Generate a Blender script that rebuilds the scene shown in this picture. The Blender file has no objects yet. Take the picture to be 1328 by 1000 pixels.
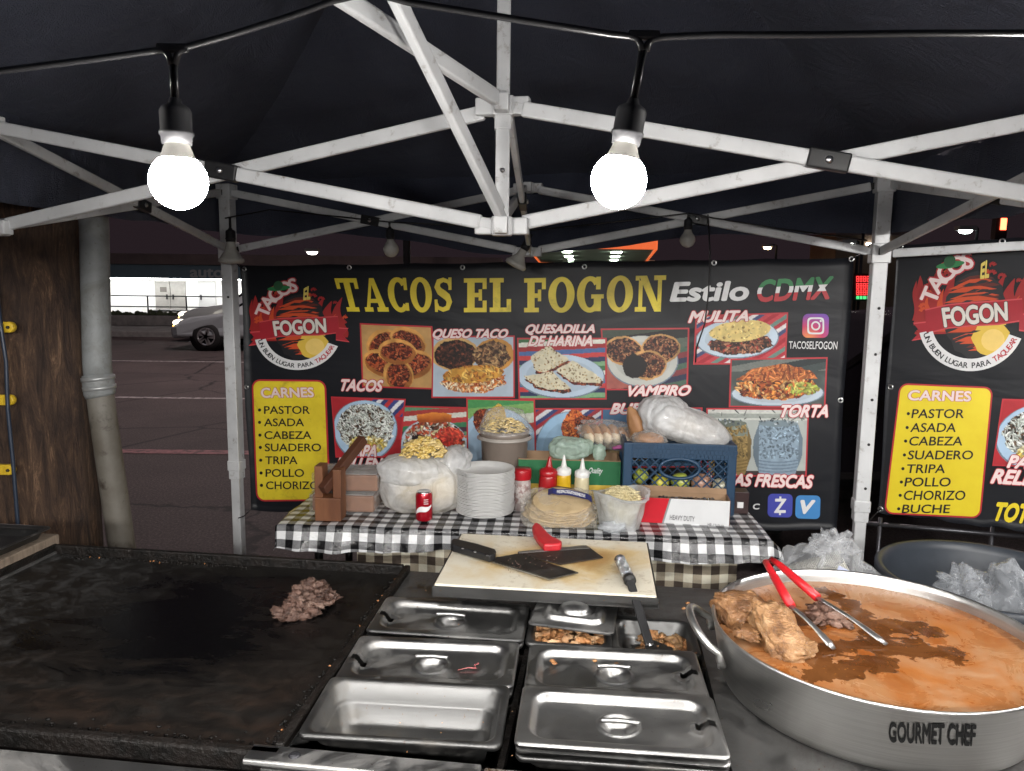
import bpy, bmesh, math, random
import numpy as np
from mathutils import Vector, Matrix, noise
R = math.radians
random.seed(7)
sc = bpy.context.scene
COL = sc.collection

# ------------------------------------------------------------------ camera
CAMZ = 1.64
PITCH, ROLL, FPX = .134, -.012, 998.0
_f = Vector((0, math.cos(PITCH), -math.sin(PITCH)))
_r0 = Vector((1, 0, 0)); _d0 = _f.cross(_r0)
_r = _r0*math.cos(ROLL) + _d0*math.sin(ROLL)
_d = -_r0*math.sin(ROLL) + _d0*math.cos(ROLL)
cam_data = bpy.data.cameras.new('camera')
cam = bpy.data.objects.new('camera', cam_data); COL.objects.link(cam)
_m = Matrix((_r, -_d, -_f)).transposed().to_4x4()
_m.translation = (0, 0, CAMZ)
cam.matrix_world = _m
cam_data.sensor_width = 36; cam_data.lens = 36*FPX/1328
cam_data.clip_start = .02; cam_data.clip_end = 2000
sc.camera = cam

# ------------------------------------------------------------------ night sky, moon, exposure
SUN_EL, SUN_ROT = R(-4), R(200)
world = bpy.data.worlds.new('World'); sc.world = world; world.use_nodes = True
wn = world.node_tree.nodes; wl = world.node_tree.links; wn.clear()
wo = wn.new('ShaderNodeOutputWorld'); wb = wn.new('ShaderNodeBackground')
sky = wn.new('ShaderNodeTexSky'); sky.sky_type = 'NISHITA'; sky.sun_disc = False
sky.sun_elevation = SUN_EL; sky.sun_rotation = SUN_ROT
wadd = wn.new('ShaderNodeMixRGB'); wadd.blend_type = 'ADD'; wadd.inputs[0].default_value = 1
wadd.inputs[2].default_value = (.16, .105, .13, 1)          # town glow on the night sky
wl.new(sky.outputs[0], wadd.inputs[1]); wl.new(wadd.outputs[0], wb.inputs[0])
wb.inputs[1].default_value = .07
wl.new(wb.outputs[0], wo.inputs[0])
moon_d = bpy.data.lights.new('moon', 'SUN'); moon_d.energy = .03; moon_d.angle = R(.5); moon_d.color = (.8, .85, 1)
moon = bpy.data.objects.new('moon', moon_d); COL.objects.link(moon); moon.rotation_euler = (R(50), 0, R(-20))
sc.view_settings.view_transform = 'Standard'; sc.view_settings.look = 'None'
sc.view_settings.exposure = .7; sc.view_settings.gamma = 1
cy = sc.cycles
cy.use_denoising = True; cy.max_bounces = 6; cy.diffuse_bounces = 3; cy.glossy_bounces = 4
cy.transmission_bounces = 4; cy.transparent_max_bounces = 16
cy.caustics_reflective = False; cy.caustics_refractive = False
cy.sample_clamp_indirect = 3; cy.sample_clamp_direct = 0
BULB_POWER = 210

# ------------------------------------------------------------------ photo-pixel -> place helpers (survey of the place)
def ray(px, py):
    return _r*((px-664)/FPX) + _d*((py-500)/FPX) + _f
def AZ(px, py, z):
    d = ray(px, py); return Vector((0, 0, CAMZ)) + d*((z-CAMZ)/d.z)
def AY(px, py, y):
    d = ray(px, py); return Vector((0, 0, CAMZ)) + d*(y/d.y)
def APL(px, py, p0, n):
    d = ray(px, py); c = Vector((0, 0, CAMZ)); return c + d*((p0-c).dot(n)/d.dot(n))

def S(r, g=None, b=None):
    if g is None: g = b = r
    f = lambda c: (c/255/12.92) if c/255 <= .04045 else ((c/255+.055)/1.055)**2.4
    return (f(r), f(g), f(b))

# ------------------------------------------------------------------ materials
def nodes_of(name):
    m = bpy.data.materials.new(name); m.use_nodes = True
    nt = m.node_tree; nt.nodes.clear()
    out = nt.nodes.new('ShaderNodeOutputMaterial'); b = nt.nodes.new('ShaderNodeBsdfPrincipled')
    nt.links.new(b.outputs[0], out.inputs[0])
    return m, nt, b, out
def c4(c): return (c[0], c[1], c[2], 1)
def tex_coord(nt, stretch=None, kind='Object'):
    tc = nt.nodes.new('ShaderNodeTexCoord')
    if stretch is None: return tc.outputs[kind]
    mp = nt.nodes.new('ShaderNodeMapping'); mp.inputs['Scale'].default_value = stretch
    nt.links.new(tc.outputs[kind], mp.inputs[0]); return mp.outputs[0]
def noise_node(nt, vec, scale, detail=5, rough=.6, dist=0):
    n = nt.nodes.new('ShaderNodeTexNoise'); n.inputs['Scale'].default_value = scale
    n.inputs['Detail'].default_value = detail; n.inputs['Roughness'].default_value = rough
    n.inputs['Distortion'].default_value = dist
    nt.links.new(vec, n.inputs['Vector']); return n.outputs['Fac']
def ramp(nt, fac, stops, interp='LINEAR'):
    r = nt.nodes.new('ShaderNodeValToRGB'); r.color_ramp.interpolation = interp
    e = r.color_ramp.elements
    while len(e) < len(stops): e.new(.5)
    for k, (p, c) in enumerate(stops):
        e[k].position = p; e[k].color = c4(c) if not isinstance(c, (int, float)) else (c, c, c, 1)
    nt.links.new(fac, r.inputs[0]); return r.outputs[0]
def bump_to(nt, b, h, strength, dist=.01, prev=None):
    n = nt.nodes.new('ShaderNodeBump'); n.inputs['Strength'].default_value = strength
    n.inputs['Distance'].default_value = dist
    nt.links.new(h, n.inputs['Height'])
    if prev is not None: nt.links.new(prev, n.inputs['Normal'])
    nt.links.new(n.outputs[0], b.inputs['Normal']); return n.outputs[0]
def mix(nt, fac, a, c, mode='MIX'):
    m = nt.nodes.new('ShaderNodeMixRGB'); m.blend_type = mode
    for i, v in ((0, fac), (1, a), (2, c)):
        if isinstance(v, (int, float)): m.inputs[i].default_value = v if i == 0 else (v, v, v, 1)
        elif isinstance(v, tuple): m.inputs[i].default_value = c4(v)
        else: nt.links.new(v, m.inputs[i])
    return m.outputs[0]
MATS = {}
def mat(name, c1, c2=None, scale=15, rough=.5, rough2=None, metal=0, bump=0, bscale=60, bdist=.004, lo=.35, hi=.65,
        stretch=None, spec=.5, emit=None, es=1, trans=0, dist=0, coat=0, sss=0, dirt=None, dlo=.6, dhi=.7, dscale=8):
    if name in MATS: return MATS[name]
    m, nt, b, out = nodes_of(name)
    vec = tex_coord(nt, stretch)
    b.inputs['Metallic'].default_value = metal; b.inputs['Specular IOR Level'].default_value = spec
    b.inputs['Coat Weight'].default_value = coat; b.inputs['Transmission Weight'].default_value = trans
    if sss:
        b.inputs['Subsurface Weight'].default_value = sss; b.inputs['Subsurface Scale'].default_value = .01
    f = noise_node(nt, vec, scale, dist=dist)
    col = ramp(nt, f, [(lo, c1), (hi, c2 or tuple(x*.8 for x in c1))])
    if dirt:
        f2 = noise_node(nt, vec, dscale, 8, .7, .3)
        col = mix(nt, ramp(nt, f2, [(dlo, 0), (dhi, 1)]), col, dirt)
    nt.links.new(col, b.inputs['Base Color'])
    b.inputs['Roughness'].default_value = rough
    if rough2 is not None:
        f3 = noise_node(nt, vec, scale*.7, 6, .65, .5)
        nt.links.new(ramp(nt, f3, [(.3, rough), (.7, rough2)]), b.inputs['Roughness'])
    if bump:
        bump_to(nt, b, noise_node(nt, vec, bscale, 6, .6), bump, bdist)
    if emit:
        b.inputs['Emission Color'].default_value = c4(emit); b.inputs['Emission Strength'].default_value = es
    MATS[name] = m; return m
def film(name, tint, opac=.35, rough=.15, bscale=25, bump=.6, lo=.35, hi=.75):
    """thin plastic film: see-through, with creases that shine"""
    if name in MATS: return MATS[name]
    m, nt, b, out = nodes_of(name)
    vec = tex_coord(nt)
    b.inputs['Base Color'].default_value = c4(tint); b.inputs['Roughness'].default_value = rough
    n1 = noise_node(nt, vec, bscale*.6, 6, .6, 1.2); n2 = noise_node(nt, vec, bscale*2.2, 4, .6, .8)
    wv = mix(nt, .06, vec, n2)
    v = nt.nodes.new('ShaderNodeTexVoronoi'); v.feature = 'DISTANCE_TO_EDGE'; v.inputs['Scale'].default_value = bscale; nt.links.new(wv, v.inputs['Vector'])
    bump_to(nt, b, mix(nt, .5, mix(nt, .4, n1, n2), v.outputs[0]), bump, .02)
    lw = nt.nodes.new('ShaderNodeLayerWeight'); lw.inputs[0].default_value = .35
    crease = ramp(nt, v.outputs[0], [(.0, .55), (.06, 0)])
    def ma(op, a, c):
        n = nt.nodes.new('ShaderNodeMath'); n.operation = op; n.use_clamp = True
        for k, q in enumerate((a, c)):
            if isinstance(q, (int, float)): n.inputs[k].default_value = q
            else: nt.links.new(q, n.inputs[k])
        return n.outputs[0]
    fac = ma('ADD', ma('MULTIPLY', lw.outputs['Facing'], .36), ma('MULTIPLY', crease, ramp(nt, n1, [(lo, .0), (hi, .9)])))
    fac = ma('ADD', fac, opac*.6)
    t = nt.nodes.new('ShaderNodeBsdfTransparent'); mx = nt.nodes.new('ShaderNodeMixShader')
    nt.links.new(fac, mx.inputs[0]); nt.links.new(t.outputs[0], mx.inputs[1]); nt.links.new(b.outputs[0], mx.inputs[2])
    nt.links.new(mx.outputs[0], out.inputs[0])
    MATS[name] = m; return m
def vcol(name, rough=.5, bump=0, bscale=80, coat=0, spec=.4):
    if name in MATS: return MATS[name]
    m, nt, b, out = nodes_of(name)
    a = nt.nodes.new('ShaderNodeAttribute'); a.attribute_name = 'Col'
    nt.links.new(a.outputs['Color'], b.inputs['Base Color'])
    b.inputs['Roughness'].default_value = rough; b.inputs['Coat Weight'].default_value = coat
    b.inputs['Specular IOR Level'].default_value = spec
    if bump: bump_to(nt, b, noise_node(nt, tex_coord(nt), bscale, 6), bump, .004)
    MATS[name] = m; return m
def flat(name, c, rough=.5, spec=.4, metal=0):
    return mat(name, c, tuple(x*.93 for x in c), 30, rough, spec=spec, metal=metal)
def lamp(name, c, e):
    return mat(name, (.8, .8, .8), None, emit=c, es=e)

# ------------------------------------------------------------------ mesh builder
class MB:
    def __init__(s): s.v = []; s.f = []; s.mi = []; s.sm = []; s.uv = []; s.col = []
    def add(s, vs, fs, mi=0, smooth=False, uv=None, col=None):
        n = len(s.v); s.v += [tuple(x) for x in vs]
        for f in fs:
            s.f.append(tuple(i+n for i in f)); s.mi.append(mi); s.sm.append(smooth)
        s.uv += list(uv) if uv else [(0, 0)]*len(vs)
        s.col += list(col) if col else [(1, 1, 1)]*len(vs)
        return s
    def box(s, c, d, rz=0, rot=None, mi=0):
        M = rot or Matrix.Rotation(rz, 3, 'Z'); c = Vector(c)
        vs = [c + M @ Vector((x*d[0]/2, y*d[1]/2, z*d[2]/2)) for z in (-1, 1) for y in (-1, 1) for x in (-1, 1)]
        return s.add(vs, [(0, 2, 3, 1), (4, 5, 7, 6), (0, 1, 5, 4), (2, 6, 7, 3), (0, 4, 6, 2), (1, 3, 7, 5)], mi)
    def bar(s, a, b, w, h, up=(0, 0, 1), mi=0):
        a = Vector(a); b = Vector(b); d = (b-a); L = d.length; d.normalize()
        x = d.cross(Vector(up)).normalized(); z = x.cross(d)
        return s.box((a+b)/2, (w, L, h), rot=Matrix((x, d, z)).transposed(), mi=mi)
    def tube(s, pts, r, seg=10, mi=0, caps=True, closed=False, smooth=True):
        P = [Vector(p) for p in pts]; n = len(P)
        rr = r if isinstance(r, (list, tuple)) else [r]*n
        vs = []; prev = None
        for i in range(n):
            if closed: t = (P[(i+1) % n]-P[i-1])
            else: t = P[min(i+1, n-1)]-P[max(i-1, 0)]
            t.normalize()
            if prev is None:
                q = Vector((0, 0, 1)) if abs(t.z) < .9 else Vector((1, 0, 0)); u = t.cross(q).normalized()
            else:
                u = (prev - t*prev.dot(t)).normalized()
            prev = u; w = t.cross(u)
            for k in range(seg):
                a = 2*math.pi*k/seg; vs.append(P[i]+(u*math.cos(a)+w*math.sin(a))*rr[i])
        fs = []
        for i in range(n if closed else n-1):
            j = (i+1) % n
            for k in range(seg):
                l = (k+1) % seg; fs.append((i*seg+k, i*seg+l, j*seg+l, j*seg+k))
        if caps and not closed:
            fs.append(tuple(range(seg))[::-1]); fs.append(tuple((n-1)*seg+k for k in range(seg)))
        return s.add(vs, fs, mi, smooth)
    def lathe(s, prof, c=(0, 0, 0), seg=24, mi=0, smooth=True, rot=None, sx=1, sy=1):
        c = Vector(c); vs = []; fs = []; n = len(prof)
        for (r, z) in prof:
            for k in range(seg):
                a = 2*math.pi*k/seg; p = Vector((r*math.cos(a)*sx, r*math.sin(a)*sy, z))
                if rot: p = rot @ p
                vs.append(c+p)
        for i in range(n-1):
            for k in range(seg):
                l = (k+1) % seg; fs.append((i*seg+k, i*seg+l, (i+1)*seg+l, (i+1)*seg+k))
        return s.add(vs, fs, mi, smooth)
    def loft(s, rings, mi=0, smooth=True, cap0=False, cap1=False):
        n = len(rings[0]); vs = [p for r in rings for p in r]; fs = []
        for i in range(len(rings)-1):
            for k in range(n):
                l = (k+1) % n; fs.append((i*n+k, i*n+l, (i+1)*n+l, (i+1)*n+k))
        if cap0: fs.append(tuple(range(n))[::-1])
        if cap1: fs.append(tuple((len(rings)-1)*n+k for k in range(n)))
        return s.add(vs, fs, mi, smooth)
    def prism(s, poly, fr, t0, t1, mi=0, smooth=False):
        """poly: 2-D points; fr(x, y, t) -> point"""
        n = len(poly)
        vs = [fr(x, y, t0) for x, y in poly]+[fr(x, y, t1) for x, y in poly]
        fs = [tuple(range(n))[::-1], tuple(range(n, 2*n))]+[(i, (i+1) % n, n+(i+1) % n, n+i) for i in range(n)]
        return s.add(vs, fs, mi, smooth)
    def grid(s, nu, nv, fn, mi=0, smooth=True, uvf=None, colf=None, skip=None):
        vs = []; uv = []; col = []
        for j in range(nv+1):
            for i in range(nu+1):
                a, b = i/nu, j/nv
                vs.append(fn(a, b))
                if uvf: uv.append(uvf(a, b))
                if colf: col.append(colf(a, b))
        fs = []
        for j in range(nv):
            for i in range(nu):
                if skip and skip((i+.5)/nu, (j+.5)/nv): continue
                k = j*(nu+1)+i; fs.append((k, k+1, k+nu+2, k+nu+1))
        return s.add(vs, fs, mi, smooth, uv or None, col or None)
    def blob(s, c, rad, seed=0, amp=.15, freq=2.0, nu=20, nv=12, mi=0, hard=False, rot=None, zmin=None, oct=3, smooth=True, col=None):
        c = Vector(c); vs = []; off = Vector((seed*7.13, seed*3.7, seed*1.9))
        for j in range(nv+1):
            th = math.pi*j/nv
            for i in range(nu):
                ph = 2*math.pi*i/nu
                d = Vector((math.sin(th)*math.cos(ph), math.sin(th)*math.sin(ph), math.cos(th)))
                k = noise.turbulence(d*freq+off, oct, hard)
                rr = 1+amp*(2*k-1 if not hard else 2*(k-.5))
                p = Vector((d.x*rad[0]*rr, d.y*rad[1]*rr, d.z*rad[2]*rr))
                if rot: p = rot @ p
                p = p+c
                if zmin is not None and p.z < zmin: p.z = zmin+.0005*random.random()
                vs.append(p)
        fs = []
        for j in range(nv):
            for i in range(nu):
                l = (i+1) % nu; fs.append((j*nu+i, (j+1)*nu+i, (j+1)*nu+l, j*nu+l))
        return s.add(vs, fs, mi, smooth, col=[col]*len(vs) if col else None)
def obj_from(name, mb, mats, parent=None, local=False, bevel=0, seg=2, kind=None, sub=0):
    me = bpy.data.meshes.new(name)
    v = mb.v
    if parent is not None and not local:
        root = parent
        while root.parent: root = root.parent
        inv = (Matrix.Translation(root.location) @ root.rotation_euler.to_matrix().to_4x4()).inverted()
        v = [inv @ Vector(p) for p in v]
    me.from_pydata([tuple(p) for p in v], [], mb.f)
    me.polygons.foreach_set('material_index', mb.mi); me.polygons.foreach_set('use_smooth', mb.sm)
    if any(u != (0, 0) for u in mb.uv):
        ul = me.uv_layers.new(name='UVMap')
        for l in me.loops: ul.data[l.index].uv = mb.uv[l.vertex_index]
    if any(c != (1, 1, 1) for c in mb.col):
        ca = me.color_attributes.new('Col', 'FLOAT_COLOR', 'POINT')
        ca.data.foreach_set('color', [x for c in mb.col for x in (c[0], c[1], c[2], 1)])
    for m in (mats if isinstance(mats, (list, tuple)) else [mats]): me.materials.append(m)
    me.update()
    o = bpy.data.objects.new(name, me); COL.objects.link(o)
    if parent is not None: o.parent = parent
    if bevel:
        b = o.modifiers.new('bevel', 'BEVEL'); b.width = bevel; b.segments = seg; b.limit_method = 'ANGLE'; b.angle_limit = R(35)
        b.harden_normals = False
    if sub:
        b = o.modifiers.new('subdivision', 'SUBSURF'); b.levels = sub; b.render_levels = sub
    if kind: o['kind'] = kind
    return o
def tag(o, label, cat, group=None):
    o['label'] = label; o['category'] = cat
    if group: o['group'] = group
    return o
def thing(name, label, cat, loc=(0, 0, 0), rz=0, group=None, rot=None):
    o = bpy.data.objects.new(name, None); COL.objects.link(o); o.empty_display_size = .1
    o.location = loc; o.rotation_euler = rot if rot else (0, 0, rz)
    return tag(o, label, cat, group)
def part(name, mb, mats, parent, local=False, **k): return obj_from(name, mb, mats, parent, local, **k)
def copy_tree(o, label=None, loc=None, rot=None):
    c = o.copy(); COL.objects.link(c)
    if label: c['label'] = label
    if loc is not None: c.location = loc
    if rot is not None: c.rotation_euler = rot
    def rec(src, dst):
        for ch in list(src.children):
            d = ch.copy(); COL.objects.link(d); d.parent = dst; rec(ch, d)
    rec(o, c)
    return c
def rrect(w, h, r, z, n=6, cx=0, cy=0):
    pts = []
    for (sx, sy, a0) in ((1, 1, 0), (-1, 1, 90), (-1, -1, 180), (1, -1, 270)):
        for k in range(n+1):
            a = R(a0+90*k/n); pts.append(Vector((cx+sx*(w/2-r)+r*math.cos(a), cy+sy*(h/2-r)+r*math.sin(a), z)))
    return pts
_tc = {}
def text2d(s, off=0, shear=0, space=1):
    key = (s, off, shear, space)
    if key in _tc: return _tc[key]
    cu = bpy.data.curves.new('text', 'FONT'); cu.body = s; cu.offset = off; cu.shear = shear; cu.space_character = space
    cu.resolution_u = 4
    ob = bpy.data.objects.new('text', cu); COL.objects.link(ob)
    dg = bpy.context.evaluated_depsgraph_get()
    me = bpy.data.meshes.new_from_object(ob.evaluated_get(dg))
    vs = [(v.co.x, v.co.y) for v in me.vertices]; fs = [tuple(p.vertices) for p in me.polygons]
    res = (vs, fs)
    bpy.data.objects.remove(ob); bpy.data.curves.remove(cu); bpy.data.meshes.remove(me)
    _tc[key] = res; return res
def bbox2(vs):
    xs = [v[0] for v in vs]; ys = [v[1] for v in vs]; return min(xs), max(xs), min(ys), max(ys)
def quadmap(Q):
    (x0, y0), (x1, y1), (x2, y2), (x3, y3) = Q     # tl tr br bl
    def f(a, b):                                     # a right, b down
        return ((1-b)*((1-a)*x0+a*x1)+b*((1-a)*x3+a*x2), (1-b)*((1-a)*y0+a*y1)+b*((1-a)*y3+a*y2))
    return f
def text_on(mb, s, Q, place, layer=1, bold=.0, outline=None, shear=0, mi=0, omi=1, space=1):
    """write s so that its letters fill the quad Q; place(px, py, layer) -> point"""
    x0, x1, y0, y1 = bbox2(text2d(s, 0, shear, space)[0]); q = quadmap(Q)
    vs, fs = text2d(s, 0, shear, space)
    def lay(off, lay_no, m):                          # thicker strokes: the same letters printed again, shifted a hair
        sh = [(0, 0)]+[(off*math.cos(R(45*k)), off*math.sin(R(45*k))) for k in range(8)] if off else [(0, 0)]
        for k, (dx, dy) in enumerate(sh):
            mb.add([place(*q((x+dx-x0)/(x1-x0), (y1-y-dy)/(y1-y0)), lay_no+.06*k) for x, y in vs], fs, m)
    if outline: lay(bold+outline, layer, omi); layer += 1
    lay(bold, layer, mi)
def rect(x0, y0, x1, y1): return [(x0, y0), (x1, y0), (x1, y1), (x0, y1)]
# =================================================================== SETTING: street, far side, sky
def asphalt():
    m, nt, b, out = nodes_of('asphalt')
    vec = tex_coord(nt)
    f = noise_node(nt, vec, 55, 6, .9); g = noise_node(nt, vec, .6, 7, .7)
    base = ramp(nt, f, [(.36, (.018, .0135, .0135)), (.52, (.082, .060, .060)), (.66, (.25, .195, .19))])
    col = mix(nt, ramp(nt, g, [(.35, .55), (.7, 1.0)]), (0, 0, 0), base)
    # cracks and tar lines, worn where the tyres run
    v = nt.nodes.new('ShaderNodeTexVoronoi'); v.feature = 'DISTANCE_TO_EDGE'; v.inputs['Scale'].default_value = .55
    wob = mix(nt, .18, vec, noise_node(nt, vec, 3, 5))
    nt.links.new(wob, v.inputs['Vector'])
    cr = ramp(nt, v.outputs[0], [(.002, 0), (.014, 1)])
    col = mix(nt, cr, (.006, .005, .006), col)
    nt.links.new(col, b.inputs['Base Color'])
    b.inputs['Roughness'].default_value = .75
    h = mix(nt, .35, f, cr, 'ADD')
    bump_to(nt, b, h, .6, .012)
    return m
M_ASPH = asphalt()
M_CONC = mat('pavement_concrete', (.20, .19, .18), (.13, .125, .12), 3, .9, bump=.3)
M_KERB = mat('kerb_concrete', (.26, .25, .24), (.17, .165, .16), 5, .9, bump=.3)
M_LINE = mat('worn_road_paint', (.42, .38, .38), (.10, .09, .09), 14, .7, lo=.42, hi=.62)
M_LINER = mat('worn_red_line', (.36, .16, .17), (.10, .06, .06), 14, .7, lo=.4, hi=.66)
def sheet(name, x0, x1, y0, y1, z, m):
    mb = MB(); mb.add([(x0, y0, z), (x1, y0, z), (x1, y1, z), (x0, y1, z)], [(0, 1, 2, 3)])
    return obj_from(name, mb, m, kind='structure')
sheet('road', -300, 300, -80, 21.5, 0, M_ASPH)
sheet('ground', -900, 900, 21.5, 1500, -.02, mat('far_ground', (.05, .048, .05), (.035, .033, .035), 2, .9))
mb = MB(); mb.box((0, 22.6, .07), (400, 2.2, .18)); obj_from('far_pavement', mb, M_CONC, kind='structure')
mb = MB(); mb.box((0, 21.42, .06), (400, .15, .19)); obj_from('far_kerb', mb, M_KERB, kind='structure', bevel=.02)
sheet('parking_lot', -60, 60, 23.75, 60, .004, mat('lot_concrete', (.15, .145, .14), (.10, .097, .095), 1.2, .85))
for (y, w, m, rz) in ((15.1, .13, M_LINE, .0), (10.45, .12, M_LINE, .0), (7.15, .17, M_LINER, .0)):
    mb = MB(); mb.add([(-120, y-w/2, .004), (120, y-w/2, .004), (120, y+w/2, .004), (-120, y+w/2, .004)], [(0, 1, 2, 3)])
    obj_from('lane_marking', mb, m, kind='structure')

# ------------------------------------------------------------------ shop across the street
M_WALLW = mat('white_stucco', (.78, .79, .79), (.70, .69, .66), 2, .85, bump=.15)
M_FASC = mat('blue_fascia', (.12, .18, .22), (.10, .15, .19), 1, .5)
M_ROOFB = mat('brown_parapet', (.17, .12, .115), (.12, .09, .088), 1.5, .8)
M_DOORG = mat('grey_door_paint', (.30, .29, .27), (.24, .23, .215), 4, .5)
M_STEELD = flat('dark_steel', (.04, .04, .045), .4, metal=.6)
YB = 34.0
def BX(px): return (px-664)/FPX*YB
sh = thing('shop_building', 'long white shop across the road with blue fascia and brightly lit front wall', 'building', (BX(220), YB, 0))
zt = AY(200, 331, YB).z; zf = AY(200, 344, YB).z; ze = AY(200, 361, YB).z
mb = MB(); mb.box((-14, YB+4.2, (ze-.2)/2), (26, 8, ze+.2)); part('wall', mb, M_WALLW, sh)
mb = MB(); mb.box((-14, YB+3.2, (zt+zf)/2+.02), (27, 9.6, zt-zf)); part('roof', mb, M_ROOFB, sh)
mb = MB(); mb.box((-14, YB-1.35, (zf+ze)/2), (27, .3, zf-ze)); part('fascia', mb, M_FASC, sh)
mb = MB(); mb.box((-14, YB-.55, ze+.04), (26.6, 1.2, .05)); part('soffit', mb, M_WALLW, sh)
mb = MB(); mb.box((-14, YB-.72, ze-.015), (24, .22, .05)); part('light_tube', mb, lamp('shop_tube_light', (1, 1, .98), 19), sh)
for i, (a, bb) in enumerate(((201, 220), (221, 240), (257, 279))):
    d = MB(); x0, x1 = BX(a), BX(bb); zb = .02; ztp = AY(a, 365, YB).z
    d.box(((x0+x1)/2, YB+.16, (zb+ztp)/2), (x1-x0, .08, ztp-zb))
    o = part('door', d, M_DOORG if i < 2 else flat('pale_door', (.46, .46, .46)), sh)
    d = MB(); d.box((x1-.12 if i == 0 else x0+.12, YB+.09, .8), (.05, .06, .22)); part('handle', d, M_STEELD, o)
    if i == 0:
        d = MB(); d.box(((x0+x1)/2+.05, YB+.11, 1.12), (.28, .02, .22)); part('door_notice', d, flat('notice', (.12, .11, .1)), o)
mb = MB(); yf = YB-1.51
def plf(px, py, l): p = AY(px, py, yf); return Vector((p.x, yf-.01*l, p.z))
text_on(mb, 'auto', [(247, 348.5), (289, 349), (289, 360), (247, 359.5)], plf, 1, .03)
part('sign_lettering', mb, flat('sign_grey', (.42, .43, .44)), sh)
# railing, wheel-stop wall and benches in the lot
rl = thing('railing', 'thin metal railing along the lot before the white shop', 'railing', (-15, 29, 0))
mb = MB()
for z in (.55, .95): mb.tube([(-20, 29, z), (-9, 29, z)], .025, 6)
part('rail', mb, M_STEELD, rl)
for k in range(8):
    mb = MB(); mb.tube([(-19.5+k*1.45, 29, 0), (-19.5+k*1.45, 29, .97)], .03, 6); part('post', mb, M_STEELD, rl)
pw = thing('planter_wall', 'low pale concrete planter wall in the lot across the road', 'planter', (-13.2, 26.5, 0))
mb = MB(); mb.box((-13, 26.5, .17), (6.5, .3, .34)); part('wall', mb, M_KERB, pw, bevel=.03)
mb = MB()
for k in range(40):
    mb.blob((-15.8+k*.15, 26.9+random.uniform(-.2, .2), .33), (.16, .16, random.uniform(.08, .2)), k, .5, 3, 8, 6, hard=True)
part('shrubs', mb, mat('planter_shrub', (.03, .045, .02), (.05, .06, .03), 6, .8), pw)
bench = thing('bench', 'dark metal bench standing by the railing across the road', 'bench', (-12.5, 28, 0))
mb = MB(); mb.box((-12.4, 28, .45), (1.3, .4, .05)); part('seat', mb, M_STEELD, bench)
for sx in (-.5, .5):
    mb = MB(); mb.box((-12.4+sx, 28, .21), (.06, .38, .42)); part('leg', mb, M_STEELD, bench)

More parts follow.
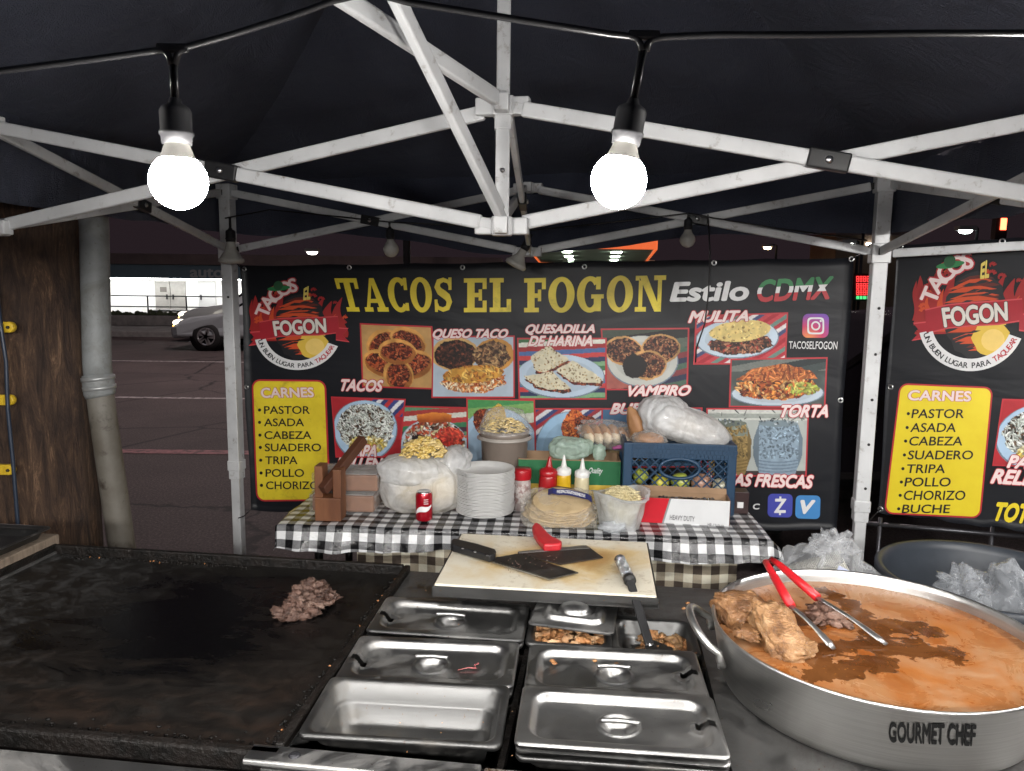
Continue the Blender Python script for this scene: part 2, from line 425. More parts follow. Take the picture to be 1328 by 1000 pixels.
# ------------------------------------------------------------------ cars
M_GLASS = mat('car_glass', (.012, .013, .016), None, rough=.05, spec=.8)
M_TYRE = flat('tyre_rubber', (.018, .018, .018), .8)
M_RIM = flat('alloy_rim', (.55, .55, .56), .3, metal=.8)
def car(name, label, paint, x0, yc, L=4.6, W=1.78, H=1.45, lit=True, suv=False, zs=1.0, group=None):
    """nose towards -x; x0 = nose"""
    t = thing(name, label, 'car', (x0+L/2, yc, 0), group=group)
    if suv: prof = [(0, .32), (.02, .75), (.1, .98), (.26, 1.06), (.40, 1.66), (.52, 1.74), (.9, 1.72), (.98, 1.1), (1, .6), (.99, .32)]
    else: prof = [(0, .30), (-.003, .55), (.03, .70), (.10, .82), (.27, .93), (.42, 1.34), (.52, 1.43), (.68, 1.40), (.84, 1.05), (.97, .98), (1, .7), (.99, .32)]
    belt = .98 if not suv else 1.1
    def wid(z): return W/2*(1 if z <= .9 else 1-.32*(z-.9)/.6)
    mb = MB(); n = len(prof); rings = []
    for sy, inset in ((-1, .10), (-1, 0), (1, 0), (1, .10)):
        ring = []
        cxp = sum(p[0] for p in prof)/n; czp = sum(p[1] for p in prof)/n
        for (px, pz) in prof:
            k = 1-(.08 if inset else 0)
            ring.append(Vector((x0+(cxp+(px-cxp)*k)*L, yc+sy*(wid(pz)-(0 if inset else .09)), (czp+(pz-czp)*k)*zs)))
        rings.append(ring)
    mb.loft(rings, 0, False, True, True)
    part('body', mb, paint, t, bevel=.05, seg=3)
    # side windows
    for sy in (-1, 1):
        for (a, b_) in (((.36, .52), (.54, .70)) if not suv else ((.37, .54), (.56, .74))):
            g = MB(); zb = belt+.02; zt_ = (1.33 if not suv else 1.6)
            q = [(a-.05 if a < .4 else a, zb), (b_+(.06 if b_ > .65 and not suv else 0), zb), (b_, zt_), (a+.03, zt_)]
            vs = [(x0+u*L, yc+sy*(wid(z)*.975+.012-.02), z*zs) for u, z in q] + [(x0+u*L, yc+sy*(wid(z)*.975-.04), z*zs) for u, z in q]
            g.add(vs, [(0, 1, 2, 3), (7, 6, 5, 4), (0, 4, 5, 1), (1, 5, 6, 2), (2, 6, 7, 3), (3, 7, 4, 0)])
            part('window', g, M_GLASS, t)
    g = MB(); u0, z0, u1, z1 = (.275, .96, .425, 1.36) if not suv else (.265, 1.1, .405, 1.64)
    vs = [(x0+u0*L-.02, yc-W*.40, z0*zs+.01), (x0+u0*L-.02, yc+W*.40, z0*zs+.01), (x0+u1*L-.03, yc+W*.34, z1*zs+.01), (x0+u1*L-.03, yc-W*.34, z1*zs+.01)]
    vs += [(a_+.03, b_, c_-.03) for a_, b_, c_ in vs]
    g.add(vs, [(0, 1, 2, 3), (7, 6, 5, 4), (0, 4, 5, 1), (1, 5, 6, 2), (2, 6, 7, 3), (3, 7, 4, 0)]); part('windscreen', g, M_GLASS, t)
    rw = .33 if not suv else .37
    for ux in (.18, .79):
        for sy in (-1, 1):
            w = MB(); rot = Matrix.Rotation(R(90), 3, 'X'); c = (x0+ux*L, yc+sy*(W/2-.10), rw)
            a = MB(); a.lathe([(0, -.13), (rw+.05, -.13), (rw+.05, .085), (rw*.6, .088), (0, .088)], c, 24, rot=rot)
            part('wheel_arch', a, flat('arch_black', (.008, .008, .008), .9), t)
            w.lathe([(rw*.62, -.1), (rw*.95, -.1), (rw, -.06), (rw, .06), (rw*.95, .1), (rw*.62, .105)], c, 26, rot=rot)
            wo_ = part('wheel', w, M_TYRE, t)
            w = MB()
            w.lathe([(rw*.63, .10*sy*-1), (rw*.55, .112*sy*-1), (rw*.5, .07*sy*-1), (0, .06*sy*-1)], c, 26, rot=rot)
            for k in range(5):
                an = k*2*math.pi/5
                for da in (-.12, .12):
                    w.bar((c[0], c[1]+sy*.1, c[2]), (c[0]+math.cos(an+da)*rw*.58, c[1]+sy*.1, c[2]+math.sin(an+da)*rw*.58), .05, .05, up=(0, 1, 0))
            part('rim', w, M_RIM, wo_)
    for sy in (-1, 1):
        h = MB(); h.blob((x0+.035*L, yc+sy*(W/2-.22), (.68 if not suv else .85)*zs), (.16, .19, .075), 1, .02, 1, 14, 8)
        part('headlight', h, lamp('headlight_on', (1, .9, .75), 2.2) if lit else flat('headlight_off', (.3, .3, .32), .1), t)
        h = MB(); h.blob((x0+.985*L, yc+sy*(W/2-.2), .85*zs), (.06, .17, .08), 1, .02, 1, 12, 8)
        part('tail_light', h, flat('tail_red', (.25, .01, .01), .2), t)
    if lit:
        h = MB(); h.blob((x0+.02*L, yc-W/2+.12, .60*zs), (.06, .06, .035), 2, .02, 1, 10, 6); part('turn_signal', h, lamp('amber_on', (1, .45, .08), 5), t)
    return t
M_SILVER = mat('silver_car_paint', (.50, .55, .57), (.48, .53, .55), 3, .3, metal=.25, coat=.6)
M_PALE = mat('pale_car_paint', (.42, .45, .46), (.40, .43, .44), 3, .3, metal=.3, coat=.5)
M_BLACKP = mat('black_car_paint', (.008, .008, .01), (.012, .012, .013), 3, .15, coat=.8, spec=.6)
car('sedan_car', 'silver sedan with alloy wheels driving past left of the tent post', M_SILVER, -7.75, 18.25, zs=.93)
car('hatchback_car', 'pale car half hidden beyond the silver sedan with an amber front light on', M_PALE, -8.55, 20.4, H=1.4, zs=1.06)
car('parked_car', 'black car parked behind the gap between the two banners', M_BLACKP, .7, 5.9, L=5.0, W=1.9, suv=True, lit=False, zs=.86)

# ------------------------------------------------------------------ fuel station and far lights
M_CANW = mat('station_soffit', (.7, .75, .68), (.62, .68, .6), .8, .6)
gs = thing('station_canopy', 'lit flat station canopy with orange edge seen over the banner top', 'canopy', (7.5, 62, 0))
def G(px, py, Y): return AY(px, py, Y)
YN, YF = 40, 70; zc = G(764, 341, YF).z; LN = (G(684, 340, YN).x, G(850, 340, YN).x, G(700, 340, YF).x, G(836, 340, YF).x)
plan = [(LN[0], YN), (LN[1], YN), (LN[3], YF), (LN[2], YF)]
mb = MB(); mb.prism(plan, lambda x, y, t: Vector((x, y, t)), zc, zc+.55); part('roof', mb, M_CANW, gs)
mb = MB()
for (xa, ya), (xb, yb) in ((plan[0], plan[3]), (plan[1], plan[2]), (plan[0], plan[1]), (plan[3], plan[2])): mb.bar((xa, ya, zc+.27), (xb, yb, zc+.27), .16, .62)
part('edge_strip', mb, lamp('orange_strip', (1, .16, .03), .5), gs)
for fy in (.15, .4, .65, .9):
    for fx in (.3, .7):
        y = YN+(YF-YN)*fy; xa = LN[0]+(LN[2]-LN[0])*fy; xb = LN[1]+(LN[3]-LN[1])*fy
        mb = MB(); mb.box((xa+(xb-xa)*fx, y, zc-.04), (.5, .9, .06)); part('canopy_lamp', mb, lamp('station_lamp', (.85, 1, .8), 16), gs)
for x in (LN[2]+1.5, LN[3]-1.5):
    mb = MB(); mb.box((x, 58, zc/2-.02), (.4, .4, zc-.04)); part('column', mb, M_CANW, gs)
bh = thing('brown_building', 'plain brown building wall behind the price sign', 'building', (16, 46, 0))
p0, p1 = G(1092, 305, 46), G(1158, 410, 46)
mb = MB(); mb.box(((p0.x+p1.x)/2, 48, p0.z/2), (p1.x-p0.x+.6, 4, p0.z)); part('wall', mb, mat('tan_wall', (.20, .14, .10), (.15, .11, .08), .6, .85), bh)
mb = MB(); mb.box(((p0.x+p1.x)/2, 47.9, p0.z+.1), (p1.x-p0.x+.9, 4.2, .2)); part('roof', mb, M_ROOFB, bh)
mb = MB(); mb.box(((p0.x+p1.x)/2+.4, 45.9, p0.z-.5), (1.3, .12, .12)); part('wall_lamp', mb, lamp('wall_tube', (1, .95, .85), 8), bh)
ps = thing('price_sign', 'red lit price sign on a pole between the two banners', 'sign', (13.6, 30, 0))
q0, q1 = G(1109, 356, 30), G(1129, 389, 30)
mb = MB(); mb.box(((q0.x+q1.x)/2, 30.15, (q0.z+q1.z)/2), (q1.x-q0.x+.1, .25, q0.z-q1.z+.08)); part('sign_box', mb, flat('sign_box_black', (.02, .02, .022)), ps)
mb = MB(); mb.tube([((q0.x+q1.x)/2, 30.3, 0), ((q0.x+q1.x)/2, 30.3, q0.z+1.6)], .06, 8); part('pole', mb, M_STEELD, ps)
def psp(px, py, l): v = G(px, py, 30.0-.01*l); return v
for k, (y0, m_) in enumerate(((358.5, 'r'), (367.5, 'r'), (376, 'r'), (384.5, 'g'))):
    mb = MB()
    for d in range(4):
        x = 1110.5+d*4.5; w = 3.4; h = 6.4 if m_ == 'r' else 3
        for seg in range(3): mb.add([psp(x, y0+seg*h/2-.4, 1), psp(x+w, y0+seg*h/2-.4, 1), psp(x+w, y0+seg*h/2+.4, 1), psp(x, y0+seg*h/2+.4, 1)], [(0, 3, 2, 1)])
        for xx in (x, x+w-1): mb.add([psp(xx, y0, 2), psp(xx+.7, y0, 2), psp(xx+.7, y0+h, 2), psp(xx, y0+h, 2)], [(0, 3, 2, 1)])
    part('led_digits', mb, lamp('led_red', (1, .03, .03), 1.6) if m_ == 'r' else lamp('led_green', (.1, 1, .3), .8), ps)
def street_lamp(label, px, py, Y, col, e, s=1.0, arm=.6, name='street_lamp'):
    p = G(px, py, Y); t = thing(name, label, 'street lamp', (p.x, Y, 0), group='far street lights')
    mb = MB(); mb.tube([(p.x+arm, Y+.1, 0), (p.x+arm, Y+.1, p.z+.15), (p.x+arm*.7, Y+.05, p.z+.22), (p.x, Y, p.z+.2)], [.09, .07, .05, .05], 8); part('pole', mb, M_STEELD, t)
    mb = MB(); mb.box((p.x, Y, p.z+.14), (.5*s, .3*s, .12*s)); part('housing', mb, flat('lamp_housing', (.4, .4, .4)), t)
    mb = MB(); mb.blob((p.x, Y, p.z+.03), (.2*s, .14*s, .09*s), 1, .02, 1, 12, 8); part('lamp_glass', mb, lamp('glow_%s' % label[:9].replace(' ', '_'), col, e), t)
street_lamp('small white post lamp above the banner between the corner logo and the heading', 405, 328, 40, (1, .95, .85), 10, 1.4, .0)
street_lamp('left one of two warm street lights right of the hanging bulb', 995, 322, 48, (1, .7, .35), 26, 1.2)
street_lamp('right one of two warm street lights beside the right tent post', 1054, 313, 52, (1, .72, .4), 30, 1.3)
street_lamp('cold white lamp head just left of the right tent post', 1099, 317, 40, (.95, 1, .9), 16, 1.5)
street_lamp('white lamp head over the right hand banner', 1252, 300, 36, (.9, 1, .95), 14, 1.6)
tl = thing('street_lamp', 'tall roadside lamp added out of view, its arm over the lanes, lighting the asphalt', 'street lamp', (-3, 21.9, 0))  # unseen lamp added to brighten the road
mb = MB(); mb.tube([(-3, 21.9, .1), (-3, 21.9, 8.6), (-3, 21.2, 9.3), (-3, 14.2, 9.6)], [.11, .09, .07, .05], 10); part('pole', mb, M_STEELD, tl)
mb = MB(); mb.box((-3, 13.9, 9.58), (.35, .8, .14)); part('housing', mb, flat('lamp_housing', (.4, .4, .4)), tl)
ld = bpy.data.lights.new('added_street_light', 'SPOT'); ld.energy = 1900; ld.color = (1, .83, .81); ld.spot_size = R(165); ld.spot_blend = .5; ld.shadow_soft_size = .25
lo_ = bpy.data.objects.new('added_street_light', ld); COL.objects.link(lo_); lo_.location = (-3-(-3), 13.9-21.9, 9.45); lo_.parent = tl
rs = thing('red_signal', 'small red lit sign box over the right hand banner', 'signal', (19, 31, 0))
p = G(1296, 295, 31)
mb = MB(); mb.box((p.x, 31, p.z), (.45, .3, .95)); part('housing', mb, M_STEELD, rs)
mb = MB(); mb.box((p.x+.05, 30.83, p.z+.12), (.22, .04, .45)); part('lamp_glass', mb, lamp('signal_red', (1, .12, .05), 5), rs)
mb = MB(); mb.tube([(p.x, 31.2, 0), (p.x, 31.2, p.z)], .07, 8); part('pole', mb, M_STEELD, rs)

# =================================================================== WOODEN POLE and CONDUIT
def pole_wood():
    m, nt, b, out = nodes_of('pole_wood')
    vec = tex_coord(nt, (1, 1, .17)); v2 = tex_coord(nt)
    f = noise_node(nt, vec, 25, 9, .8, .8); g = noise_node(nt, v2, 2.2, 5, .6); s_ = noise_node(nt, vec, 60, 6, .75, .4)
    col = ramp(nt, f, [(.32, (.006, .004, .003)), (.45, (.050, .027, .017)), (.57, (.11, .062, .036)), (.63, (.24, .14, .08)), (.70, (.42, .27, .16))])
    col = mix(nt, ramp(nt, g, [(.4, 0), (.75, .65)]), col, (.015, .010, .010))
    nt.links.new(col, b.inputs['Base Color']); b.inputs['Roughness'].default_value = .85
    bump_to(nt, b, mix(nt, .5, f, s_), 1.0, .035); return m
up = thing('utility_pole', 'thick dark weathered wooden utility pole left of the tent', 'utility pole', (-1.875, 3.0, 0))
mb = MB(); prof = []
mb.grid(72, 120, lambda a, b: Vector((-1.875, 3.0, b*8)) + Vector((math.cos(a*2*math.pi), math.sin(a*2*math.pi), 0))*(
    (.200-.004*b*8)*(1+.035*(noise.turbulence(Vector((math.cos(a*6.283)*2.2, math.sin(a*6.283)*2.2, b*8*.45)), 4, False)-.5)
    + .02*noise.noise(Vector((math.cos(a*6.283)*14, math.sin(a*6.283)*14, b*8*.8)))) - .006*max(0, 1-((b*8-1.55)/.05)**2-((a-.80)/.02)**2)))
part('trunk', mb, pole_wood(), up)
M_YEL = mat('yellow_plastic', (.62, .42, .03), (.5, .33, .02), 20, .4)
for py in (424, 518, 608):
    p = AY(8, py, 2.775)
    mb = MB(); mb.box((p.x-.03, p.y-.01, p.z), (.10, .02, .038)); mb.lathe([(0, -.012), (.019, -.012), (.021, 0), (.019, .012), (0, .012)], (p.x+.02, p.y-.01, p.z), 14, rot=Matrix.Rotation(R(90), 3, 'X'))
    br_ = part('yellow_bracket', mb, M_YEL, up, bevel=.003)
    mb = MB(); mb.lathe([(0, 0), (.006, 0), (.005, .006), (0, .007)], (p.x+.022, p.y-.024, p.z), 8, rot=Matrix.Rotation(R(90), 3, 'X')); part('bolt', mb, M_STEELD, br_)
cb = MB(); cb.tube([AY(-4, 380, 2.75), AY(2, 430, 2.74), AY(8, 470, 2.74), AY(10, 530, 2.74), AY(17, 600, 2.73), AY(24, 690, 2.72), AY(26, 760, 2.72)], .007, 8)
tag(obj_from('pole_cable', cb, flat('blue_black_cable', (.02, .03, .05), .4)), 'thin dark blue cable running down the wooden pole at left', 'cable')
def conduit_mat():
    m, nt, b, out = nodes_of('grey_conduit')
    v = tex_coord(nt); f = noise_node(nt, v, 9, 8, .7, .5); g = noise_node(nt, v, 60, 4)
    col = ramp(nt, f, [(.30, (.13, .13, .12)), (.5, (.19, .20, .20)), (.70, (.235, .25, .255))])
    col = mix(nt, ramp(nt, g, [(.62, 0), (.7, .6)]), col, (.10, .09, .075))
    nt.links.new(col, b.inputs['Base Color']); b.inputs['Roughness'].default_value = .55; bump_to(nt, b, f, .2, .005); return m
M_COND = conduit_mat()
cd = thing('conduit_pipe', 'grey conduit pipe bent beside the wooden pole', 'pipe', (-1.5, 2.98, 0))
base = AY(160, 722, 2.98)
dirn = (AY(160, 722, 2.98)-AY(129, 505, 2.98)).normalized()
low = AY(160, 722, 2.98)+dirn*((0-base.z)/dirn.z)
mb = MB(); mb.tube([AY(122, 200, 2.98)+Vector((0, 0, .6)), AY(122, 290, 2.98), AY(126, 470, 2.98), AY(128.2, 496, 2.98)], .052, 20); part('pipe', mb, M_COND, cd)
mb = MB(); mb.tube([AY(128.2, 496.5, 2.98), AY(133, 535, 2.98), AY(160, 722, 2.98), low], .0505, 20); part('pipe', mb, mat('conduit_lower', (.155, .145, .125), (.10, .088, .07), 6, .6, bump=.2, dirt=(.04, .03, .022), dlo=.56, dhi=.7, dscale=14), cd)
mb = MB(); mb.tube([AY(125.5, 484, 2.98), AY(127, 490, 2.98), AY(129.5, 510, 2.98), AY(130.5, 514, 2.98)], [.0535, .058, .058, .0535], 20); part('coupling', mb, M_COND, cd)
for q in (488, 500):
    mb = MB(); mb.tube([AY(126.8+(q-488)*.15, q, 2.98), AY(127.6+(q-488)*.15, q+5, 2.98)], .061, 20); part('strap', mb, flat('strap_metal', (.35, .36, .36), .4, metal=.5), cd)

# =================================================================== TENT
M_WHITE = mat('white_tent_paint', (.62, .63, .64), (.50, .51, .52), 6, .36, bump=.04, bscale=120, dirt=(.18, .15, .125), dlo=.58, dhi=.74, dscale=24)
M_HINGE = flat('black_hinge', (.014, .014, .015), .35)
M_BOLT = flat('zinc_bolt', (.6, .6, .6), .3, metal=1)
def fabric_mat():
    m, nt, b, out = nodes_of('tent_fabric')
    v = tex_coord(nt); f = noise_node(nt, v, 2.2, 6, .6, 1.2); w = noise_node(nt, tex_coord(nt, (1, 1, .5)), 5, 8, .62, 2.5)
    col = ramp(nt, f, [(.3, (.050, .058, .088)), (.7, (.074, .083, .122))])
    nt.links.new(col, b.inputs['Base Color']); b.inputs['Roughness'].default_value = .5; b.inputs['Specular IOR Level'].default_value = .4
    bump_to(nt, b, mix(nt, .3, w, noise_node(nt, v, 260, 2)), .8, .07); return m
M_FAB = fabric_mat()
ZH, ZL = CAMZ+.412, CAMZ+.133
V2 = lambda x, y: Vector((x, y, 0))
c_, l_, bl_, bm_, br_, r_, f_ = V2(-.029, 1.902), V2(-1.47, 2.193), V2(-1.382, 3.786), V2(.061, 3.494), V2(1.501, 3.203), V2(1.412, 1.611), V2(-.22, -.2)
fl_, fr_ = l_+(f_-c_), r_+(f_-c_)
H = lambda p: p+Vector((0, 0, ZH))
Lo = lambda p: p+Vector((0, 0, ZL))
tent = thing('canopy_tent', 'black pop up canopy tent with white folding truss frame over the taco stand', 'tent', (c_.x, c_.y, 0))
def hinge(p, d, s=.045):
    mb = MB(); d = Vector(d).normalized(); mb.bar(p-d*s, p+d*s, .026, .042); o = part('hinge', mb, M_HINGE, tent, bevel=.004)
    n = d.cross(Vector((0, 0, 1))).normalized()
    if n.y > 0: n = -n
    mb = MB(); mb.tube([p+n*.013, p+n*.018], [.009, .007], 10); part('bolt', mb, M_BOLT, o)
def truss(A, B, hA=.05, hB=.05, w=.018, h=.035):
    """one folding X between two uprights: high end of A to low end of B and the other way"""
    d = (B-A).normalized(); n = d.cross(Vector((0, 0, 1))).normalized()
    if n.y > 0: n = -n
    P = [(H(A), Lo(B), .012), (Lo(A), H(B), -.012)]
    mid = None
    for a, b, o in P:
        dd = (b-a).normalized(); a2 = a+dd*hA+n*o; b2 = b-dd*hB+n*o
        for (u, v_) in ((a2, (a+b)/2+n*o-dd*.012), ((a+b)/2+n*o+dd*.012, b2)) if o > 0 else ((a2, b2),):
            mb = MB(); mb.bar(u, v_, w, h); part('truss_bar', mb, M_WHITE, tent, bevel=.005, seg=2)
        for e, s_ in ((a+dd*hA*.5, 1), (b-dd*hB*.5, 1)):
            mb = MB(); mb.bar(e-dd*.03+n*o, e+dd*.03+n*o, .012, .026); part('end_bracket', mb, M_HINGE if o < 0 else M_WHITE, tent, bevel=.003)
        mid = (a+b)/2; md = dd if o > 0 else md
    hinge(mid+n*.014, md)
for A, B in ((l_, c_), (c_, r_), (c_, bm_), (bl_, bm_), (bm_, br_), (l_, bl_), (br_, r_), (fl_, l_), (r_, fr_)):
    truss(A, B)
# the two bars that run from the hub up towards the customers' side
for a, b_ in ((H(c_), AY(372, -42, 1.34)), (Lo(c_), AY(448, -118, 1.32))):
    dd = (b_-a).normalized(); n = Vector((.012, -.012, 0))
    mb = MB(); mb.bar(a+dd*.05+n, b_+n, .020, .036); part('truss_bar', mb, M_WHITE, tent, bevel=.005)
    mb = MB(); mb.bar(a+dd*.005+n, a+dd*.06+n, .012, .026); part('end_bracket', mb, M_WHITE, tent, bevel=.003)
# hubs
def hub(p, arms):
    mb = MB()
    mb.box(p, (.05, .05, .045))
    for a in arms:
        d = Vector(a).normalized(); mb.bar(p+d*.02, p+d*.065, .034, .04)
    return mb
ax, ay = (r_-c_).normalized(), (bm_-c_).normalized()
part('hub', hub(H(c_), (ax, -ax, ay, -ay)), M_WHITE, tent, bevel=.004)
part('hub', hub(Lo(c_), (ax, -ax, ay, -ay)), M_WHITE, tent, bevel=.004)
for p, arms in ((bm_, (ax, -ax, -ay)), (l_, (ax, ay, -ay)), (r_, (-ax, ay, -ay))):
    part('hub', hub(H(p), arms), M_WHITE, tent, bevel=.004); part('hub', hub(Lo(p), arms), M_WHITE, tent, bevel=.004)
mb = MB(); mb.box(c_+Vector((0, 0, (ZL+ZH)/2)), (.034, .034, ZH-ZL+.03)); mb.box(c_+Vector((0, 0, ZH+.42)), (.032, .032, .80)); mb.box(c_+Vector((0, 0, ZH-.02)), (.04, .04, .07))
part('centre_pole', mb, M_WHITE, tent, bevel=.004)
for k, zz in enumerate((ZL+.02, ZL+.13)):
    mb = MB(); mb.tube([c_+Vector((0, -.017, zz)), c_+Vector((0, -.021, zz))], .006, 8); part('bolt', mb, M_BOLT, tent)
for p in (bl_, br_, fl_, fr_):
    mb = MB(); rz = math.atan2(ax.y, ax.x)
    mb.box(p+Vector((0, 0, 1.36)), (.058, .058, 1.44), rz=rz); mb.box(p+Vector((0, 0, .36)), (.046, .046, .70), rz=rz); mb.box(p+Vector((0, 0, .01)), (.12, .12, .02), rz=rz)
    o = part('leg', mb, M_WHITE, tent, bevel=.004)
    for zc_, w_, h_ in ((ZH, .074, .07), (ZL, .074, .08), (.71, .066, .05)):
        mb = MB(); mb.box(p+Vector((0, 0, zc_)), (w_, w_, h_), rz=rz); part('collar', mb, M_WHITE, o, bevel=.004)
    n = Vector((0, -1, 0))
    for k in range(5 if p is br_ else 1):
        mb = MB(); q = p+Vector((0, -.03, 1.55-k*.19)); mb.tube([q, q+n*.003], .006, 8); part('pin_hole', mb, M_HINGE, o)
# fabric roof and valance
ring = [bl_, bm_, br_, (br_+r_)/2, r_, (r_+fr_)/2, fr_, (fr_+f_-c_+c_)/2, f_, (f_+fl_)/2, fl_, (fl_+l_)/2, l_, (l_+bl_)/2]
def ringp(a):
    a = (a % 1)*len(ring); i = int(a) % len(ring); t = a-int(a); return ring[i].lerp(ring[(i+1) % len(ring)], t)
def roof(a, b):
    p = ringp(a); o = c_+(p-c_)*1.03
    q = o.lerp(c_, b); z = ZH+.06+b*(.95)-.09*math.sin(math.pi*b)
    z += .025*(noise.turbulence(Vector((q.x*2.2, q.y*2.2, 3)), 4, True)-.4)*(1-b*.4)
    z -= .03*sum(math.exp(-(((q.x-cx_)*.8+(q.y-cy_)*.6)/.035)**2) for cx_, cy_ in ((-.55, 1.0), (-.35, 1.2), (-.95, 1.3), (.55, .9)))*noise.noise(Vector((q.x*2, q.y*2, 1)))
    # a stiff diagonal crease down each hip
    return Vector((q.x, q.y, z))
mb = MB(); mb.grid(210, 60, roof); part('roof_fabric', mb, M_FAB, tent)
def val(a, b):
    p = ringp(a); o = c_+(p-c_)*1.031; d = (p-c_).normalized()
    wv = .022*noise.noise(Vector((p.x*5, p.y*5, b*.7)))*b+.012*noise.noise(Vector((p.x*13, p.y*13, b*2)))
    zb = (ZH+.095)*(1-b)+(CAMZ+.215-.085*math.exp(-((p-bm_).length/.55)**2))*b+.02*noise.noise(Vector((p.x*3, p.y*3, 8)))*b
    q = o+d*wv; return Vector((q.x, q.y, zb))
mb = MB(); mb.grid(420, 12, val); part('valance', mb, M_FAB, tent)
# sliding bar the side banner hangs from
mb = MB(); n2 = Vector((.77, -.64, 0)); mb.bar(Lo(br_)+n2*.05, Lo(br_)+n2*1.3+Vector((0, 0, .06)), .018, .034)
part('banner_rail', mb, M_WHITE, tent, bevel=.005)

# =================================================================== LIGHT STRINGS and BULBS
M_CABLE = flat('black_cable', (.012, .012, .013), .32)
YS = .95
cab = thing('light_cable', 'black string light cable looped across the tent above the grill', 'cable', (0, YS, CAMZ+.3))
pts = [(-420, 96), (-200, 104), (0, 92), (120, 77), (200, 66), (212, 65), (219, 72), (222, 84)]
mb = MB(); mb.tube([AY(x, y, YS) for x, y in pts], .0042, 8)
mb.tube([AY(x, y, YS) for x, y in [(227, 84), (230, 70), (238, 62), (300, 45), (380, 20), (432, 1), (480, -10), (530, 3), (600, 14), (700, 30), (790, 44), (818, 47), (826, 50), (831, 58), (832, 66)]], .0042, 8)
mb.tube([AY(x, y, YS) for x, y in [(838, 66), (840, 57), (846, 51), (860, 48), (930, 45), (1050, 45), (1200, 43), (1340, 43), (1500, 40), (1700, 44)]], .0042, 8)
part('wire', mb, M_CABLE, cab)
for (x, y) in ((224, 66), (835, 49)):
    mb = MB(); p = AY(x, y, YS); mb.bar(p-Vector((.019, 0, -.003)), p+Vector((.019, 0, .003)), .008, .011); part('wire_splitter', mb, M_CABLE, cab, bevel=.003)
M_SOCK = flat('black_socket', (.016, .016, .018), .5)
M_NECK = mat('bulb_neck', (.34, .33, .30), (.29, .28, .26), 30, .4)
M_LIT = lamp('lit_bulb', (1, .965, .92), BULB_POWER)
M_LIT2 = lamp('added_bulb_strong', (1, .97, .935), BULB_POWER*6.5)  # stronger emission, only for the added bulbs out of view
M_OFF = mat('unlit_bulb', (.42, .41, .38), (.36, .35, .32), 30, .25, spec=.5)
def bulb(name, label, top, lit, tilt=0, wire=.057, s=1.0, shape='round', group='string light bulbs', tiltx=0, bright=False):
    t = thing(name, label, 'light bulb', top, rot=(tiltx, tilt, 0), group=group)
    mb = MB()
    for dx in (-.0025, .0025): mb.tube([(dx*s, 0, 0), (dx*.9*s, 0, -wire)], .0026*s, 6)
    part('drop_wire', mb, M_CABLE, t, True)
    z = -wire
    mb = MB(); mb.lathe([(0, z), (.006*s, z), (.008*s, z-.006*s), (.0155*s, z-.010*s), (.018*s, z-.015*s), (.018*s, z-.037*s), (.0195*s, z-.039*s), (.0195*s, z-.042*s), (.0175*s, z-.044*s), (.017*s, z-.053*s), (0, z-.053*s)], seg=20)
    part('socket', mb, M_SOCK, t, True)
    z -= .051*s
    if shape == 'round':
        mb = MB(); mb.lathe([(.014*s, z), (.0145*s, z-.003*s), (.018*s, z-.013*s), (.022*s, z-.0195*s)], seg=20); part('bulb_neck', mb, M_NECK if lit else M_OFF, t, True)
        z -= .0195*s; r = .0335*s
        prof = [(.022*s, z)] + [(r*math.sin(a), z-.0255*s+r*math.cos(a)) for a in [R(x) for x in range(41, 181, 10)]]
        mb = MB(); mb.lathe(prof, seg=18); part('bulb_globe', mb, (M_LIT2 if bright else M_LIT) if lit else M_OFF, t, True)
    else:
        mb = MB(); mb.lathe([(.015*s, z), (.017*s, z-.01*s), (.020*s, z-.03*s), (.042*s, z-.062*s), (.047*s, z-.066*s), (.047*s, z-.076*s), (.040*s, z-.083*s), (0, z-.086*s)], seg=22); part('bulb_globe', mb, M_OFF, t, True)
    return t
bulb('hanging_bulb', 'lit round white bulb hanging over the griddle, left one', AY(224.5, 76, YS), True, 0, wire=.045)
bulb('hanging_bulb', 'lit round white bulb hanging over the steam pans, right of the centre pole', AY(835, 58, YS), True, R(9), wire=.062)
for x, y in ((-.98, .98), (.68, .98)):  # out-of-view bulbs added to brighten the griddle and the pot
    bulb('hanging_bulb', 'added lit bulb on the string outside the left edge of view' if x < 0 else 'added lit bulb on the string over the stew pot, out of view', (x, y, 1.985), True)
# unseen string and bulbs added behind and beside the camera for brightness
cab2 = MB(); cab2.tube([(-1.7, -.9, 2.12), (-1.0, -.9, 2.06), (0, -.9, 2.10), (1.0, -.9, 2.06), (1.75, -.9, 2.12), (1.86, 0, 2.06), (1.9, 1.2, 2.08), (1.95, 1.9, 2.1)], .0042, 8)
tag(obj_from('light_cable', cab2, M_CABLE), 'added black string light cable, out of view along the customers side of the tent', 'cable')
for x in (-1.5, -.9, -.3, .3, .9, 1.5):
    bulb('hanging_bulb', 'added lit bulb on the unseen string at the customers side of the tent', (x, -.9, 2.07), True, bright=True)
bulb('hanging_bulb', 'added lit bulb on the unseen string at the right side of the tent', (1.9, 1.2, 2.08), True, bright=True)
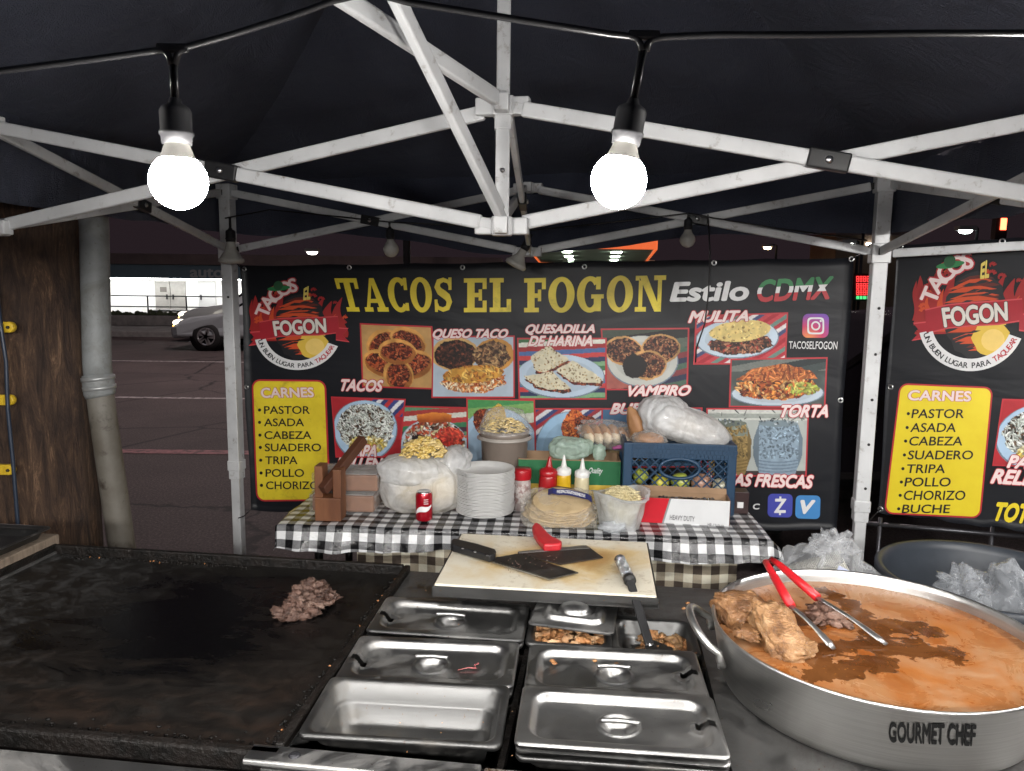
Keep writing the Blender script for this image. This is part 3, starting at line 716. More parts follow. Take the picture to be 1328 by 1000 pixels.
# unlit bulbs of the back string
cab3 = MB(); cab3.tube([AY(x, y, Y) for x, y, Y in ((292, 283, 3.62), (350, 272, 3.55), (430, 280, 3.5), (505, 288, 3.45), (590, 292, 3.42), (672, 300, 3.38), (760, 292, 3.3), (890, 277, 3.22), (1000, 295, 3.18), (1125, 312, 3.12))], .0035, 6)
cab3.tube([AY(x, y, Y) for x, y, Y in ((918, 278, 3.2), (921, 330, 3.21), (919, 380, 3.22), (914, 420, 3.23), (903, 452, 3.24), (902, 470, 3.25))], .0032, 6)
tag(obj_from('light_cable', cab3, M_CABLE), 'thin black cable with unlit bulbs along the back truss', 'cable')
bulb('reflector_bulb', 'unlit white reflector bulb hanging on the left tent post', AY(298, 281, 3.62), False, 0, wire=.05, s=1.22, shape='par', group='unlit bulbs on the back string')
bulb('hanging_bulb', 'unlit bulb hanging over the heading between the letters of the first word', AY(505, 288, 3.42), False, R(-3), wire=.02, s=1.02, group='unlit bulbs on the back string')
bulb('reflector_bulb', 'tilted unlit reflector bulb under the middle of the back truss', AY(690, 304, 3.3), False, R(28), wire=.02, s=1.0, shape='par', group='unlit bulbs on the back string')
bulb('hanging_bulb', 'unlit bulb hanging at the right above the small white script of the banner', AY(893, 279, 3.2), False, 0, wire=.008, s=.95, group='unlit bulbs on the back string')
# =================================================================== BANNERS
_rs = np.random.RandomState(5)
def vnoise(x, y, seed=0):
    xi = np.floor(x).astype(np.int64); yi = np.floor(y).astype(np.int64); xf = x-xi; yf = y-yi
    def h(a, b):
        n = (a*374761393+b*668265263+seed*974634777) & 0xffffffff
        n = ((n ^ (n >> 13))*1274126177) & 0xffffffff
        return ((n ^ (n >> 16)) & 0xffff)/65535.0
    u = xf*xf*(3-2*xf); v = yf*yf*(3-2*yf)
    return (h(xi, yi)*(1-u)+h(xi+1, yi)*u)*(1-v)+(h(xi, yi+1)*(1-u)+h(xi+1, yi+1)*u)*v
def fbm(x, y, seed=0, o=4):
    s = 0; a = .5
    for k in range(o): s = s+a*vnoise(x*2**k, y*2**k, seed+k); a *= .5
    return s/(1-.5**o)
class Print:
    """a small printed picture, painted into a grid of colours (sRGB 0..255)"""
    def __init__(s, w, h, bg, seed=1, var=.12):
        s.w, s.h = w, h; s.seed = seed; s.rs = np.random.RandomState(seed)
        s.Y, s.X = np.mgrid[0:h, 0:w].astype(float); s.X = (s.X+.5)/w; s.Y = (s.Y+.5)/h; s.asp = h/w
        s.im = np.zeros((h, w, 3)); s.paint(s.X > -1, bg, var)
    def paint(s, m, c, var=.15, fr=9, sd=None):
        n = fbm(s.X*fr, s.Y*fr*s.asp, s.seed if sd is None else sd)-.5
        s.im[m] = (np.array(c)[None, None, :]*(1+2*var*n[..., None]))[m]
    def ell(s, cx, cy, rx, ry, rot=0, wob=0):
        c, n = math.cos(R(rot)), math.sin(R(rot)); dx = s.X-cx; dy = s.Y-cy
        u = (dx*c+dy*n)/rx; v = (-dx*n+dy*c)/ry; k = u*u+v*v
        if wob: k = k*(1+wob*(fbm(s.X*14, s.Y*14, s.seed+9)-.5)*2)
        return k < 1
    def poly(s, pts, wob=0):
        m = np.zeros(s.X.shape, bool); X, Y = s.X, s.Y
        if wob: X = X+wob*(fbm(s.X*12, s.Y*12, s.seed+3)-.5); Y = Y+wob*(fbm(s.X*12, s.Y*12, s.seed+4)-.5)
        for i in range(len(pts)):
            (x1, y1), (x2, y2) = pts[i], pts[i-1]
            if y1 == y2: continue
            m ^= ((y1 > Y) != (y2 > Y)) & (X < (x2-x1)*(Y-y1)/(y2-y1)+x1)
        return m
    def stripes(s, m, ang, cols, per, warp=.02):
        c, n = math.cos(R(ang)), math.sin(R(ang))
        t = (s.X*c+s.Y*n+warp*fbm(s.X*4, s.Y*4, s.seed))/per; k = np.floor(t).astype(int) % len(cols)
        s.im[m] = np.array(cols, float)[k][m]*(.9+.2*fbm(s.X*40, s.Y*40, s.seed)[m][:, None])
    def shreds(s, m, n, pal, ln=.06, wd=.02, spread=360, a0=0):
        n = int(n*1.9); ln *= .62; wd *= .72
        ys, xs = np.nonzero(m)
        if not len(ys): return
        for k in range(n):
            i = s.rs.randint(len(ys)); x, y = s.X[0, xs[i]], s.Y[ys[i], 0]; c = np.array(pal[s.rs.randint(len(pal))])*s.rs.uniform(.75, 1.2)
            a = R(a0+s.rs.uniform(-spread/2, spread/2)); L = ln*s.rs.uniform(.5, 1.3); W = wd*s.rs.uniform(.6, 1.3)
            r = int(L*s.w)+2; y0, y1, x0, x1 = max(0, ys[i]-r), ys[i]+r+1, max(0, xs[i]-r), xs[i]+r+1
            dx = s.X[y0:y1, x0:x1]-x; dy = (s.Y[y0:y1, x0:x1]-y)*s.asp
            u = (dx*math.cos(a)+dy*math.sin(a))/L; v = (-dx*math.sin(a)+dy*math.cos(a))/W; k2 = u*u+v*v
            q = (k2 < 1) & m[y0:y1, x0:x1]
            s.im[y0:y1, x0:x1][q] = c[None]*(1.1-.35*np.clip(v[q]+.5, 0, 1))[:, None]
    def shade(s, m, dx, dy, amt):       # roundness painted in the print itself
        g = (s.X-s.X[m].mean())*dx+(s.Y-s.Y[m].mean())*dy
        s.im[m] *= (1+amt*g)[m][:, None]
WOOL = [(60, 110, 70), (215, 215, 205), (150, 40, 45), (70, 100, 150), (190, 60, 60), (40, 50, 85), (120, 160, 120)]
MEAT = [(48, 26, 20), (78, 40, 28), (110, 58, 38), (35, 20, 18), (140, 85, 58)]
REDM = [(120, 45, 25), (90, 32, 22), (165, 75, 40), (60, 25, 18), (185, 105, 65)]
def plate(p, cx, cy, rx, ry, rot=0, c=(178, 196, 214)):
    p.paint(p.ell(cx, cy+.01, rx*1.03, ry*1.03, rot), (110, 125, 140), .05); p.paint(p.ell(cx, cy, rx, ry, rot), c, .05); p.paint(p.ell(cx, cy, rx*.8, ry*.78, rot), tuple(x*.93 for x in c), .05)
def pic_tacos(w, h):
    p = Print(w, h, (186, 146, 92), 11)
    for k, (cx, cy, a) in enumerate(((.30, .30, -50), (.66, .24, 35), (.27, .62, 25), (.74, .62, -35), (.50, .80, 90), (.50, .42, 0))):
        p.paint(p.ell(cx, cy, .27, .21, a, .12), (205, 150, 80), .2); p.paint(p.ell(cx+.01, cy+.03, .25, .18, a, .1), (158, 98, 48), .25)
        m = p.ell(cx, cy, .22, .145, a, .4); p.paint(m, (58, 26, 18), .3); p.shreds(m, 130, REDM, .06, .016)
    return p
def pic_queso(w, h):
    p = Print(w, h, (172, 186, 200), 12, .06)
    m = p.ell(.28, .30, .27, .25, 0, .2); p.paint(p.ell(.27, .28, .30, .28, 0, .1), (205, 165, 105)); p.paint(m, (30, 20, 18)); p.shreds(m, 150, MEAT[:4], .05, .02)
    p.paint(p.ell(.76, .30, .25, .27, 0, .1), (196, 140, 66)); m = p.ell(.72, .32, .23, .24, 0, .3); p.paint(m, (110, 75, 48)); p.shreds(m, 220, [(150, 110, 75), (90, 60, 40), (175, 140, 95), (60, 40, 28)], .045, .022)
    m = p.ell(.50, .72, .40, .22, -4, .3); p.paint(m, (190, 110, 50), .3); p.shreds(m, 200, [(200, 120, 60), (225, 185, 140), (160, 70, 30), (235, 215, 185)], .05, .018)
    m = p.ell(.50, .62, .38, .15, -6, .1); p.paint(m, (205, 150, 62), .2, 14); p.shreds(m, 40, [(220, 175, 90), (180, 115, 45)], .06, .025)
    return p
def pic_quesadilla(w, h):
    p = Print(w, h, (90, 100, 120), 13); p.stripes(p.X > -1, 86, WOOL, .075); plate(p, .48, .62, .50, .36, 3)
    for pts in ([(.14, .30), (.34, .10), (.58, .34), (.30, .56), (.17, .52)], [(.42, .52), (.62, .36), (.97, .66), (.94, .74), (.60, .72)], [(.05, .62), (.38, .54), (.60, .84), (.40, .86), (.2, .8)]):
        q = [(x+.015, y+.05) for x, y in pts]; m = p.poly(q, .06); p.paint(m, (60, 28, 25)); p.shreds(m, 120, REDM+[(90, 20, 25)], .05, .015)
        m = p.poly(pts, .04); p.paint(m, (205, 198, 172), .12, 20); p.shreds(m, 30, [(170, 148, 112), (188, 172, 138), (140, 112, 80)], .018, .012)
    return p
def pic_vampiro(w, h):
    p = Print(w, h, (48, 50, 46), 14, .4); p.stripes(p.Y < .32, 80, [(60, 70, 60), (32, 34, 34), (85, 95, 85), (45, 50, 45)], .16); p.stripes((p.X > .72) & (p.Y > .3), 75, [(70, 95, 80), (120, 50, 55), (40, 45, 70)], .09)
    p.paint(p.poly([(0, .6), (.1, .55), (.3, .98), (0, 1)], .05), (170, 95, 85), .2); plate(p, .46, .53, .42, .42, 5, (188, 190, 184))
    for cx, cy, a in ((.24, .36, -20), (.68, .33, 15), (.52, .60, 0)):
        p.paint(p.ell(cx, cy, .23, .25, a, .15), (190, 145, 90), .25); m = p.ell(cx, cy, .205, .22, a, .3); p.paint(m, (40, 26, 20)); p.shreds(m, 260, MEAT+[(165, 115, 80)], .035, .016)
    m = p.ell(.36, .62, .15, .2, 0, .3); p.paint(m, (20, 16, 17))
    return p
def pic_mulita(w, h):
    p = Print(w, h, (150, 40, 50), 15); p.stripes(p.X > -1, 40, [(170, 40, 55), (220, 215, 215), (60, 70, 110), (185, 55, 65), (160, 30, 45), (190, 60, 70), (100, 130, 120)], .06); plate(p, .46, .48, .45, .40, -3, (190, 206, 220))
    m = p.ell(.50, .60, .36, .22, -6, .3); p.paint(m, (45, 30, 24)); p.shreds(m, 230, MEAT+[(175, 120, 90), (150, 50, 40)], .05, .016)
    m = p.ell(.49, .33, .34, .22, -9, .1); p.paint(m, (214, 190, 120), .14, 22); p.shreds(m, 30, [(196, 166, 100), (222, 200, 134)], .02, .016)
    return p
def pic_torta(w, h):
    p = Print(w, h, (74, 82, 80), 16, .25); p.stripes(p.Y < .25, 70, [(60, 70, 70), (110, 115, 110), (40, 48, 50)], .14); plate(p, .5, .72, .48, .26, -2, (185, 198, 210))
    m = p.ell(.48, .60, .43, .26, -3, .3); p.paint(m, (110, 50, 25)); p.shreds(m, 260, [(175, 85, 40), (120, 50, 25), (205, 130, 60), (70, 30, 20), (215, 170, 110)], .05, .02)
    m = p.ell(.76, .62, .18, .14, -5, .4); p.shreds(m, 70, [(150, 165, 70), (190, 190, 100), (210, 120, 60)], .05, .02)
    m = p.poly([(.05, .44), (.25, .18), (.55, .10), (.86, .26), (.90, .40), (.5, .46), (.2, .46)], .06); p.paint(m, (176, 98, 50), .35, 10); p.shreds(m, 50, [(150, 75, 38), (200, 125, 70)], .08, .015)
    return p
def pic_papa(w, h):
    p = Print(w, h, (170, 40, 48), 17); p.stripes((p.X > .55) & (p.Y < .3), 35, [(60, 70, 130), (220, 220, 225), (50, 60, 110), (180, 50, 55)], .06); plate(p, .46, .55, .47, .52, 0, (168, 195, 220))
    m = p.ell(.47, .50, .42, .42, 0, .25); p.paint(m, (105, 98, 84), .3); p.shreds(m, 330, [(62, 50, 42), (45, 38, 34), (96, 70, 52), (120, 100, 80)], .05, .02); p.shreds(m, 300, [(206, 212, 205), (190, 198, 190), (222, 226, 220)], .055, .013)
    m = p.ell(.5, .80, .3, .16, 0, .3); p.shreds(m, 90, [(205, 185, 95), (190, 165, 80), (225, 215, 170)], .06, .03)
    return p
def pic_nachos(w, h):
    p = Print(w, h, (90, 110, 90), 18); p.stripes(p.X > -1, 84, [(95, 140, 105), (160, 60, 55), (205, 205, 195), (180, 60, 60), (60, 120, 85), (70, 40, 60)], .09); plate(p, .5, .66, .50, .46, 0, (185, 200, 214))
    m = p.ell(.50, .60, .46, .38, 0, .3); p.paint(m, (170, 150, 130), .3); p.shreds(m, 330, [(215, 210, 200), (180, 70, 50), (50, 38, 36), (205, 195, 150), (190, 90, 60), (225, 222, 215), (120, 70, 50)], .07, .028)
    m = p.ell(.74, .52, .2, .18, 0, .4); p.shreds(m, 60, [(190, 55, 45), (215, 80, 60)], .07, .04)
    for k in range(6):
        m = p.poly([(.24, .13+k*.02), (.5, .08+k*.03), (.78, .11+k*.018), (.76, .15+k*.02), (.5, .12+k*.03), (.27, .17+k*.02)], .03); p.paint(m, (215-k*12, 130-k*11, 55-k*5), .15)
    return p
def pic_tostada(w, h):
    p = Print(w, h, (80, 130, 85), 19); p.stripes(p.X > -1, 84, [(70, 140, 80), (120, 165, 95), (200, 205, 190), (170, 70, 60), (150, 45, 50)], .15); plate(p, .45, .75, .60, .62, 0, (165, 192, 216))
    m = p.ell(.25, .34, .17, .2, -20, .3); p.paint(m, (95, 50, 34)); p.shreds(m, 90, REDM, .05, .02); m = p.poly([(.16, .5), (.32, .16), (.46, .05), (.55, .12), (.58, .5), (.4, .6)], .05); p.paint(m, (200, 165, 70), .2, 14); p.shreds(m, 30, [(215, 185, 95), (170, 130, 50)], .04, .02)
    return p
def pic_side(w, h):
    p = Print(w, h, (125, 60, 66), 20); p.stripes(p.X > -1, 50, [(50, 62, 110), (150, 45, 55), (205, 205, 210)], .06); plate(p, .52, .75, .52, .70, 0, (150, 184, 212))
    m = p.ell(.56, .30, .16, .30, 10, .3); p.paint(m, (196, 100, 44), .25); p.shreds(m, 70, [(220, 130, 65), (170, 75, 35), (120, 40, 20)], .05, .02); m = p.ell(.75, .22, .16, .11, 0, .4); p.paint(m, (80, 24, 22)); p.shreds(m, 60, REDM, .04, .015)
    return p
def pic_burrito(w, h):
    p = Print(w, h, (66, 104, 140), 21); m = p.ell(.3, .6, .4, .3, -10, .1); p.paint(m, (196, 170, 120), .2); p.shreds(m, 40, [(150, 110, 70), (220, 200, 160)], .04, .02); m = p.ell(.62, .62, .1, .22, 0, .2); p.paint(m, (90, 50, 32)); p.shreds(m, 60, REDM, .04, .02)
    return p
def pic_aguas(w, h):
    p = Print(w, h, (172, 178, 174), 22, .08); p.paint(p.Y > .93, (60, 50, 50)); p.stripes(p.Y < .16, 90, [(196, 198, 192), (150, 156, 150)], .07); p.shreds(p.Y < .2, 10, [(60, 66, 66), (100, 108, 104)], .05, .008)
    for cx, body, top, band in ((.19, (150, 126, 78), (130, 140, 128), (120, 98, 58)), (.71, (136, 156, 172), (150, 170, 180), (112, 130, 148))):
        m = p.poly([(cx-.2, .22), (cx+.2, .22), (cx+.25, .45), (cx+.25, .7), (cx+.18, 1), (cx-.18, 1), (cx-.25, .7), (cx-.25, .45)], .015); p.paint(m, body, .14, 16)
        t = m & (p.Y < .40); p.paint(t, top, .25, 20) if cx < .5 else None
        p.shreds(m & (p.Y < .75), 120, [tuple(x*1.02 for x in body), tuple(x*.93 for x in body)], .03, .02)
        for k in range(4):
            q = m & (abs(p.Y-.80-k*.05-.05*((p.X-cx)/.25)**2*-1) < .011); p.paint(q, band, .1)
        p.paint(p.ell(cx, .21, .2, .05), tuple(x*.8 for x in top)); p.shreds(p.ell(cx, .19, .21, .05), 8, [(90, 100, 105), (190, 200, 205)], .02, .02); p.paint(m & (p.X < cx-.19), tuple(x*.75 for x in body), .1); p.paint(m & (p.X > cx+.21), tuple(x*.8 for x in body), .1)
    return p
M_PRINT = vcol('printed_picture', .45, .03, 300, spec=.35)
M_RED = flat('print_red', S(176, 44, 52), .45); M_PINKW = flat('print_pale', S(226, 208, 206), .45); M_PWHITE = flat('print_white', S(215, 215, 216), .45)
M_PYEL = mat('print_yellow', S(226, 205, 50), S(210, 186, 42), 7, .45, dirt=S(168, 150, 40), dlo=.55, dhi=.75, dscale=12)
M_PBLK = flat('print_black', S(30, 30, 34), .45); M_GREEN = flat('print_green', S(46, 122, 72), .45)
def vinyl():
    m, nt, b, out = nodes_of('black_vinyl')
    v = tex_coord(nt); f = noise_node(nt, v, 3, 5, .6, .5); w = noise_node(nt, tex_coord(nt, (.7, .7, 2.2)), 1.6, 4, .5, .8)
    nt.links.new(ramp(nt, f, [(.3, (.0075, .0085, .0115)), (.7, (.0105, .0115, .015))]), b.inputs['Base Color'])
    b.inputs['Roughness'].default_value = .42; b.inputs['Specular IOR Level'].default_value = .28
    bump_to(nt, b, w, .16, .06); return m
M_VINYL = vinyl()
class Banner:
    def __init__(s, root, p0, n): s.root = root; s.p0 = Vector(p0); s.n = Vector(n).normalized(); s.k = 0
    def at(s, px, py, l=1):
        return APL(px, py, s.p0, s.n)+s.n*(.0013*l)
    def quad(s, mb, Q, l, mi=0): mb.add([s.at(x, y, l) for x, y in Q], [(3, 2, 1, 0)], mi)
    def sheet(s, Q, m):
        q = quadmap(Q); (ax_, ay_), (bx_, by_) = Q[0], Q[1]
        nu, nv = 70, 34
        def f(a, b):
            x, y = q(a, b)
            e = .8*math.sin(a*31)*(1-abs(2*b-1))*0
            if b > .97: y += 1.3*math.sin(a*23)+1.0*math.sin(a*51)
            if b < .03: y += 2.4*math.sin(math.pi*((a*7) % 1))*.6
            if a < .01 or a > .99: x += 1.2*math.sin(b*9)
            return s.at(x, y, 0)
        mb = MB(); mb.grid(nu, nv, f); g2 = MB(); g2.grid(nu, nv, lambda a, b: f(a, b)-s.n*.0012)
        n0 = len(mb.v); mb.add(g2.v, g2.f, 0, True)
        edge = [i for i in range(nu+1)]+[i*(nu+1)+nu for i in range(1, nv+1)]+[nv*(nu+1)+i for i in range(nu-1, -1, -1)]+[i*(nu+1) for i in range(nv-1, 0, -1)]
        for i in range(len(edge)):
            a, b = edge[i], edge[(i+1) % len(edge)]; mb.f.append((a, b, b+n0, a+n0)); mb.mi.append(0); mb.sm.append(False)
        part('sheet', mb, m, s.root)
    def grommets(s, pts):
        for (x, y) in pts:
            c = s.at(x, y, 1.5); mb = MB(); rt = Vector((s.n.y*-1, s.n.x, 0)); upv = Vector((0, 0, 1)); ring_ = []
            mb.tube([c+(rt*math.cos(2*math.pi*k/14)+upv*math.sin(2*math.pi*k/14))*.009 for k in range(14)], .0032, 6, closed=True); part('grommet', mb, M_BOLT, s.root)
    def picture(s, Q, fn, label=None, border=2.0, res=1.35):
        w = max(12, int(res*(abs(Q[1][0]-Q[0][0])))); h = max(12, int(res*abs(Q[3][1]-Q[0][1])))
        p = fn(w, h); q = quadmap(Q); mb = MB(); s.k += 1; l = 3+(s.k % 4)*1.2
        cxm = sum(x for x, y in Q)/4; cym = sum(y for x, y in Q)/4
        s.quad(mb, [(x+(border if x > cxm else -border), y+(border if y > cym else -border)) for x, y in Q], l-.9, 1)
        im = np.clip(p.im/255, 0, 1); lin = np.where(im <= .04045, im/12.92, ((im+.055)/1.055)**2.4)*.92
        mb.grid(w-1, h-1, lambda a, b: s.at(*q(a, b), l), 0, False, colf=lambda a, b: tuple(lin[int(round(b*(h-1))), int(round(a*(w-1)))]))
        o = part('food_picture', mb, [M_PRINT, M_RED], s.root)
        if label: o['label'] = label
        return o
    def words(s, t, Q, bold=.02, outline=.03, shear=.25, mats=None, l=9, name='lettering', space=1):
        mb = MB(); text_on(mb, t, Q, s.at, l, bold, outline, shear, 0, 1, space); return part(name, mb, mats or [M_PINKW, M_RED], s.root)
    def panel(s, Q, l, m, r=8, border=None, bm=None, name='panel'):
        mb = MB()
        q = quadmap(Q); W = abs(Q[1][0]-Q[0][0]); Hh = abs(Q[3][1]-Q[0][1])
        def rr(e, ll, mi):
            pts = [(p.x, p.y) for p in rrect(W+2*e, Hh+2*e, r+e, 0, 5)]
            mb.add([s.at(*q(.5+x/W, .5-y/Hh), ll) for x, y in pts], [tuple(range(len(pts)))], mi)
        if border: rr(border, l, 1); l += .8
        rr(0, l, 0)
        return part(name, mb, [m, bm or m], s.root)
# --- slab letters for the heading, drawn stroke by stroke in a unit box
def slab(ch):
    """-> list of polygons (x right, y up, 0..1) and width"""
    B = lambda x0, y0, x1, y1: [(x0, y0), (x1, y0), (x1, y1), (x0, y1)]
    sf = .13
    def ringp_(rx, ry, ix, iy, a0, a1, cx, n=22):
        o = [(cx+rx*math.cos(R(a0+(a1-a0)*k/n)), .5+ry*math.sin(R(a0+(a1-a0)*k/n))) for k in range(n+1)]
        i = [(cx+ix*math.cos(R(a0+(a1-a0)*k/n)), .5+iy*math.sin(R(a0+(a1-a0)*k/n))) for k in range(n+1)]
        return [[o[k], o[k+1], i[k+1], i[k]] for k in range(n)]
    if ch == 'T': return [B(.28, sf, .50, 1-sf), B(.15, 0, .63, sf), B(0, 1-sf, .78, 1), B(0, .68, .13, 1-sf), B(.65, .68, .78, 1-sf)], .78
    if ch == 'E': return [B(.1, sf, .32, 1-sf), B(0, 0, .68, sf), B(0, 1-sf, .68, 1), B(.32, .44, .5, .57), B(.44, .34, .54, .67), B(.56, sf, .68, .34), B(.56, .68, .68, 1-sf)], .70
    if ch == 'F': return [B(.1, sf, .32, 1-sf), B(0, 0, .45, sf), B(0, 1-sf, .66, 1), B(.32, .42, .48, .55), B(.42, .32, .52, .66), B(.54, .67, .66, 1-sf)], .67
    if ch == 'L': return [B(.1, sf, .32, 1-sf), B(0, 0, .64, sf), B(0, 1-sf, .42, 1), B(.51, sf, .64, .38)], .66
    if ch == 'A': return [[(.09, sf), (.22, sf), (.42, .80), (.38, 1)], [(.38, 1), (.42, .80), (.56, sf), (.80, sf), (.54, 1)], B(.25, .26, .60, .38), B(0, 0, .32, sf), B(.48, 0, .90, sf)], .90
    if ch == 'N': return [B(.1, sf, .22, 1-sf), B(.68, 0, .80, 1-sf), [(.10, 1), (.34, 1), (.80, 0), (.60, 0)], B(0, 0, .34, sf), B(0, 1-sf, .12, 1), B(.56, 1-sf, .92, 1)], .92
    if ch == 'O': return ringp_(.40, .52, .17, .38, 0, 360, .40, 32), .80
    if ch == 'C': return ringp_(.40, .52, .17, .38, 42, 318, .40)+[B(.60, .64, .72, 1.0), B(.60, .03, .72, .26)], .74
    if ch == 'G': return ringp_(.40, .52, .17, .38, 42, 322, .40)+[B(.58, .64, .72, 1.0), B(.52, .02, .74, .40), B(.44, .38, .82, .50)], .84
    if ch == 'S':
        P = [(.60, .74), (.54, .88), (.36, .935), (.19, .88), (.13, .73), (.22, .60), (.36, .52), (.50, .43), (.57, .29), (.50, .12), (.33, .065), (.15, .12), (.08, .26)]
        Wd = [.10, .12, .13, .17, .21, .23, .235, .23, .21, .17, .13, .12, .10]; out = []; L = []; Rr = []
        for k in range(len(P)):
            a = P[max(0, k-1)]; b = P[min(len(P)-1, k+1)]; dx, dy = b[0]-a[0], b[1]-a[1]; d = math.hypot(dx, dy); nx, ny = -dy/d, dx/d
            L.append((P[k][0]+nx*Wd[k]/2, P[k][1]+ny*Wd[k]/2)); Rr.append((P[k][0]-nx*Wd[k]/2, P[k][1]-ny*Wd[k]/2))
        out = [[L[k], L[k+1], Rr[k+1], Rr[k]] for k in range(len(P)-1)]
        return out+[B(.54, .64, .65, 1.0), B(.02, 0, .13, .36)], .68
def heading(bn, word, Q, l=4, m=None):
    q = quadmap(Q); x = 0; polys = []
    for ch in word:
        ps_, w = slab(ch); polys += [[(px+x, py) for px, py in p] for p in ps_]; x += w+.07
    x -= .07; mb = MB()
    for k, p in enumerate(polys):
        mb.add([bn.at(*q(px/x, 1-py), l+.05*(k % 23)) for px, py in p], [tuple(range(len(p)))])
    part('heading_lettering', mb, m, bn.root)
# --- round flame emblem in its own unit box
def emblem(bn, Q, l=3):
    q = quadmap(Q); rs = random.Random(3)
    M = [flat('flame_red', S(150, 34, 34)), flat('flame_orange', S(196, 74, 36)), flat('char_brown', S(92, 34, 26)), flat('print_yellow_warm', S(214, 180, 70)), flat('flame_pale', S(228, 196, 110)), M_PBLK]
    def poly(mb, pts, ll, mi): mb.add([bn.at(*q(x, y), ll) for x, y in pts], [tuple(range(len(pts)))], mi)
    mb = MB()
    def flame(cx, cy, w, h, lean, ll, mi):
        pts = []; n = 10
        for k in range(n+1): t = k/n; pts.append((cx-w/2*(1-t)**.8*(1+.25*math.sin(t*6))+lean*t*t+.02*math.sin(t*7), cy-h*t))
        for k in range(n-1, -1, -1): t = k/n; pts.append((cx+w/2*(1-t)**.8*(1-.15*math.sin(t*5))+lean*t*t+.02*math.sin(t*7), cy-h*t))
        for i in range(n):     # as quads so that bends stay clean
            poly(mb, [pts[i], pts[i+1], pts[2*n-i-1] if i < n-1 else pts[n], pts[2*n-i]], ll, mi) if i < n-1 else poly(mb, [pts[i], pts[n], pts[n+1]], ll, mi)
    for k, (cx, cy, w, h, ln) in enumerate(((.10, .62, .20, .42, -.06), (.20, .70, .24, .52, -.03), (.30, .66, .22, .46, .03), (.80, .60, .22, .34, .04), (.90, .62, .18, .40, .05), (.70, .60, .2, .38, .06), (.04, .58, .10, .34, -.03), (.97, .66, .10, .26, .02))):
        flame(cx, cy, w, h, ln, l+.1*k, 0)
    for k, (cx, cy, w, h, ln) in enumerate(((.14, .62, .08, .26, -.03), (.24, .68, .12, .36, 0), (.86, .60, .07, .20, .03), (.31, .60, .05, .22, .02))):
        flame(cx, cy, w, h, ln, l+1+.1*k, 1)
    ov = [(.53+.27*math.cos(2*math.pi*k/28)*(1+.05*math.sin(k*2.1)), .55+.36*math.sin(2*math.pi*k/28)*(1+.04*math.sin(k*3.3))) for k in range(28)]
    poly(mb, ov, l+1.6, 5)
    for k in range(26):       # slices of roasted meat
        t = k/26; y = .25+.58*t; w = .25*math.sin(math.pi*(.22+.66*t)); y0 = y+rs.uniform(-.02, .02); dx = rs.uniform(-.06, .06)
        pts = [(.53-w+dx, y0+.03), (.53-w*.4+dx, y0-.012), (.53+w*.3+dx, y0-.02), (.53+w*.9+dx*.5, y0+.012), (.53+w*.5+dx, y0+.022), (.53-w*.3+dx, y0+.03)]
        poly(mb, pts, l+1.8+.03*k, 1 if k % 3 else 2)
    for k in range(30):
        x, y = .53+rs.uniform(-.16, .18), .55+rs.uniform(-.3, .3); poly(mb, [(x-.06, y+.018), (x, y-.006), (x+.06, y-.002), (x+.01, y+.014)], l+2.8+.02*k, 5)
    lp = [(.66+.155*math.cos(2*math.pi*k/24)*(1+.08*math.sin(k*1.7)), .74+.15*math.sin(2*math.pi*k/24)) for k in range(24)]
    poly(mb, lp, l+3.2, 3); poly(mb, [(.68+.10*math.cos(2*math.pi*k/18), .76+.09*math.sin(2*math.pi*k/18)) for k in range(18)], l+3.4, 4)
    flame(.60, .66, .09, .16, .06, l+3.3, 3); flame(.75, .64, .07, .14, .03, l+3.32, 3)
    for k in range(22):      # sparks and curls at the rim of the fire
        a = R(rs.uniform(150, 390)); rr = rs.uniform(.40, .50); x, y = .52+rr*math.cos(a), .58+rr*.95*math.sin(a)
        if y > .72: continue
        c_ = rs.uniform(.02, .045); n = 9; sg = 1 if x > .5 else -1
        o = [(x+sg*c_*(1.0-k2/n*.7)*math.cos(k2/n*4.4), y-c_*(1.0-k2/n*.7)*math.sin(k2/n*4.4)) for k2 in range(n)]
        for i in range(n-1):
            w_ = .014*(1-i/n)+.002; dx, dy = o[i+1][0]-o[i][0], o[i+1][1]-o[i][1]; d_ = math.hypot(dx, dy); nx_, ny_ = -dy/d_*w_, dx/d_*w_
            p4 = [(o[i][0]-nx_, o[i][1]-ny_), (o[i+1][0]-nx_, o[i+1][1]-ny_), (o[i+1][0]+nx_, o[i+1][1]+ny_), (o[i][0]+nx_, o[i][1]+ny_)]
            poly(mb, p4, l+.85+.01*i, 0 if k % 3 else 1)
    part('emblem_flames', mb, M, bn.root)
    mb = MB(); rib = lambda x: .025*math.sin((x-.1)*3.6)
    L = [(.10, .50), (.30, .462), (.5, .452), (.72, .448), (.92, .438)]; Lb = [(.115, .685), (.30, .645), (.5, .632), (.72, .628), (.935, .60)]
    for pad, ll, mi in ((.012, l+3.6, 1), (0, l+4.0, 0)):
        for i in range(4):
            poly(mb, [(L[i][0], L[i][1]-pad), (L[i+1][0], L[i+1][1]-pad), (Lb[i+1][0], Lb[i+1][1]+pad), (Lb[i][0], Lb[i][1]+pad)], ll+.02*i, mi)
        for sg, x, y in ((-1, .13, .60), (1, .90, .56)):
            poly(mb, [(x, y-pad), (x+sg*(.12+pad), y+.01-pad), (x+sg*.07, y+.075), (x+sg*(.13+pad), y+.14+pad), (x, y+.12+pad)][::sg], ll-.3, mi)
    part('emblem_ribbon', mb, [flat('ribbon_red', S(158, 32, 44)), flat('ribbon_edge', S(196, 70, 76))], bn.root)
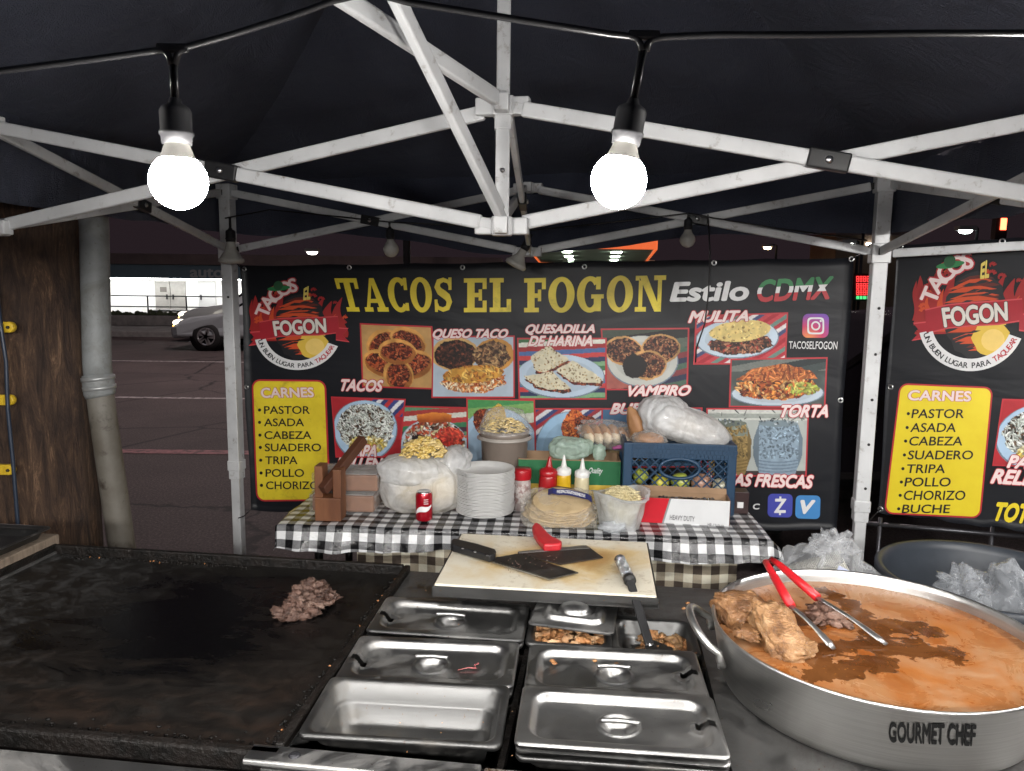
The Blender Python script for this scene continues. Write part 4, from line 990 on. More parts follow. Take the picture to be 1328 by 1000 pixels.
    mb = MB(); text_on(mb, 'FOGON', [q(.245, .487), q(.79, .455), q(.80, .600), q(.27, .640)], bn.at, l+5, .035, .03, 0, 0, 1, .95); text_on(mb, 'FOGON', [q(.255, .497), q(.80, .465), q(.81, .608), q(.28, .648)], bn.at, 4.6, .05, None, 0, 1); part('emblem_lettering', mb, [flat('emblem_white', S(214, 208, 200)), M_PBLK], bn.root)
    def arc_text(t, cx, cy, rx, ry, a0, a1, hgt, mats_, nm, ll, bold=.02, outline=.0, flip=False):
        mb = MB(); n = len(t); vis = [c for c in t]
        W = []; 
        for c in t: W.append(.55 if c == ' ' else (bbox2(text2d(c)[0])[1]-bbox2(text2d(c)[0])[0])+.16)
        tot = sum(W); acc = 0
        for c, w in zip(t, W):
            a = R(a0+(a1-a0)*(acc+w/2)/tot); acc += w
            if c == ' ': continue
            bx = bbox2(text2d(c)[0]); cxx, cyy = cx+rx*math.cos(a), cy+ry*math.sin(a)
            tx, ty = -math.sin(a), math.cos(a)
            if a1 < a0: tx, ty = -tx, -ty
            nx_, ny_ = -ty, tx                     # letter's "down" in box coords (y down)
            for off, m_, lz in (((bold+outline, 1, 0), (bold, 0, 1)) if outline else ((bold, 0, 0),)):
                vs, fs = text2d(c, 0)
                for k in range(7):
                    ox, oy = (0, 0) if k == 0 else (off*math.cos(R(60*k)), off*math.sin(R(60*k)))
                    mb.add([bn.at(*q(cxx+(x+ox-(bx[0]+bx[1])/2)*hgt*tx+(.35-y-oy)*hgt*nx_, cyy+(x+ox-(bx[0]+bx[1])/2)*hgt*ty+(.35-y-oy)*hgt*ny_), ll+lz+.06*k) for x, y in vs], fs, m_)
        part(nm, mb, mats_, bn.root)
    mb = MB()
    for r0, r1, mi, ll in ((.335, .445, 0, l+3.9),):
        for k in range(24):
            a, b = R(168-(168-22)*k/24), R(168-(168-22)*(k+1)/24)
            poly(mb, [(.50+r*1.02*math.cos(t), .60+r*.93*math.sin(t)) for r, t in ((r0, a), (r1, a), (r1, b), (r0, b))], ll, 0)
    part('emblem_scroll', mb, M_PWHITE, bn.root)
    arc_text('UN BUEN LUGAR PARA', .50, .60, .40, .365, 166, 66, .066, [M_PBLK], 'emblem_lettering', l+5, .02)
    arc_text('TAQUEAR', .50, .60, .40, .365, 62, 24, .066, [M_RED], 'emblem_lettering', l+5, .02)
    arc_text('TACOS', .55, .55, .44, .47, 196, 262, .20, [M_PINKW, M_RED], 'emblem_lettering', l+6, .03, .06)
    mb = MB(); text_on(mb, 'EL', [q(.56, .14), q(.63, .10), q(.635, .24), q(.565, .25)], bn.at, l+6, .04, 0, .2); part('emblem_lettering', mb, [flat('print_cream', S(220, 200, 100))], bn.root)
    mb = MB()
    for k, (cx, cy, rx, ry) in enumerate(((.31, .125, .12, .028), (.305, .095, .05, .05))):
        poly(mb, [(cx+rx*math.cos(2*math.pi*i/16)-.0, cy+ry*math.sin(2*math.pi*i/16)-.1*(rx*math.cos(2*math.pi*i/16))) for i in range(16)], l+8.5+k*.3, k)
    part('emblem_hat', mb, [M_GREEN, flat('print_dark_green', S(40, 86, 56))], bn.root)
def menu_panel(bn, Q, title, tq, lines, m_y):
    bn.panel(Q, 3, m_y, 9, 2.2, M_RED, 'menu_panel')
    bn.words(title, tq, .03, .03, 0, [M_PINKW, flat('title_red', S(190, 70, 70))], 6, 'menu_title')
    for t, lq in lines:
        mb = MB(); text_on(mb, t, lq, bn.at, 5, .012); part('menu_lettering', mb, M_PBLK, bn.root)
        x, y = lq[0][0]-6.0, (lq[0][1]+lq[3][1])/2; mb = MB()
        mb.add([bn.at(x+2.1*math.cos(2*math.pi*k/12), y+2.1*math.sin(2*math.pi*k/12), 5) for k in range(12)], [tuple(range(12))[::-1]]); part('bullet_dot', mb, M_PBLK, bn.root)

# ---- main banner
P0 = Vector((-1.382, 3.80, 0)); P1 = Vector((1.501, 3.225, 0)); dB = (P1-P0).normalized(); nB = Vector((dB.y, -dB.x, 0))
b1 = thing('menu_banner', 'wide black vinyl menu banner with yellow heading and food pictures behind the table', 'banner', (P0.x, P0.y, 0))
B1 = Banner(b1, P0, nB)
B1.sheet([(311, 344), (1107, 334), (1084, 689), (325, 661)], M_VINYL)
B1.grommets([(453, 347), (600, 347), (758, 346), (926, 341), (1104, 336), (320, 502), (1090, 519), (317, 349)])
for w_, Q in (('TACOS', [(434, 361), (587, 360), (587, 404.5), (446, 404)]), ('EL', [(602, 361), (664, 360.5), (664, 404.5), (602, 405)]), ('FOGON', [(680, 361), (864, 357), (862, 404), (680, 405)])):
    heading(B1, w_, Q, 4, M_PYEL)
B1.words('Estilo', [(873, 367), (971, 365), (969, 389), (870, 390.5)], .035, 0, .1, [M_PWHITE], 4)
# three-coloured word
mb = MB()
vs, fs = text2d('CDMX', .0, .15); x0, x1, y0, y1 = bbox2(text2d('CDMX', 0, .15)[0]); q = quadmap([(984, 364), (1080, 359), (1077, 387), (982, 391)])
for k in range(9):
    dx, dy = (0, 0) if k == 0 else (.032*math.cos(R(45*k)), .032*math.sin(R(45*k)))
    bmn = bmesh.new(); vv = [bmn.verts.new((x+dx, y+dy, 0)) for x, y in vs]
    for f in fs:
        try: bmn.faces.new([vv[i] for i in f])
        except ValueError: pass
    for cut in (.36, .66): bmesh.ops.bisect_plane(bmn, geom=bmn.verts[:]+bmn.edges[:]+bmn.faces[:], plane_co=(0, y0+(y1-y0)*cut, 0), plane_no=(0, 1, 0))
    bmn.verts.index_update(); n0 = len(mb.v)
    mb.v += [tuple(B1.at(*q((v.co.x-x0)/(x1-x0), (y1-v.co.y)/(y1-y0)), 4+.06*k)) for v in bmn.verts]; mb.uv += [(0, 0)]*len(bmn.verts); mb.col += [(1, 1, 1)]*len(bmn.verts)
    for f in bmn.faces:
        t = (f.calc_center_median().y-y0)/(y1-y0); mb.f.append(tuple(v.index+n0 for v in f.verts)); mb.mi.append(0 if t > .66 else (1 if t > .36 else 2)); mb.sm.append(False)
    bmn.free()
part('lettering', mb, [M_GREEN, M_PWHITE, M_RED], b1)
emblem(B1, [(325, 359), (449, 359), (449, 478), (325, 478)])
menu_panel(B1, [(329, 494), (421, 495), (427, 647), (335, 648)], 'CARNES', [(339.5, 503), (407, 502.5), (408, 514.5), (340.5, 515.5)],
           [(t, rect(x0_, y0_, x1_, y1_)) for t, x0_, y0_, x1_, y1_ in (('PASTOR', 343.5, 526.5, 402.5, 536.5), ('ASADA', 343.5, 542.5, 395, 552.5), ('CABEZA', 344, 559, 404.5, 569), ('SUADERO', 344.5, 575, 417, 585), ('TRIPA', 345, 591.5, 386.5, 601.5), ('POLLO', 345.5, 608, 395, 618), ('CHORIZO', 346, 624, 414, 634))], M_PYEL)
for Q, fn in (([(469, 421), (559, 425), (564, 503), (472, 500)], pic_tacos), ([(563, 438), (666, 437), (666, 514), (562, 514)], pic_queso), ([(673, 440), (785, 440), (785, 516), (675, 516)], pic_quesadilla),
              ([(781, 428), (892, 427), (890, 504), (787, 504)], pic_vampiro), ([(904, 411), (1020, 407), (1017, 470), (901, 471)], pic_mulita), ([(949, 467), (1071, 465), (1068, 527), (947, 526)], pic_torta),
              ([(432, 516), (525, 519), (517, 591), (438, 591)], pic_papa), ([(521, 528), (605, 530), (606, 600), (520, 600)], pic_nachos), ([(607, 518), (692, 520), (694, 602), (608, 602)], pic_tostada),
              ([(695, 531), (780, 531), (780, 604), (696, 604)], pic_side), ([(782, 531), (909, 530), (908, 604), (782, 604)], pic_burrito), ([(918, 531), (1047, 532), (1044, 616), (919, 616)], pic_aguas)):
    B1.picture(Q, fn)
for t, Q in (('TACOS', [(445, 492), (498, 493), (497, 507), (443, 506)]), ('QUESO TACO', [(564, 427), (660, 427), (658, 440), (562, 440)]), ('QUESADILLA', [(684, 421), (772, 421), (771, 433), (682, 434)]), ('DE HARINA', [(688, 436), (769, 435.5), (768, 448), (686, 448)]),
             ('VAMPIRO', [(816, 500), (896, 499.5), (894, 512), (814, 513)]), ('BURRITO', [(794, 523), (880, 523), (878, 536), (792, 536)]), ('MULITA', [(895, 404), (971, 403), (969, 416), (893, 418)]), ('TORTA', [(1014, 525), (1074, 525), (1072, 540), (1011, 540)]),
             ('PAPA', [(455, 577), (490, 577), (489, 591), (453, 590)]), ('RELLENA', [(440, 593), (508, 594), (507, 607), (438, 606)]), ('AGUAS FRESCAS', [(912, 613), (1054, 616), (1053, 632), (910, 627)])):
    B1.words(t, Q, .042, .045, .22, l=10)
B1.words('C', [(977, 653), (985, 653), (984, 660), (976, 660)], .03, 0, 0, [M_PWHITE], 4)
# round-cornered app icons
B1.panel([(1041, 407), (1075, 407), (1074, 438), (1040, 438)], 3, vcol('icon_print', .45), 7, name='social_icon')
ic = [o for o in b1.children if o.name.startswith('social_icon')][0]; me = ic.data
bmn = bmesh.new(); bmn.from_mesh(me); bmesh.ops.poke(bmn, faces=bmn.faces[:])
for _k in range(2): bmesh.ops.subdivide_edges(bmn, edges=bmn.edges[:], cuts=2, use_grid_fill=True)
bmesh.ops.triangulate(bmn, faces=bmn.faces[:]); bmn.to_mesh(me); bmn.free()
xs = [v.co.x for v in me.vertices]; zs_ = [v.co.z for v in me.vertices]; ca = me.color_attributes.new('Col', 'FLOAT_COLOR', 'POINT')
for i, v in enumerate(me.vertices):
    a = (v.co.x-min(xs))/(max(xs)-min(xs)); b = (v.co.z-min(zs_))/(max(zs_)-min(zs_)); k = max(0, 1-math.hypot(a-.25, b+.05)/1.15)
    c0 = np.array(S(72, 70, 165))*(1-a*.3)+np.array(S(140, 40, 140))*a*.5; c1 = np.array(S(222, 140, 70)); t = k**1.1; mid = np.array(S(190, 50, 95))
    c = c0*(1-t*2)+mid*t*2 if t < .5 else mid*(2-2*t)+c1*(2*t-1); ca.data[i].color = (*c, 1)
mb = MB()
def ringpx(cx, cy, r0, r1, n=24, sq=0):
    for k in range(n):
        a, b = 2*math.pi*k/n, 2*math.pi*(k+1)/n
        def pt(r, t):
            if not sq: return (cx+r*math.cos(t), cy+r*math.sin(t))
            e = 2/5; return (cx+r*math.copysign(abs(math.cos(t))**e, math.cos(t)), cy+r*math.copysign(abs(math.sin(t))**e, math.sin(t)))
        B1.quad(mb, [pt(r1, a), pt(r1, b), pt(r0, b), pt(r0, a)], 5)
ringpx(1057.5, 422.5, 8.8, 11, 40, 1); ringpx(1057.5, 422.5, 4, 6, 24); ringpx(1064, 416.3, 0.1, 1.4, 10)
part('icon_mark', mb, M_PWHITE, b1)
B1.words('TACOSELFOGON', [(1023, 442.5), (1086, 443), (1085, 453), (1023, 452)], .01, 0, 0, [M_PWHITE], 4)
B1.panel([(996, 640), (1028, 640.5), (1027, 671), (995, 670)], 3, flat('icon_violet', S(62, 68, 160)), 6, name='pay_icon')
mb = MB(); text_on(mb, 'Z', [(1005, 647), (1019, 647), (1018, 664), (1004, 664)], B1.at, 5, .03); B1.quad(mb, [(1010.5, 643.5), (1013, 643.5), (1013, 647), (1010.5, 647)], 5); B1.quad(mb, [(1010, 664), (1012.5, 664), (1012.5, 667.5), (1010, 667.5)], 5); part('icon_mark', mb, M_PWHITE, b1)
B1.panel([(1032, 642), (1064, 642.5), (1063, 673), (1031, 672)], 3, flat('icon_blue', S(62, 128, 188)), 6, name='pay_icon')
mb = MB(); text_on(mb, 'V', [(1039, 649), (1056, 649), (1055, 665), (1038, 665)], B1.at, 5, .05, None, .2); part('icon_mark', mb, M_PWHITE, b1)
# cord ties at the corners
for a, b in (((1104, 336), (1128, 318)), ((317, 349), (303, 336)), ((325, 661), (309, 672))):
    mb = MB(); pa = B1.at(*a, 3); pb = AY(b[0], b[1], pa.y-.05); mb.tube([pa, pa.lerp(pb, .5)+Vector((0, 0, -.01)), pb], .003, 6); part('tie_cord', mb, M_CABLE, b1)
# ---- side banner
Q0 = Vector((1.60, 3.27, 0)); d2 = Vector((.77, -.64, 0)).normalized(); n2 = Vector((d2.y, -d2.x, 0))
b2 = thing('menu_banner', 'black vinyl menu banner hung at an angle right of the tent post', 'banner', (1.6, 3.27, 0))
B2 = Banner(b2, Q0, n2)
M_PYEL2 = mat('print_yellow_fresh', S(222, 202, 44), S(214, 190, 36), 6, .4)
B2.sheet([(1163, 317), (1520, 296), (1480, 710), (1138, 664)], M_VINYL)
B2.grommets([(1155, 502), (1168, 320), (1300, 313), (1142, 660)])
emblem(B2, [(1186, 327), (1340, 318), (1336, 478), (1184, 480)])
def sl(x0, y0, x1, y1, k=0): return [(x0, y0), (x1, y0+k), (x1-1.5, y1+k), (x0-2, y1)]
menu_panel(B2, [(1169, 499), (1286, 504), (1270, 670), (1149, 664)], 'CARNES', [(1180, 506), (1260, 507.5), (1259, 520), (1178, 518.5)],
           [(t, sl(a, b, c, d)) for t, a, b, c, d in (('PASTOR', 1184.5, 530.5, 1251.5, 542), ('ASADA', 1183, 548.5, 1241, 560), ('CABEZA', 1181, 566, 1249.5, 577.5), ('SUADERO', 1179.5, 584, 1263, 595.5), ('TRIPA', 1177.5, 602, 1227, 613), ('POLLO', 1175.5, 619, 1234, 630.5), ('CHORIZO', 1174, 636, 1253, 648), ('BUCHE', 1172, 654, 1233, 665))], M_PYEL2)
B2.picture([(1302, 519), (1430, 522), (1420, 606), (1289, 602)], pic_papa); B2.picture([(1345, 415), (1455, 413), (1450, 500), (1342, 500)], pic_tacos)
for t, Q in (('PAPA', [(1310, 590), (1362, 593), (1358, 609), (1307, 605)]), ('RELLENA', [(1290, 608), (1390, 614), (1386, 631), (1286, 625)])): B2.words(t, Q, .042, .045, .22, l=10)
B2.words('TOT', [(1294, 652), (1338, 655), (1334, 678), (1290, 674)], .05, 0, .25, [M_PYEL2], 4)
for a, b in (((1168, 320), (1157, 316)), ((1142, 660), (1113, 684))):
    mb = MB(); pa = B2.at(*a, 3); pb = AY(b[0], b[1], pa.y-.05); mb.tube([pa, pa.lerp(pb, .5)+Vector((0, 0, -.012)), pb], .003, 6); part('tie_cord', mb, M_CABLE, b2)
# =================================================================== FOOD CART
CO = Vector((-.271, 1.863, 0)); CA = -R(7.2); CU = Vector((math.cos(CA), math.sin(CA), 0)); CV = Vector((math.sin(CA), -math.cos(CA), 0))
ZC = .91
def CF(u, v, z): return CO+CU*u+CV*v+Vector((0, 0, z))
def cbox(mb, u0, u1, v0, v1, z0, z1, mi=0):
    mb.box(CF((u0+u1)/2, (v0+v1)/2, (z0+z1)/2), (u1-u0, v1-v0, z1-z0), rz=CA, mi=mi)
def steel(name, base=.5, rough=.3, dirt=.5, sc_=9, stretch=None, grime=(.05, .035, .025), glo=.52, ghi=.72):
    m, nt, b, out = nodes_of(name); v = tex_coord(nt, stretch)
    f = noise_node(nt, v, sc_, 8, .65, .6); g = noise_node(nt, tex_coord(nt), sc_*.55, 8, .7, 1.0); s_ = noise_node(nt, tex_coord(nt, (3, 90, 3)), 6, 4, .6); sp = noise_node(nt, tex_coord(nt), 140, 2, .5)
    col = ramp(nt, f, [(.3, tuple(base*.86*k for k in (1, 1, .985))), (.7, tuple(base*k for k in (1, 1, .99)))])
    gm = mix(nt, 1.0, ramp(nt, g, [(glo, 0), (ghi, 1)]), (dirt, dirt, dirt), 'MULTIPLY')
    col = mix(nt, gm, col, grime)
    spm = mix(nt, 1.0, ramp(nt, sp, [(.70, 0), (.74, 1)]), (dirt, dirt, dirt), 'MULTIPLY')
    col = mix(nt, spm, col, (.12, .07, .04))
    nt.links.new(col, b.inputs['Base Color']); b.inputs['Metallic'].default_value = 1
    rr = mix(nt, .5, ramp(nt, f, [(.3, rough*.8), (.7, min(1, rough*1.35))]), ramp(nt, gm, [(0, rough), (.6, min(1, rough+.3))]))
    nt.links.new(rr, b.inputs['Roughness'])
    mt = ramp(nt, gm, [(0, 1), (.7, .45)]); nt.links.new(mt, b.inputs['Metallic'])
    bump_to(nt, b, mix(nt, .25, f, s_), .06, .01); return m
M_CART = steel('cart_steel', .36, .36, .75, 6)
M_LEDGE = steel('ledge_steel', .62, .30, .6, 7, grime=(.16, .13, .10))
M_PAN = steel('pan_steel', .42, .33, .5, 14, grime=(.13, .11, .085), glo=.50, ghi=.70)
M_PANIN = steel('pan_steel_used', .15, .44, .6, 10, grime=(.10, .08, .05))
M_GRIME = mat('burnt_grease', (.003, .0028, .0025), (.009, .007, .006), 30, .32, .6, spec=.22, bump=.8, bscale=90, bdist=.006)
M_DARKS = steel('dark_deck_steel', .21, .34, .9, 7, glo=.42, ghi=.66, grime=(.02, .015, .012))
cart = thing('food_cart', 'stainless steel taco cart whose dark greasy deck carries griddle, steam pans and stew pot', 'food cart', CF(.1, .45, 0), CA)
# deck left open where the pans hang
WELL = (.0195, .705, .18, .778)
for a in ((-1.5, -.95, -.01, .80), (.0, WELL[0], -.01, .80), (WELL[1], 1.35, -.01, .80), (WELL[0], WELL[1], -.01, WELL[2]), (WELL[0], WELL[1], WELL[3], .80)):
    mb = MB(); cbox(mb, *a, ZC-.04, ZC); part('deck_panel', mb, M_DARKS, cart)
mb = MB(); cbox(mb, -1.5, 1.35, .803, 1.08, ZC-.05, ZC-.004); part('front_ledge', mb, M_LEDGE, cart, bevel=.006)
mb = MB(); cbox(mb, -.03, .33, .758, .80, ZC+.002, ZC+.012); part('well_trim', mb, M_LEDGE, cart, bevel=.003)
mb = MB(); cbox(mb, .335, .64, .762, .80, ZC+.002, ZC+.010); part('well_trim', mb, steel('trim_dirty', .4, .4, 1.0, 14, grime=(.06, .035, .02), glo=.4, ghi=.6), cart, bevel=.003)
for u in (.045, .56):
    mb = MB(); c = CF(u, .779, ZC+.012); mb.lathe([(0, .004), (.006, .0038), (.0095, .001), (.0095, 0)], c, 16); mb.box(c+Vector((0, 0, .004)), (.012, .0022, .001), rz=.6); part('screw', mb, M_STEELD, cart)
mb = MB(); cbox(mb, WELL[0]-.004, WELL[1]+.004, WELL[2]-.004, WELL[3]+.004, ZC-.22, ZC-.21)
for a in ((WELL[0]-.01, WELL[0]-.002, WELL[2], WELL[3]), (WELL[1]+.002, WELL[1]+.01, WELL[2], WELL[3]), (WELL[0]-.01, WELL[1]+.01, WELL[2]-.01, WELL[2]-.002), (WELL[0]-.01, WELL[1]+.01, WELL[3]+.002, WELL[3]+.01)): cbox(mb, *a, ZC-.22, ZC-.041)
part('steam_well', mb, M_GRIME, cart)
for (u, v0, v1) in ((.3545, .19, .775),):
    mb = MB(); cbox(mb, u-.005, u+.005, v0, v1, ZC-.03, ZC-.008); part('well_bar', mb, M_GRIME, cart)
for v in (.372, .557):
    mb = MB(); cbox(mb, WELL[0], WELL[1], v-.004, v+.004, ZC-.03, ZC-.010); part('well_bar', mb, M_GRIME, cart)
mb = MB(); cbox(mb, -1.45, 1.30, .02, .78, .25, ZC-.23); part('body', mb, M_CART, cart)
for u in (-1.4, 1.25):
    for v in (.06, .74):
        mb = MB(); cbox(mb, u-.02, u+.02, v-.02, v+.02, .08, .25); lg = part('leg', mb, M_CART, cart)
        mb = MB(); mb.lathe([(0, -.02), (.05, -.02), (.055, -.01), (.055, .01), (.05, .02), (0, .02)], CF(u, v, .055), 18, rot=Matrix.Rotation(R(90), 3, 'X')); part('caster', mb, M_TYRE, lg)
# ------------------------------------------------------------------ griddle
def griddle_mat():
    m, nt, b, out = nodes_of('seasoned_griddle'); v = tex_coord(nt); vs = tex_coord(nt, (1, 2.2, 1))
    f = noise_node(nt, vs, 4.5, 9, .68, .8); g = noise_node(nt, v, 22, 8, .72, .6); h = noise_node(nt, v, 190, 3, .6)
    sep = nt.nodes.new('ShaderNodeSeparateXYZ'); nt.links.new(v, sep.inputs[0])
    def mth(op, a, c):
        n = nt.nodes.new('ShaderNodeMath'); n.operation = op
        for i, q in enumerate((a, c)):
            if isinstance(q, (int, float)): n.inputs[i].default_value = q
            else: nt.links.new(q, n.inputs[i])
        return n.outputs[0]
    # oily pool: local x -.47 centre, local y -.33
    dx = mth('MULTIPLY', mth('SUBTRACT', sep.outputs[0], -.40), 1.9); dy = mth('MULTIPLY', mth('SUBTRACT', sep.outputs[1], -.33), 2.7)
    dd = mth('ADD', mth('MULTIPLY', dx, dx), mth('MULTIPLY', dy, dy)); dd = mth('ADD', dd, mth('MULTIPLY', mth('SUBTRACT', f, .5), 1.9))
    oil = ramp(nt, dd, [(.16, 1), (.52, 0)])
    lefty = ramp(nt, mth('ADD', sep.outputs[0], mth('MULTIPLY', f, .5)), [(-.62, 1), (-.30, 0)])
    lx = nt.nodes.new('ShaderNodeMapRange'); lx.inputs[1].default_value = -.95; lx.inputs[2].default_value = -.45; lx.inputs[3].default_value = 1; lx.inputs[4].default_value = 0
    nt.links.new(sep.outputs[0], lx.inputs[0])
    grey = mix(nt, 1.0, lx.outputs[0], ramp(nt, g, [(.45, 0), (.68, 1)]), 'MULTIPLY')
    fr = nt.nodes.new('ShaderNodeMapRange'); fr.inputs[1].default_value = -.42; fr.inputs[2].default_value = -.72; fr.inputs[3].default_value = 0; fr.inputs[4].default_value = 1
    nt.links.new(sep.outputs[1], fr.inputs[0])
    rust = mix(nt, 1.0, fr.outputs[0], ramp(nt, f, [(.47, 0), (.62, 1)]), 'MULTIPLY')
    col = ramp(nt, g, [(.3, (.0045, .004, .0036)), (.7, (.0085, .0072, .006))])
    col = mix(nt, grey, col, (.045, .045, .045)); col = mix(nt, mix(nt, 1, rust, ramp(nt, g, [(.4, .1), (.7, .9)]), 'MULTIPLY'), col, (.026, .0125, .0065))
    col = mix(nt, oil, col, (.0015, .0015, .0018))
    nt.links.new(col, b.inputs['Base Color'])
    ro = mix(nt, oil, ramp(nt, g, [(.3, .32), (.7, .6)]), .22); nt.links.new(ro, b.inputs['Roughness']); b.inputs['Specular IOR Level'].default_value = .34
    bump_to(nt, b, mix(nt, .3, g, h), .28, .004); return m
gr = thing('griddle', 'wide black seasoned griddle with raised burnt rim at left of the cart', 'griddle', CF(0, 0, ZC), CA)
mb = MB(); cbox(mb, -.955, .002, .004, .76, ZC-.035, ZC-.006); part('plate', mb, griddle_mat(), gr)
GZ = ZC-.006
for nm, a in (('rim', (-.955, .002, -.012, .002, ZC-.03, ZC+.018)), ('rim', (-.968, -.956, -.012, .772, ZC-.03, ZC+.018)), ('rim', (.0025, .0185, -.012, .758, ZC-.03, ZC+.016)), ('rim', (-.955, .0185, .761, .780, ZC-.03, ZC+.012))):
    mb = MB(); cbox(mb, *a); part('rim', mb, M_GRIME, gr, bevel=.004)
mb = MB()          # crusted crumbs along the edges
for k in range(900):
    e = random.random()
    if e < .55: u, v = random.uniform(-.94, -.01), .755-abs(random.gauss(0, .014))
    elif e < .8: u, v = -.005-abs(random.gauss(0, .009)), random.uniform(.02, .74)
    else: u, v = random.uniform(-.94, -.4), .012+abs(random.gauss(0, .008))
    s_ = random.uniform(.001, .0036); mb.blob(CF(u, v, GZ+s_*.4), (s_*1.4, s_, s_*.7), k, .4, 2, 6, 4, hard=True, mi=0 if random.random() < .965 else 1)
cr = part('burnt_crumbs', mb, [M_GRIME, mat('crumb_orange', (.42, .18, .06), (.25, .1, .04), 60, .7)], gr); cr['kind'] = 'stuff'
# meat on the griddle
def chunk_pile(mb, c, spread, n, size, zr, seed, flatn=.7, mi_n=1):
    rr = random.Random(seed)
    for k in range(n):
        t = rr.random()**.6; a = rr.uniform(0, 6.283); x = math.cos(a)*t; y = math.sin(a)*t
        hgt = (1-t*t)*zr*rr.uniform(.3, 1); s_ = size*rr.uniform(.55, 1.35)
        rot = Matrix.Rotation(rr.uniform(0, 6.28), 3, 'Z') @ Matrix.Rotation(rr.uniform(-.8, .8), 3, 'X')
        mb.blob(Vector(c)+spread(x, y)+Vector((0, 0, hgt+s_*.35)), (s_*rr.uniform(.9, 2.5), s_*rr.uniform(.55, .9), s_*flatn*rr.uniform(.7, 1.1)), seed*31+k, .5, 2.2, 14, 9, hard=True, rot=rot, mi=rr.randrange(mi_n), zmin=c[2]-.004)
def meat_mat(name, a, b_, c_, sc_=40, rough=.42):
    m, nt, b, out = nodes_of(name); v = tex_coord(nt); f = noise_node(nt, v, sc_, 8, .7, .5); g = noise_node(nt, tex_coord(nt, (1, 3, 1)), sc_*3, 4, .6)
    nt.links.new(ramp(nt, f, [(.32, a), (.5, b_), (.66, c_)]), b.inputs['Base Color']); b.inputs['Roughness'].default_value = rough
    bump_to(nt, b, mix(nt, .5, f, g), 1.0, .010); return m
M_MEAT = meat_mat('chopped_beef', (.030, .015, .011), (.090, .047, .034), (.17, .10, .075))
M_MEAT2 = meat_mat('chopped_beef_fat', (.055, .030, .022), (.13, .075, .056), (.24, .165, .13))
gc = AZ(402, 787, ZC)
ml = thing('meat_pile', 'small heap of chopped grey brown meat on the back right corner of the griddle', 'meat', (gc.x, gc.y, GZ))
mb = MB(); chunk_pile(mb, (gc.x, gc.y, GZ), lambda x, y: Vector((x*.048+y*.01, y*.056+x*.026, 0)), 180, .0105, .062, 5, .75, 2)
chunk_pile(mb, (gc.x-.045, gc.y-.042, GZ), lambda x, y: Vector((x*.022, y*.018, 0)), 9, .012, .012, 8, .8, 2)
part('meat', mb, [M_MEAT, M_MEAT2], ml)
# sheet tray and plank at the left
tk0 = AZ(70, 683, ZC+.066)
pl_ = thing('wood_plank', 'weathered wooden plank under the steel tray left of the griddle', 'plank', (tk0.x-.2, tk0.y-.2, ZC))
def TK(u, v, z): return Vector((tk0.x, tk0.y, 0))+CU*u+CV*v+Vector((0, 0, ZC+z))
mb = MB(); mb.box(TK(-.235, .27, .021), (.465, .58, .036), rz=CA); part('board', mb, mat('grey_wood', (.17, .13, .095), (.09, .068, .05), 12, .8, stretch=(1, 8, 1), bump=.4), pl_, bevel=.003)
tr = thing('sheet_tray', 'steel sheet tray on the wooden plank at the left edge', 'tray', (tk0.x-.2, tk0.y-.2, ZC+.04))
rot = Matrix.Rotation(CA, 3, 'Z'); tc_ = TK(-.24, .30, 0)
def rl_(w, h, r, z): return [rot @ p + Vector((tc_.x, tc_.y, 0)) for p in rrect(w, h, r, z)]
mb = MB(); mb.loft([rl_(.44, .56, .02, ZC+.062), rl_(.475, .595, .02, ZC+.066), rl_(.48, .60, .02, ZC+.064), rl_(.478, .598, .02, ZC+.067), rl_(.46, .58, .02, ZC+.067), rl_(.44, .56, .02, ZC+.043)], cap1=True); part('pan', mb, M_PANIN, tr)
mb = MB()
for k in range(7): mb.blob(TK(-.30+k*.014, .12+.006*k, .049), (.014, .009, .004), k, .5, 2, 9, 6, hard=True)
part('food_scraps', mb, mat('red_meat_scrap', (.25, .05, .035), (.16, .04, .03), 30, .35), tr)

